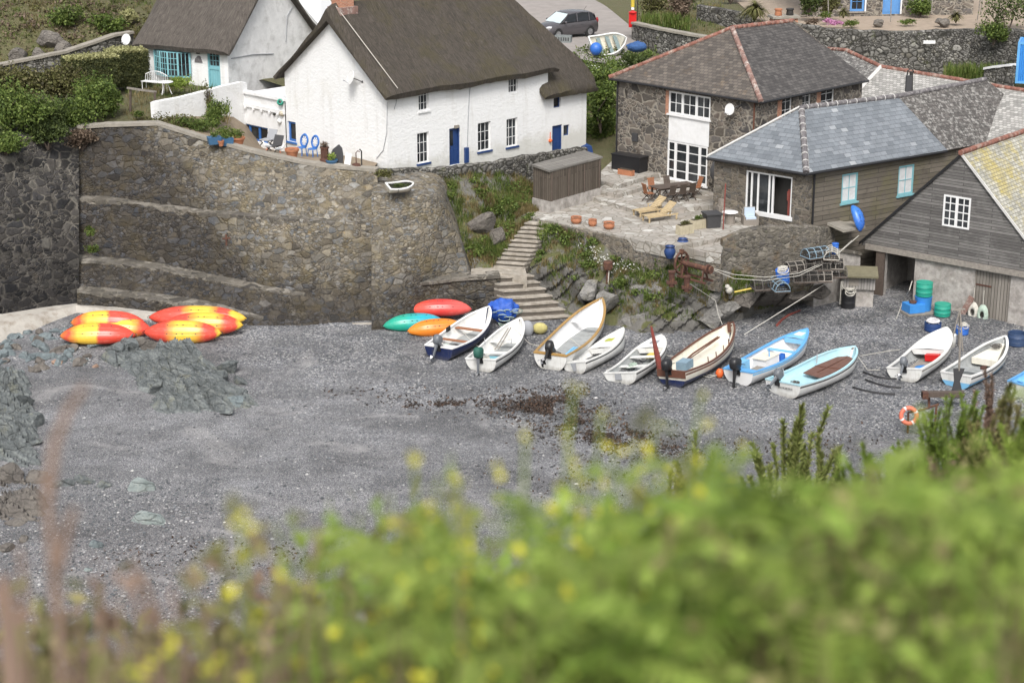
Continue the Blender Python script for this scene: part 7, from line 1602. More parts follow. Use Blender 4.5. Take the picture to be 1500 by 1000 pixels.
# ================================================================== kayaks (all upturned)
def kayak(px, py, L, rz, roll, mat, label, lift=.0, W=1.15, h=.46, pitch=0):
    p = beach(px, py); o = empty('kayak', (p.x, p.y, p.z+.40+lift), 0, label, 'kayak', 'upturned plastic kayaks'); o.rotation_euler = (R(roll), R(pitch), R(rz)); rows = []
    for i in range(33):
        t = -1+2*i/32; t = max(-.9999, min(.9999, t)); w = W/2*(1-abs(t)**2.7)**.8+.012; hh = h*(1-abs(t)**2.8)**.8+.02; r = []
        for k in range(25):
            a = math.pi*k/24; g = 1-.05*sum(math.exp(-((a-c)/.07)**2) for c in (1.15, 1.57, 1.99))*(1 if abs(t) < .85 else 0)
            r.append((t*L/2, w*math.cos(a)*g, hh*math.sin(a)**.8*g-.10*t*t))
        for k in range(1, 8): a = math.pi+math.pi*k/8; r.append((t*L/2, w*math.cos(a)*.96, .13*math.sin(a)*(1-t*t)-.10*t*t))
        rows.append(r)
    obj('hull', MB().loft(rows, close=True, cap=True), M[mat], o, smooth=60)
    for s in (-1, 1):
        mb = MB(); mb.tube([(s*L*.47,-.05,-.02),(s*L*.50,-.07,-.06),(s*L*.515,0,-.08),(s*L*.50,.07,-.06),(s*L*.47,.05,-.02)], .014, 5); obj('toggle_handle', mb, M['black_plastic'], o)
        mb = MB(); rows = []
        for i in range(19):
            t = -.62+1.24*i/18; a = 1.57+s*.42; w = W/2*(1-abs(t)**2.7)**.8; hh = h*(1-abs(t)**2.8)**.8
            rows.append((t*L/2, w*math.cos(a)*.985, hh*math.sin(a)**.8*.985-.10*t*t))
        mb.tube(rows, .012, 5); obj('groove_shade_line', mb, M['groove'], o)  # dark red line paints the shade inside the hull groove
        for t in (-.35, -.1, .05, .38):
            a = 1.57+s*.42; w = W/2*(1-abs(t)**2.7)**.8; hh = h*(1-abs(t)**2.8)**.8; mb = MB(); mb.ball((t*L/2, w*math.cos(a), hh*math.sin(a)**.8-.10*t*t), (.05,.03,.02)); obj('scupper_hole', mb, M['black_plastic'], o)
    return o
kayak(159,490,3.8,-2,54,'kayak_a','red and yellow kayak at the back of the left pair',.25)
kayak(176,492,3.2,-3,38,'kayak_b','red and gold kayak wedged under the right tip of the left pair',.02)
kayak(144,504,3.75,2,38,'kayak_a','red and yellow kayak at the front of the left pair, half yellow half red',.10)
kayak(290,484,5.0,-2,54,'kayak_b','longest red and yellow kayak, against the wall foot at the back of the right stack',.30)
kayak(299,490,4.0,-3,54,'kayak_b','red and yellow kayak in the middle of the right stack with a yellow tip',.16)
kayak(268,500,3.9,-2,54,'kayak_b','red and yellow kayak at the front of the right stack',.08)
kayak(607,481,3.2,12,34,'kayak_teal','turquoise kayak below the coral kayak',-.12,.95)
kayak(646,468,3.2,3,36,'kayak_pink','coral red kayak lying on top of the turquoise one',.18,.95)
kayak(640,488,3.0,12,34,'kayak_orange','orange kayak partly behind the navy hulled boat',-.15,.95)
kp = kayak(1252,330,1.5,0,0,'kayak_blue','blue and white kayak end standing up on the grey slab',.0,.7,.3)
kp.location = at(1255,334,D=94.2)+Vector((0,0,.55)); kp.rotation_euler = (R(18), R(-58), R(118)); kp['group'] = ''
del kp['group']
# ================================================================== rocks on the beach
def rocks(lst, mat, lab, grp, smooth=20, z=-.05):
    for i, (px, py, s, rz, ti) in enumerate(lst):
        p = beach(px, py); mb = MB(); rockmesh(mb, (0,0,0), s, i*5+len(lst), R(rz), R(ti), 11, .06, 3, .42)
        o = obj('boulder' if 'boulder' in lab else 'rock', mb, M[mat], smooth=smooth, label=lab, cat='rock', group=grp); o.location = (p.x, p.y, p.z+z*s[2])
sl = []
rg = random.Random(21)
for k in range(34):
    u = rg.random(); px = lerp(160, 355, u)+rg.gauss(0,10); py = lerp(520, 578, u)+rg.gauss(0,13); sl.append((px, py, (.85+.7*rg.random(), .36+.2*rg.random(), .36+.3*rg.random()), -42+rg.gauss(0,9), -14+rg.gauss(0,8)))
rocks(sl, 'rock_green', 'slaty green-grey rock in the tilted outcrop below the kayaks', 'outcrop below the kayaks')
rocks([(275,560,(1.7,.75,.6),-40,-18)], 'rock_pale2', 'largest pale olive slab in the outcrop below the kayaks', 'large slabs below the kayaks')
rocks([(215,512,(.95,.65,.8),10,5)], 'rock_brown', 'dark upright rock at the head of the outcrop between the kayak piles', 'head rocks of the outcrop')
rocks([(322,576,(.9,.65,.6),-30,-10),(348,590,(.8,.5,.42),0,0),(262,574,(.8,.5,.42),-40,-12),(240,572,(.55,.4,.3),-35,-10),(292,588,(.5,.35,.2),-20,0)], 'rock_blue', 'smooth blue-grey rock at the lower edge of the outcrop', 'blue-grey rocks of the outcrop')
lb = []
for k in range(64):
    px = rg.uniform(0, 150); py = rg.uniform(486, 556)-(px*.12); lb.append((px, max(py, 500-px*.3), (.3+.34*rg.random(), .24+.26*rg.random(), .2+.22*rg.random()), rg.random()*180, rg.gauss(0,10)))
rocks(lb[:44], 'rock_blue', 'blue-grey boulder strewn below the pale concrete apron', 'boulders below the apron'); rocks(lb[44:], 'rock_brown', 'brownish boulder strewn below the pale concrete apron', 'brown boulders below the apron')
rocks([(85,532,(.42,.3,.22),20,0),(140,537,(.3,.22,.16),0,0)], 'rock_rust', 'orange-tan boulder among the grey ones below the apron', 'tan boulders below the apron')
ll = [(-10,560,(1.7,1.3,.9),20,-12),(18,595,(1.6,1.1,.85),-30,-15),(35,620,(1.4,1,.7),-35,-15),(10,640,(1.6,1.1,.7),-25,-10),(40,650,(.8,.6,.35),-30,-8),(-20,620,(1.5,1,.7),0,-10)]
rocks(ll, 'rock_green', 'dark slanting reef rock cut by the left edge, below the boulders', 'reef rocks at the left edge')
rocks([(10,700,(1.3,.9,.75),-40,-15),(45,735,(1.15,.8,.6),-40,-10),(55,700,(.75,.6,.45),10,0),(25,765,(.5,.4,.3),0,0),(-15,740,(1.0,.8,.5),0,0),(35,790,(.35,.3,.2),0,0),(10,805,(.5,.4,.3),0,0)], 'rock_brown', 'rounded brown-grey rock at the left edge of the lower beach', 'rounded rocks at the lower left')
rocks([(95,710,(.6,.4,.4),20,0),(125,705,(.6,.4,.38),0,10),(150,712,(.5,.35,.26),-20,0)], 'rock_green', 'low grey rock in the short row beside the brown-grey rocks', 'short row of rocks')
rocks([(212,716,(.70,.55,.62),10,5)], 'rock_pale', 'pale mint boulder alone on the lower beach, upper one of two', 'upper pale boulder'); rocks([(222,764,(.85,.52,.6),-10,-8)], 'rock_pale', 'pale mint boulder alone on the lower beach, lower and lumpier one', 'lower pale boulder')
rocks([(143,800,(.36,.3,.34),0,0)], 'rock_blue', 'small blue-grey stone standing below the two pale boulders', 'lone blue stone'); rocks([(544,836,(.2,.15,.2),0,0)], 'rock_pale', 'small pale stone on the brown sand in the lower middle', 'lone pale stone'); rocks([(130,835,(.2,.15,.14),0,0)], 'rock_pale', 'small pale stone at the lower left', 'lone left stone')
for o in list(COL.objects):
    g = o.get('group')
    if g in ('large slabs below the kayaks','head rocks of the outcrop','upper pale boulder','lower pale boulder','lone blue stone','lone pale stone','lone left stone'): del o['group']
def outcrop(poly_px, nx, ny, amp, ang, mat, lab, seed, squash=.28):
    P = [beach(*q) for q in poly_px]; rows = []; ca, sa = math.cos(R(ang)), math.sin(R(ang))
    for j in range(ny+1):
        r = []
        for i in range(nx+1):
            u, v = i/nx, j/ny; p = lerp(lerp(P[0], P[1], u), lerp(P[3], P[2], u), v); e = min(1, 4.5*min(u, 1-u), 4.5*min(v, 1-v)); a, b = p.x*ca+p.y*sa, -p.x*sa+p.y*ca
            n = 0; f = 1
            for k in range(4):
                q = mnoise.noise(Vector((a*squash*1.25*f+seed, b*1.5*f, seed+k))); n += (1-abs(q)*2.2)/f**.85; f *= 2.1
            st = (b*1.7+.5*mnoise.noise(Vector((a*.5, b, seed)))) % 1.0
            h = (n*.26+st*.55-.2+.5*mnoise.noise(Vector((p.x*.45, p.y*.45, seed+9))))*amp
            r.append(Vector((p.x, p.y, bz(p.x, p.y)-.22+max(-.2, h)*e+.05*e)))
        rows.append(r)
    obj('rock_outcrop', MB().loft(rows), M[mat], smooth=20, label=lab, cat='rock outcrop')
outcrop([(160,514),(285,528),(395,600),(225,612)], 130, 90, 1.85, -40, 'rock_green', 'long low jagged reef of grey-green slate running down from the kayak piles', 3)
outcrop([(-80,520),(48,545),(70,690),(-120,700)], 80, 80, 1.9, -35, 'rock_green', 'large slanting slate reef at the left edge of the beach', 8)
outcrop([(-60,690),(90,690),(75,770),(-90,780)], 60, 40, .9, -40, 'rock_brown', 'low brown-grey reef at the lower left edge of the beach', 15)
# loose pebbles and seaweed
pb = MB(); rg = random.Random(31)
OCT = [(1,0,0),(-1,0,0),(0,1,0),(0,-1,0),(0,0,1),(0,0,-.6),(.62,.62,.35),(-.62,.62,.35),(-.62,-.62,.35),(.62,-.62,.35)]
OF = [(4,6,7),(4,7,8),(4,8,9),(4,9,6),(6,0,2),(6,2,7),(7,2,1),(7,1,8),(8,1,3),(8,3,9),(9,3,0),(9,0,6)]
def pebble(x, y, s):
    a = rg.random()*6.28; c, n = math.cos(a)*s, math.sin(a)*s; e = .5+.4*rg.random(); h = .4+.4*rg.random(); z = bz(x, y)+.1*s
    pb.add([(x+c*p[0]*(1+.2*rg.random())-n*p[1]*e, y+n*p[0]+c*p[1]*e*(1+.2*rg.random()), z+s*h*p[2]) for p in OCT], OF)
for k in range(15000):
    px = rg.uniform(-20, 1520); py = rg.uniform(470, 930)
    if rg.random() < .30: px = rg.uniform(-20, 330); py = rg.uniform(700, 930)
    p = beach_fast = at(px, py, z=.045*(at(px, py, z=-.4).y-86))
    if p.y > 93: continue
    big = rg.random() < .06; pebble(p.x, p.y, (.03+.035*rg.random()) if not big else .05+.06*rg.random())
obj('loose_pebbles', pb, M['pebble'], kind='stuff', uv=False)
sw = MB()
def wrack(px, py, n, sx, sy, s=.085):
    for _ in range(int(n*1.8)):
        p = beach(px+rg.gauss(0,1)*sx, py+rg.gauss(0,1)*sy)
        if mnoise.noise(p*1.1) < -.05 and rg.random() < .8: continue
        rustleaf(sw, p+Vector((0,0,.03)), s, rg, 1.6, .4)
for q in ((640,592,300,35,4),(720,600,120,40,6),(790,598,800,26,10),(850,622,1100,34,15),(900,640,800,36,13),(760,585,300,40,8),(960,650,300,30,10),(830,580,220,30,12),(560,575,100,45,5),(1000,660,200,50,10),(1180,650,260,60,14),(400,810,160,90,12),(250,820,90,70,14),(860,700,200,70,30)): wrack(*q)
obj('seaweed_wrack', sw, G['seaweed'], kind='stuff', uv=False)
# ================================================================== gear around the slip
def potcage(p, rz, lab, mat, s=1.0, sc=1.0):
    o = empty('lobster_pot', p, R(rz), lab, 'lobster pot', 'stacked lobster pots'); mb = MB(); l = .42*s
    for x in (-l, -l/3, l/3, l):
        pts = [(x, .26*math.cos(math.pi*k/8), .30*math.sin(math.pi*k/8)+.05) for k in range(9)]; mb.tube(pts+[pts[0]], .016, 5)
    for a in (0,.25,.5,.75,1): mb.tube([(-l,.26*math.cos(math.pi*a),.30*math.sin(math.pi*a)+.05),(l,.26*math.cos(math.pi*a),.30*math.sin(math.pi*a)+.05)], .016, 5)
    fr = obj('frame', mb, M[mat], o); mb = MB(); r = .245
    rows = [[(x, r*math.cos(math.pi*k/12), .29*math.sin(math.pi*k/12)+.05) for k in range(13)] for x in (-l+.02, l-.02)]
    for i in range(14):
        x = lerp(-l, l, i/13); mb.tube([(x, r*math.cos(math.pi*k/8), .285*math.sin(math.pi*k/8)+.05) for k in range(9)], .011, 3, False)
    for a in range(1, 12): mb.tube([(-l,r*math.cos(math.pi*a/12),.285*math.sin(math.pi*a/12)+.05),(l,r*math.cos(math.pi*a/12),.285*math.sin(math.pi*a/12)+.05)], .011, 3, False)
    for i in range(6): x = -l+.01; mb.tube([(x,-.24+.09*i,.05),(x,-.24+.09*i,.05+.28*max(.05, 1-abs(i-2.5)/3.2))], .011, 3, False); mb.tube([(-x,-.24+.09*i,.05),(-x,-.24+.09*i,.05+.28*max(.05, 1-abs(i-2.5)/3.2))], .011, 3, False)
    obj('netting', mb, M['iron'], o)
    mb = MB(); mb.box(-l,l,-.27,.27,.0,.045); obj('base', mb, M['wood_dark'], o); o.scale = (sc,)*3
    return o
pots = [((1178,412),91.2,0,5,'lobster pot at the left end of the bottom row of the stack','rope_dark'),((1199,411),91.4,0,3,'lobster pot in the middle of the bottom row of the stack','wood_grey'),((1220,405),91.7,0,8,'lobster pot at the right end of the bottom row of the stack','rope_dark'),
    ((1168,397),91.6,0,20,'lobster pot at the left of the middle row, behind the blue drum','wood_grey'),((1196,395),91.7,0,5,'lobster pot in the centre of the middle row of the stack','rope_dark'),((1216,393),91.9,0,0,'lobster pot at the right of the middle row of the stack','wood_grey'),
    ((1194,377),91.9,0,28,'blue-grey topmost lobster pot, tilted on the stack','bluebox'),((1218,378),92.0,0,80,'lobster pot with pale hoops at the top right of the stack','rope_pale'),
    ((1120,423),90.6,0,10,'low dark lobster pot alone left of the stack','rope_dark'),((1141,424),90.3,0,100,'lobster pot with pale blue hoop standing end-on before the blue drum','bluebox')]
for (px, py), D, z, rz, lab, m in pots: potcage(at(px, py, D=D-1.0), rz, lab, m, 1.0, 1.5)
def drum(name, p, r, h, mat, lab, cat, band=None, rope=None, tilt=(0,0), open_=False):
    o = empty(name, p, 0, lab, cat); o.rotation_euler = (R(tilt[0]), R(tilt[1]), 0); mb = MB()
    prof = [(r*.9,0),(r,.03),(r,h*.3),(r*1.03,h*.33),(r,h*.36),(r,h*.66),(r*1.03,h*.69),(r,h*.72),(r*.99,h-.03),(r*.95,h)]
    prof += [(r*.88,h),(r*.86,h*.15),(.01,h*.12)] if open_ else [(.01,h+.015)]
    mb.lathe(prof, 20); obj('drum', mb, M[mat], o, smooth=35)
    mb = MB(); mb.torus((0,0,h), r*.97, .025, None, 20, 6); obj('rim', mb, M[band or mat], o, smooth=60)
    if rope:
        mb = MB(); rg = random.Random(int(p[0]*10))
        for k in range(9): mb.torus((rg.gauss(0,.05),rg.gauss(0,.05),h-.03+k*.02), r*(.35+.5*rg.random()), .024, Matrix.Rotation(R(rg.gauss(0,12)),4,'X'), 14, 5)
        obj('rope_coil', mb, M[rope], o, smooth=60)
    return o
drum('plastic_drum', at(1147,414,D=89.9), .34, .72, 'blue_plastic', 'blue plastic drum with ropes lying against the lobster pots', 'drum', None, 'rope_pale', (12,-8))
drum('plastic_drum', at(1223,372,D=91.6), .17, .55, 'blue_plastic', 'slim blue can standing behind the top of the lobster pot stack', 'drum')
drum('black_bin', beach(1242,450), .38, .95, 'black_plastic', 'black bin filled with pale rope on the shingle in front of the wooden hutch', 'bin', None, 'rope_pale', (0,0), True)
ht = at(1256,432,D=93.3); o = empty('wooden_hutch', ht, R(-8), 'grey wooden hutch box with mossy lid on stone footing beside the boathouse', 'hutch')
mb = MB(); mb.box(-.85,.85,-.55,.55,.45,1.25); obj('box', mb, M['board_hutch'], o); mb = MB(); T = Matrix.Rotation(R(8),4,'X'); mb.box(-.98,.98,-.7,.7,1.27,1.37,T); obj('lid', mb, M['mosslid'], o); mb = MB(); mb.box(-.5,-.0,-.575,-.55,.65,1.05); obj('door', mb, M['wood_grey'], o); mb = MB(); mb.box(-.6,.8,-.4,.5,-.6,.449); obj('footing', mb, M['barn_render'], o)
for x in (-.8,-.72): mb = MB(); mb.tube([(x-.1,-.62,.9),(x-.12,-.66,-.35)],.03,5); obj('prop_pole', mb, M['rope_pale'], o)
bp = beach(1345,458); o = empty('fish_box', bp, R(18), 'blue plastic box and tub on a pallet below the green barrel', 'fish box'); mb = MB(); mb.box(-.75,.15,-.42,.42,.12,.55); obj('box', mb, M['brightblue'], o); mb = MB(); mb.lathe([(.42,.12),(.44,.8),(.46,.85),(.40,.85),(.38,.2),(.01,.2)], 18, Matrix.Translation((.32,.1,0))); obj('tub', mb, M['brightblue'], o, smooth=35); mb = MB(); mb.box(-.85,.8,-.5,.5,0,.10); obj('pallet', mb, M['wood_grey'], o); mb = MB(); mb.lathe([(.18,.0),(.2,.1),(.01,.12)], 12, Matrix.Translation((-.35,0,.56))); obj('weight', mb, M['rust'], o)
pz = Vector((bp.x+.28, bp.y+.22, bp.z+.86)); drum('green_barrel', pz, .43, .72, 'green_plastic', 'sea-green plastic barrel standing in the blue tub by the boathouse opening', 'barrel')
drum('green_barrel', beach(1380,462), .42, .62, 'green_plastic', 'lower sea-green plastic barrel on the ground right of the blue tub', 'barrel')
drum('rope_tub', beach(1366,484), .42, .42, 'blue_paint', 'navy tub heaped with white rope behind the bow of the white cuddy dinghy', 'tub', None, 'rope_white', (0,0), True)
drum('blue_bucket', beach(1409,489), .32, .42, 'blue_plastic', 'blue tub with ropes beside the boathouse, right of the green barrel', 'tub', None, 'rope_pale', (0,0), True)
drum('blue_bucket', beach(1489,505), .46, .62, 'bluetub', 'dark slate-blue open tub at the right edge near the plank door', 'tub', None, None, (0,0), True)
for px, py, m, lab in ((1427,456,'rope_pale','left hank of pale cord hanging on the boathouse wall beside the plank door'),(1441,460,'rope_green','right hank of mint green cord hanging on the plank door')):
    c = wp(Wn, px, py, -.16); o = empty('rope_hank', c, 0, lab, 'rope hank', 'hanks of cord on the boathouse'); mb = MB(); T = Matrix.Rotation(math.atan2(gd.y, gd.x),4,'Z') @ Matrix.Rotation(R(90),4,'X')
    for k in range(4): mb.torus((0,0,.03*k-.04), .24-.02*k, .075, T, 20, 7, 1.75)
    obj('cord_loops', mb, M[m], o, smooth=60); mb = MB(); mb.tube([(0,0,.4),(0,.02,1.3)],.02,5); obj('hanging_line', mb, M['rope_pale'], o)
c = wp(Wn,1418,449,-.25); mb = MB(); T = Matrix.Translation(c) @ Matrix.Rotation(R(-40),4,'Z') @ Matrix.Rotation(R(25),4,'Y'); mb.box(-.16,.16,-.02,.02,-.75,.7,T); obj('pink_plank', mb, M['pinkridge'], label='pinkish plank leaning on the boathouse wall left of the cord hanks', cat='plank')
# frame of grey poles between the two small dinghies
o = empty('pole_tripod', beach(1402,510), 0, 'grey timber tripod of poles with ropes between the two small dinghies', 'tripod')
for x, y in ((-.45,-.2),(.2,-.4),(.15,.4)): mb = MB(); mb.tube([(x,y,-.1),(0,0,2.0)], .035, 6); obj('pole', mb, M['wood_grey'], o)
mb = MB(); mb.bar((-.25,0,1.98),(.25,0,2.02),.06); obj('cross_piece', mb, M['wood_grey'], o)
mb = MB(); c = at(1382,492,D=87.6); T = Matrix.Translation(at(1395,500,D=87.0)); mb.lathe([(.02,-.45),(.16,-.40),(.18,0),(.16,.40),(.02,.45)], 12, T @ Matrix.Rotation(R(12),4,'X')); obj('white_fender', mb, M['white_grp'], smooth=60, label='cylindrical white fender standing beside the bow of the cuddy dinghy', cat='fender')
rope('mooring_rope', [beach(1313,468)+Vector((0,0,.05)), beach(1322,445)+Vector((0,0,.1)), at(1332,425,D=92), at(1336,412,D=93)], .025, 'rope_pale', 'thin rope running up from the shingle to the boathouse opening')
rope('mooring_rope', [beach(1260,522)+Vector((0,0,.03)), beach(1300,515)+Vector((0,0,.03)), beach(1318,513)+Vector((0,0,.03))], .02, 'rope_pale', 'thin rope lying on the shingle between the blue boat and the cuddy dinghy')
for (a, b, c_, d_, lab) in (((1265,546),(1285,555),(1305,557),(1322,555),'uppermost of the three black hoses curved on the shingle'),((1268,557),(1288,566),(1305,568),(1320,569),'middle one of the three black hoses curved on the shingle'),((1249,568),(1270,575),(1290,578),(1311,578),'lowest of the three black hoses curved on the shingle')):
    mb = MB(); pts = [beach(*q)+Vector((0,0,.04)) for q in (a,b,c_,d_)]; sm = [((1-t)**3)*pts[0]+3*t*(1-t)**2*pts[1]+3*t*t*(1-t)*pts[2]+t**3*pts[3] for t in [k/14 for k in range(15)]]; mb.tube(sm, .05, 6); obj('black_hose', mb, M['hose'], label=lab, cat='hose', group='black hoses on the shingle')
mb = MB(); pts = [beach(1138,478), beach(1145,470), beach(1155,463), beach(1172,456)]; mb.tube([q+Vector((0,0,.06)) for q in pts], [.07,.06,.06,.04], 6); obj('driftwood', mb, M['redwood'], label='bent reddish driftwood stick on the shingle above the blue railed boat', cat='driftwood')
o = empty('timber_beam', beach(1377,588), 0, 'heavy weathered timber beam lying on the shingle at lower right', 'beam'); a = at(1350,577,z=.3); b = at(1412,577,z=.3); mb = MB(); mb.bar(a-o.location, b-o.location, .28, .24); obj('beam', mb, M['wood_dark'], o); mb = MB(); mb.bar(a-o.location+Vector((.35,.1,-.1)), a-o.location+Vector((.4,.1,-.6)), .1); mb.bar(a-o.location+Vector((0,-.15,.0)), a-o.location+Vector((.25,-.15,.0)), .3, .3); obj('bracket', mb, M['rust'], o)
o = empty('dark_post', beach(1400,585), 0, 'dark tapering metal fluke standing on the end of the timber beam', 'post'); mb = MB(); mb.loft([[(-.24,-.05,.25),(.3,-.05,.25),(.3,.05,.25),(-.24,.05,.25)],[(-.14,-.04,.9),(.12,-.04,.9),(.12,.04,.9),(-.14,.04,.9)],[(-.22,-.03,1.5),(.3,-.03,1.5),(.3,.03,1.5),(-.22,.03,1.5)]], close=True, cap=True); obj('fluke', mb, M['darkgrey'], o); mb = MB(); mb.tube([(.05,0,1.4),(.0,.05,3.2)],.05,6); obj('shaft', mb, M['wood_grey'], o)
o = empty('lifebuoy', at(1331,615,z=.2), 0, 'orange lifebuoy ring hung on a rusty stand at lower right', 'lifebuoy'); mb = MB(); T = Matrix.Translation((0,0,.2)) @ Matrix.Rotation(R(75),4,'X'); mb.torus((0,0,0),.34,.10,T,22,8); obj('ring', mb, M['lifering'], o, smooth=60)
for k in range(4): mb = MB(); mb.ball(T @ Vector((.34*math.cos(k*1.571+.5),.34*math.sin(k*1.571+.5),.0)), .112); obj('strap', mb, M['white_paint'], o, smooth=60)
mb = MB(); mb.tube([(0,.15,.3),(.6,.2,.4),(1.3,.1,.7)],.05,6); mb.tube([(0,.15,.3),(.05,.2,-1)],.05,6); mb.tube([(1.2,.1,.65),(1.2,.15,-.8)],.05,6); obj('stand', mb, M['rust'], o)
o = empty('tarpaulin_heap', at(737,462,D=90.2), 0, 'bunched blue tarpaulin and rope bags behind the bow of the navy boat', 'tarpaulin'); mb = MB(); bm = bmesh.new(); bmesh.ops.create_icosphere(bm, subdivisions=4, radius=1); T0 = []
for v in bm.verts: q = v.co*(1+.22*mnoise.noise(v.co*2.2)+.13*mnoise.noise(v.co*5)); T0.append((q.x*.75, q.y*.55, q.z*.6+.30))
mb.add(T0, [[x.index for x in f.verts] for f in bm.faces]); bm.free(); obj('sheet', mb, M['tarp'], o, smooth=50); mb = MB(); rg = random.Random(4)
for k in range(12): mb.torus((.2+rg.gauss(0,.3),-.55+rg.gauss(0,.15),-.25+rg.random()*.3),.2+.1*rg.random(),.022,Matrix.Rotation(R(rg.uniform(-60,60)),4,'X'),14,5)
obj('rope_coil', mb, M['rope_green'], o, smooth=60)
o = empty('fender_bag', at(775,490,D=88.6), 0, 'grey-white sack and yellow bag between the two white boats', 'bag'); mb = MB(); mb.ball((-.1,0,.3),(.35,.3,.45),12); obj('sack', mb, M['feather_grey'], o, smooth=60); mb = MB(); mb.ball((.55,.1,.3),(.4,.25,.3),12); obj('bag', mb, M['dullyellow'], o, smooth=60)
for i, (px, py, m, lab, r) in enumerate([(873,74,'blue_plastic','round blue buoy beside the tipped dinghy by the road',.42)]):
    mb = MB(); p = at(px, py, D=124.5); mb.ball((p.x,p.y,p.z+.1), (r,r,r*1.05), 16); obj('blue_buoy', mb, M[m], smooth=60, label=lab, cat='buoy')
mb = MB(); p = at(933,71,D=124.5); bm = bmesh.new(); bmesh.ops.create_icosphere(bm, subdivisions=3, radius=1)
mb.add([(p.x+v.co.x*.65*(1+.3*mnoise.noise(v.co*3)), p.y+v.co.y*.4, p.z+.1+v.co.z*.35*(1+.4*mnoise.noise(v.co*4))) for v in bm.verts], [[x.index for x in f.verts] for f in bm.faces]); bm.free(); obj('blue_net_heap', mb, M['tarp2'], smooth=50, label='heap of blue netting right of the tipped dinghy by the road', cat='netting')
p = at(825,62,D=124.6); o = empty('grey_crate', p, R(-12), 'mottled grey fish crate on the lane verge in front of the car', 'crate'); mb = MB(); mb.box(-.55,.55,-.3,.3,0,.06); mb.box(-.55,.55,-.3,-.25,.06,.45); mb.box(-.55,.55,.25,.3,.06,.45); mb.box(-.55,-.5,-.25,.25,.06,.45); mb.box(.5,.55,-.25,.25,.06,.45); obj('crate', mb, M['midgrey'], o)
mb = MB()
for k in range(6): mb.box(-.45+k*.16,-.36+k*.16,-.312,-.30,.12,.36)
obj('slots', mb, M['darkgrey'], o)
mb = MB(); c = at(332,351,D=93.35); mb.bar(c+Vector((0,-.1,-.28)), c+Vector((0,-.1,.3)), .09); mb.bar(c+Vector((-.2,-.12,.08)), c+Vector((.22,-.12,.12)), .08); obj('rust_ring_bolt', mb, M['rust'], label='rusty iron cross-shaped bolt fixed on the sea wall face', cat='bolt')
for i, (px, py) in enumerate([(133,345),(138,370)]): shrub('wall_plant', at(px, py, D=94.6 if i == 0 else 93.9), (.45,.35,.4), 350, .06, 'grass', ['upper green tuft growing in the corner of the sea wall','lower green tuft growing in the corner of the sea wall'][i], 'plant', None, 200+i, 3, False)
shrub('wall_plant', at(566,262,D=95.0), (.7,.3,.5), 700, .05, 'olive', 'olive weed clump beside the tiny dinghy on the buttress', 'plant', None, 204, 3, False)
# ================================================================== the cliff top in the foreground
CP = [(-3,26.3),(0,26.15),(2.5,25.72),(4.5,25.15),(7,23.9),(10,22.1),(18,18.4),(25,14.9),(34,8.5),(44,1.5),(50,-3)]
def cliff(x, y):
    s = interp([(0,.16),(5,.14),(10,.22),(25,.30),(45,.1)], y)
    return interp(CP, y)+s*max(-12, min(12, x))+.06*wob(x, y, .9)+.3*wob(x, y, .16, 4)*min(1, max(0, y-5)/8)
obj('cliff_top', hgrid(frange(-40, 40, .5), frange(-4, 50, .4), cliff), M['cliff'], kind='structure', smooth=180)
rg = random.Random(404)
YT = [(0,935),(150,945),(300,915),(430,870),(520,830),(580,805),(640,815),(700,860),(760,870),(850,815),(930,805),(1000,800),(1080,815),(1200,815),(1260,795),(1330,775),(1400,760),(1500,735)]
def spot(px, D):
    r = ray(px, 700); x = r.x*D/r.y*.985; return Vector((x, D, cliff(x, D)))
def topz(px, D): r = ray(px, interp(YT, px)+8-60*mnoise.noise(Vector((px*.011, D*1.3, 7)))-34*mnoise.noise(Vector((px*.045, D*3, 2)))); return CZ+r.z*D/r.y
ferns = MB(); lime = MB(); olive = MB(); brown = MB(); yel = MB(); dead = MB()
def frond(mb, p, L, az, el, rng, w=.11):
    d = Vector((math.cos(az)*math.cos(el), math.sin(az)*math.cos(el), math.sin(el))); side = Vector((-math.sin(az), math.cos(az), 0)); n = 15; q = Vector(p); pts = []
    for i in range(n):
        t = i/(n-1); pts.append(q.copy()); q = q+d*L/n; d = (d+Vector((0,0,-.075))).normalized()
    for i in range(1, n):
        t = i/(n-1); l = w*(1-t)**.7*(.5+.5*min(1, t*4))+.012; s = (pts[i]-pts[i-1]); a = s.normalized()
        for sg in (-1, 1):
            e = pts[i]+side*sg*l+a*l*.35+Vector((0,0,-l*.25)); h = s*.55
            mb.add([pts[i-1]+h*.2, pts[i]+h*.2, e+h*.25, e-h*.15], [(0,1,2,3)])
for k in range(540):                                         # bracken fronds
    px = min(1560, rg.triangular(430, 1600, 1150)); D = rg.uniform(2.7, 6.2); b = spot(px, D); zt = topz(px, D)
    h = max(.12, zt-b.z)
    if zt-b.z < .05: continue
    z = b.z+h*(1.12*rg.random()**1.15)
    frond(lime if rg.random() < .38 else ferns, (b.x, D, z), .16+.20*rg.random(), rg.random()*6.28, rg.uniform(-.1, .95), rg, .075)
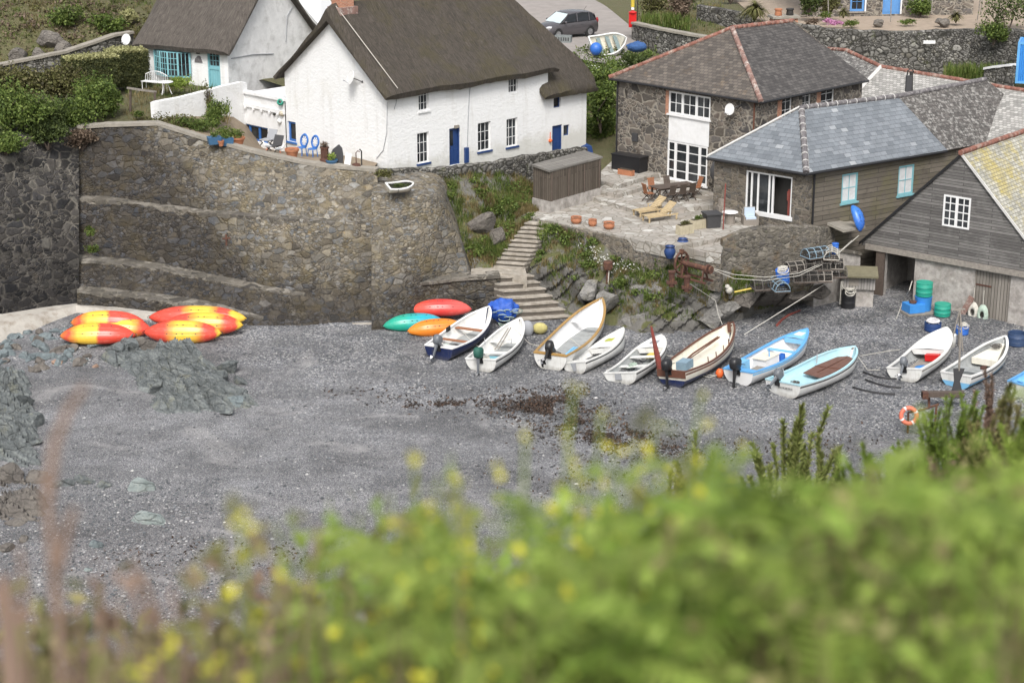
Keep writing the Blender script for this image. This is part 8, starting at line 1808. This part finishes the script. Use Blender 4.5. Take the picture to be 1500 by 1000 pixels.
for k in range(3900):                                        # leaves filling the mass
    px = rg.uniform(-60, 1560) if k % 3 else rg.uniform(900, 1560); D = rg.uniform(2.6, 6.5); b = spot(px, D); zt = topz(px, D); h = zt-b.z
    if h < .04: continue
    dens = interp([(0,.4),(330,.55),(520,.6),(700,.72),(950,.9),(1100,1)], px)
    if rg.random() > dens: continue
    z = b.z+h*1.15*rg.random()**1.35; n = mnoise.noise(Vector((px*.006, z*2.2, 3)))
    if px < 420: tgt = (brown, olive, olive)[rg.randrange(3)] if n < .15 else olive
    else: tgt = ferns if n > .12 else (lime if n > -.12 else olive)
    if px > 1250 and n < -.15 and rg.random() < .18: tgt = brown
    p0 = Vector((b.x, D, z))
    for _ in range(5): rustleaf(tgt, p0+Vector((rg.gauss(0,.05), rg.gauss(0,.05), rg.gauss(0,.05))), .028*D/3.5, rg, .8)
for k in range(1500):                                        # grass blades rising out of it
    px = rg.uniform(-60, 1560); D = rg.uniform(2.7, 5.5); b = spot(px, D); zt = topz(px, D)
    blades((olive, lime, brown)[rg.randrange(3)] if px > 400 else (brown, olive)[rg.randrange(2)], (b.x, D, min(b.z+.1, zt-.25)), max(.15, (zt-b.z)*.7), .006, rg, 3, .45)
for k in range(26):                                          # arching fronds at the front of the mass
    px = rg.uniform(520, 1000); D = rg.uniform(2.9, 3.8); b = spot(px, D); zt = topz(px, D)
    frond(lime, (b.x, D, zt-.10-.2*rg.random()), .30+.12*rg.random(), rg.choice([2.9, 3.3, .2, 2.6])+rg.gauss(0,.3), rg.uniform(.15, .7), rg, .06)
for k in range(150):                                         # long bright stems standing above the leaves
    px = rg.uniform(420, 1560); D = rg.uniform(2.7, 5.5); b = spot(px, D); zt = topz(px, D)+.05+.12*rg.random()
    if zt-b.z < .1: continue
    q = Vector((b.x, D, b.z)); e = Vector((b.x+rg.gauss(0,.08), D, zt)); lime.tube([q, (q+e)/2+Vector((rg.gauss(0,.03),0,0)), e], [.004,.003,.0015], 3, False)
    for _ in range(6): rustleaf(lime, lerp(q, e, .5+.5*rg.random())+Vector((rg.gauss(0,.012),0,0)), .013, rg, .6, .4)
obj('bracken', ferns, G['fern'], kind='stuff', uv=False); obj('young_bracken', lime, G['fernlime'], kind='stuff', uv=False)
obj('cliff_herbage', olive, G['foreolive'], kind='stuff', uv=False); obj('dead_stalks', brown, G['stalk'], kind='stuff', uv=False)
# flowering mustard stems
def mustard(px, pyt, D, label, grp='yellow flowering stems on the cliff edge', n=4):
    tip = at(px, pyt, D=D); x = tip.x; b = Vector((x+rg.gauss(0,.03), D+.03, cliff(x, D)-.03)); o = empty('flowering_stem', b, 0, label, 'wild flower', grp); sm = MB(); fm = MB(); T = tip-b
    sm.tube([(0,0,0), T*.5+Vector((rg.gauss(0,.02),0,0)), T], [.006,.005,.003], 5); obj('stem', sm, G['fernlime'], o, uv=False)
    for k in range(n):
        c = T*(1-.07*k)+Vector((rg.gauss(0,.022), rg.gauss(0,.02), 0)) if k else T
        fm = MB()
        for _ in range(3): rustleaf(fm, c+Vector((rg.gauss(0,.009), rg.gauss(0,.009), rg.gauss(0,.009))), .0105, rg, .6, .8)
        obj('flower', fm, G['yellow'], o, uv=False)
    for k in range(3):
        lm = MB(); frond(lm, T*(.25+.2*k), .10, rg.random()*6.28, .5, rg, .02); obj('leaf', lm, G['fernlime'], o, uv=False)
ST = [(606,676,3.0,'tall'),(672,702,3.3,''),(645,745,3.4,''),(570,770,3.4,''),(352,765,2.8,'lone'),(405,842,3.1,''),(440,862,3.2,''),(465,880,3.3,''),(600,868,3.4,''),(296,945,2.7,''),(195,985,2.6,''),(330,958,2.8,''),(690,925,3.0,''),(720,975,2.8,''),(560,915,3.2,''),(500,905,3.1,''),
      (640,890,3.3,''),(840,572,3.3,''),(880,610,3.5,''),(930,650,3.6,''),(815,710,3.4,''),(770,635,3.2,''),(900,660,3.6,''),(975,690,3.7,''),(1000,695,3.7,''),(1050,700,3.7,''),(1085,660,3.9,''),(1060,690,3.8,''),(1028,576,3.4,'one'),(850,690,3.4,''),(960,620,3.6,''),(760,850,3.2,''),(940,880,3.2,''),(835,870,3.0,''),(690,760,3.4,''),(380,905,3.0,''),(250,930,2.8,''),(530,960,2.8,''),(620,960,2.8,'')]
for px, py, D, w in ST:
    lab = {'tall':'tallest blurred stem with a yellow-green head rising left of the fern mass','lone':'lone thin flowering stem at lower left, apart from the fern mass','one':'round yellow flower head blurred in front of the shingle below the red mast'}.get(w)
    mustard(px, py, D, lab or 'blurred stem with small yellow flowers rising from the cliff-edge plants', 'yellow flowering stems on the cliff edge' if not lab else None, 6 if w == 'one' else 4)
def stalk(pts, D, r, label, grp='dry brown stalks at the lower left'):
    P = [at(x, y, D=D+.05*i) for i, (x, y) in enumerate(pts)]; b = P[0]; o = empty('dry_stalk', b, 0, label, 'dry stalk', grp); mb = MB(); mb.tube([p-b for p in P], [r*(1-.35*i/len(P)) for i in range(len(P))], 6); obj('stem', mb, G['stalk'], o, uv=False)
stalk([(92,1010),(85,900),(76,800),(70,735),(66,700)], 2.5, .009, 'thick rust-brown dry stalk rising at the lower left')
stalk([(70,735),(80,650),(100,600),(124,566)], 2.5, .008, 'pale upper arm of the forked dry stalk at left', None); stalk([(84,835),(95,790),(108,745)], 2.55, .009, 'short pale side stalk beside the thick brown one at left', None)
stalk([(20,1010),(12,900),(4,850)], 2.4, .016, 'dark brown stalk at the very bottom left corner', None)
for k, (x, y, t_) in enumerate([(150,1000,850),(205,1010,815),(240,1010,830),(265,1010,860),(415,1010,850),(445,1010,770),(395,1010,820),(310,1010,880),(120,1010,900),(180,1010,880),(40,1010,800),(480,1010,860),(225,1010,890)]):
    stalk([(x,y),(x+rg.gauss(0,6),(y+t_)/2),(x+rg.gauss(0,14),t_)], rg.uniform(2.6,3.3), .005, 'thin blurred brown stem among the dry stalks at lower left')
# mid-distance bushes on the cliff shoulder, right
def spray(name, px, pyb, D, hpx, wpx, n, label, mat, size, seed, bare=.25):
    rg = random.Random(seed); b = at(px, pyb, D=D); zt0 = b.z+hpx*D/FPX; b.z = cliff(b.x, b.y)-.1; HH = max(.6, zt0-b.z); o = empty(name, b, 0, label, 'bush'); sm = MB(); fm = MB(); sc = D/FPX
    for k in range(n):
        u = rg.uniform(-1, 1); h = HH*(1-.30*abs(u)**1.5)*(.65+.4*rg.random()); q = []; x1 = u*wpx*sc*.5
        for i in range(8):
            t = i/7; q.append(Vector((x1*t**1.3+rg.gauss(0,.04)*t, rg.gauss(0,.06)*t+.5*rg.uniform(-1,1)*t*wpx*sc*.3/7, h*t)))
        sm.tube(q, [.022-.017*i/7 for i in range(8)], 4)
        for i in range(8*26):
            t = bare+(1-bare)*rg.random(); j = min(int(t*7), 6); p = lerp(q[j], q[j+1], t*7-j); d = (q[j+1]-q[j]).normalized()
            for _ in range(3):
                a = (d*1.0+Vector((rg.gauss(0,.5), rg.gauss(0,.5), rg.gauss(0,.3)))).normalized(); s = a.orthogonal().normalized()*size*.085; l = size*.7*(.7+.6*rg.random())*(1.15-t*.5)
                fm.add([p-s, p+s, p+a*l], [(0,1,2)])
    obj('stem', sm, M['wood_dark'], o); obj('foliage', fm, G[mat], o, uv=False); return o
for args in [('tamarisk_bush',1150,770,26,205,150,26,'feathery olive bush standing out sharply against the shingle','tam',.22,1),('tamarisk_bush',1205,740,26,175,55,9,'upright right-hand clump of feathery twigs beside the larger feathery bush','tam',.21,2),('tamarisk_bush',1020,730,22,110,120,12,'low dark feathery tuft left of the feathery bush','tam',.19,3),('tamarisk_bush',1110,740,24,90,90,8,'short dark feathery tuft at the foot of the feathery bush','tam',.19,4),
    ('gorse_bush',1395,730,18,170,200,95,'dense green bush at right below the timber beam','fern',.115,5),('gorse_bush',1320,740,17,115,120,50,'rounded bright green bush below the lifebuoy','fern',.115,6),('twiggy_bush',1460,760,15,220,130,40,'brownish twiggy bush at the right edge','foreolive',.11,7),('twiggy_bush',1440,700,20,170,90,18,'bare twiggy stems rising above the green bush at right','stalk',.12,8),('twiggy_bush',1380,790,10,130,200,40,'reddish brown twiggy patch in front of the green bush at right','stalk',.09,9),('gorse_bush',1500,760,13,190,120,40,'yellow-green bush cut by the right edge','fernlime',.13,10),('gorse_bush',1250,760,12,110,160,40,'soft green bush between the feathery bush and the right-hand bushes','fern',.12,11)]: spray(*args)
mid = MB()
for k in range(2600):
    px = rg.uniform(880, 1560) if k < 1500 else rg.uniform(-400, 2000); D = rg.uniform(7, 30); b = spot(px, D)
    leafcloud(mid, b+Vector((0,0,.1)), (.5,.5,.35), 22, .05+.002*D, rg)
obj('cliff_scrub', mid, G['foreolive'], kind='stuff', uv=False)
# ================================================================== camera, sky, sun
cam = bpy.data.cameras.new('camera'); co = bpy.data.objects.new('camera', cam); COL.objects.link(co); scene.camera = co
co.location = (0,0,CZ); co.rotation_euler = (R(90)-PITCH, 0, 0); cam.sensor_width = 36; cam.lens = 36*FPX/1500; cam.clip_end = 5000; cam.clip_start = .1
cam.dof.use_dof = True; cam.dof.focus_distance = 95; cam.dof.aperture_fstop = 2.1
w = bpy.data.worlds.new('World'); scene.world = w; w.use_nodes = True; nt = w.node_tree
sky = nt.nodes.new('ShaderNodeTexSky'); sky.sky_type = 'NISHITA'; sky.sun_disc = False; sky.sun_elevation = R(50); sky.sun_rotation = R(184); sky.dust_density = 4; sky.air_density = 1.2; sky.ozone_density = 1
hs_ = nt.nodes.new('ShaderNodeHueSaturation'); hs_.inputs['Saturation'].default_value = .30; nt.links.new(sky.outputs[0], hs_.inputs['Color'])
bg = nt.nodes['Background']; bg.inputs[1].default_value = .125; nt.links.new(hs_.outputs[0], bg.inputs[0])
sl_ = bpy.data.lights.new('sun', 'SUN'); sl_.energy = 1.65; sl_.angle = R(18); sl_.color = (1,.96,.91); so = bpy.data.objects.new('sun', sl_); COL.objects.link(so); so.rotation_euler = (R(40), 0, R(-4)); so.location = (0,0,60)
scene.view_settings.view_transform = 'Standard'; scene.view_settings.look = 'None'; scene.view_settings.gamma = 1; scene.view_settings.exposure = .76
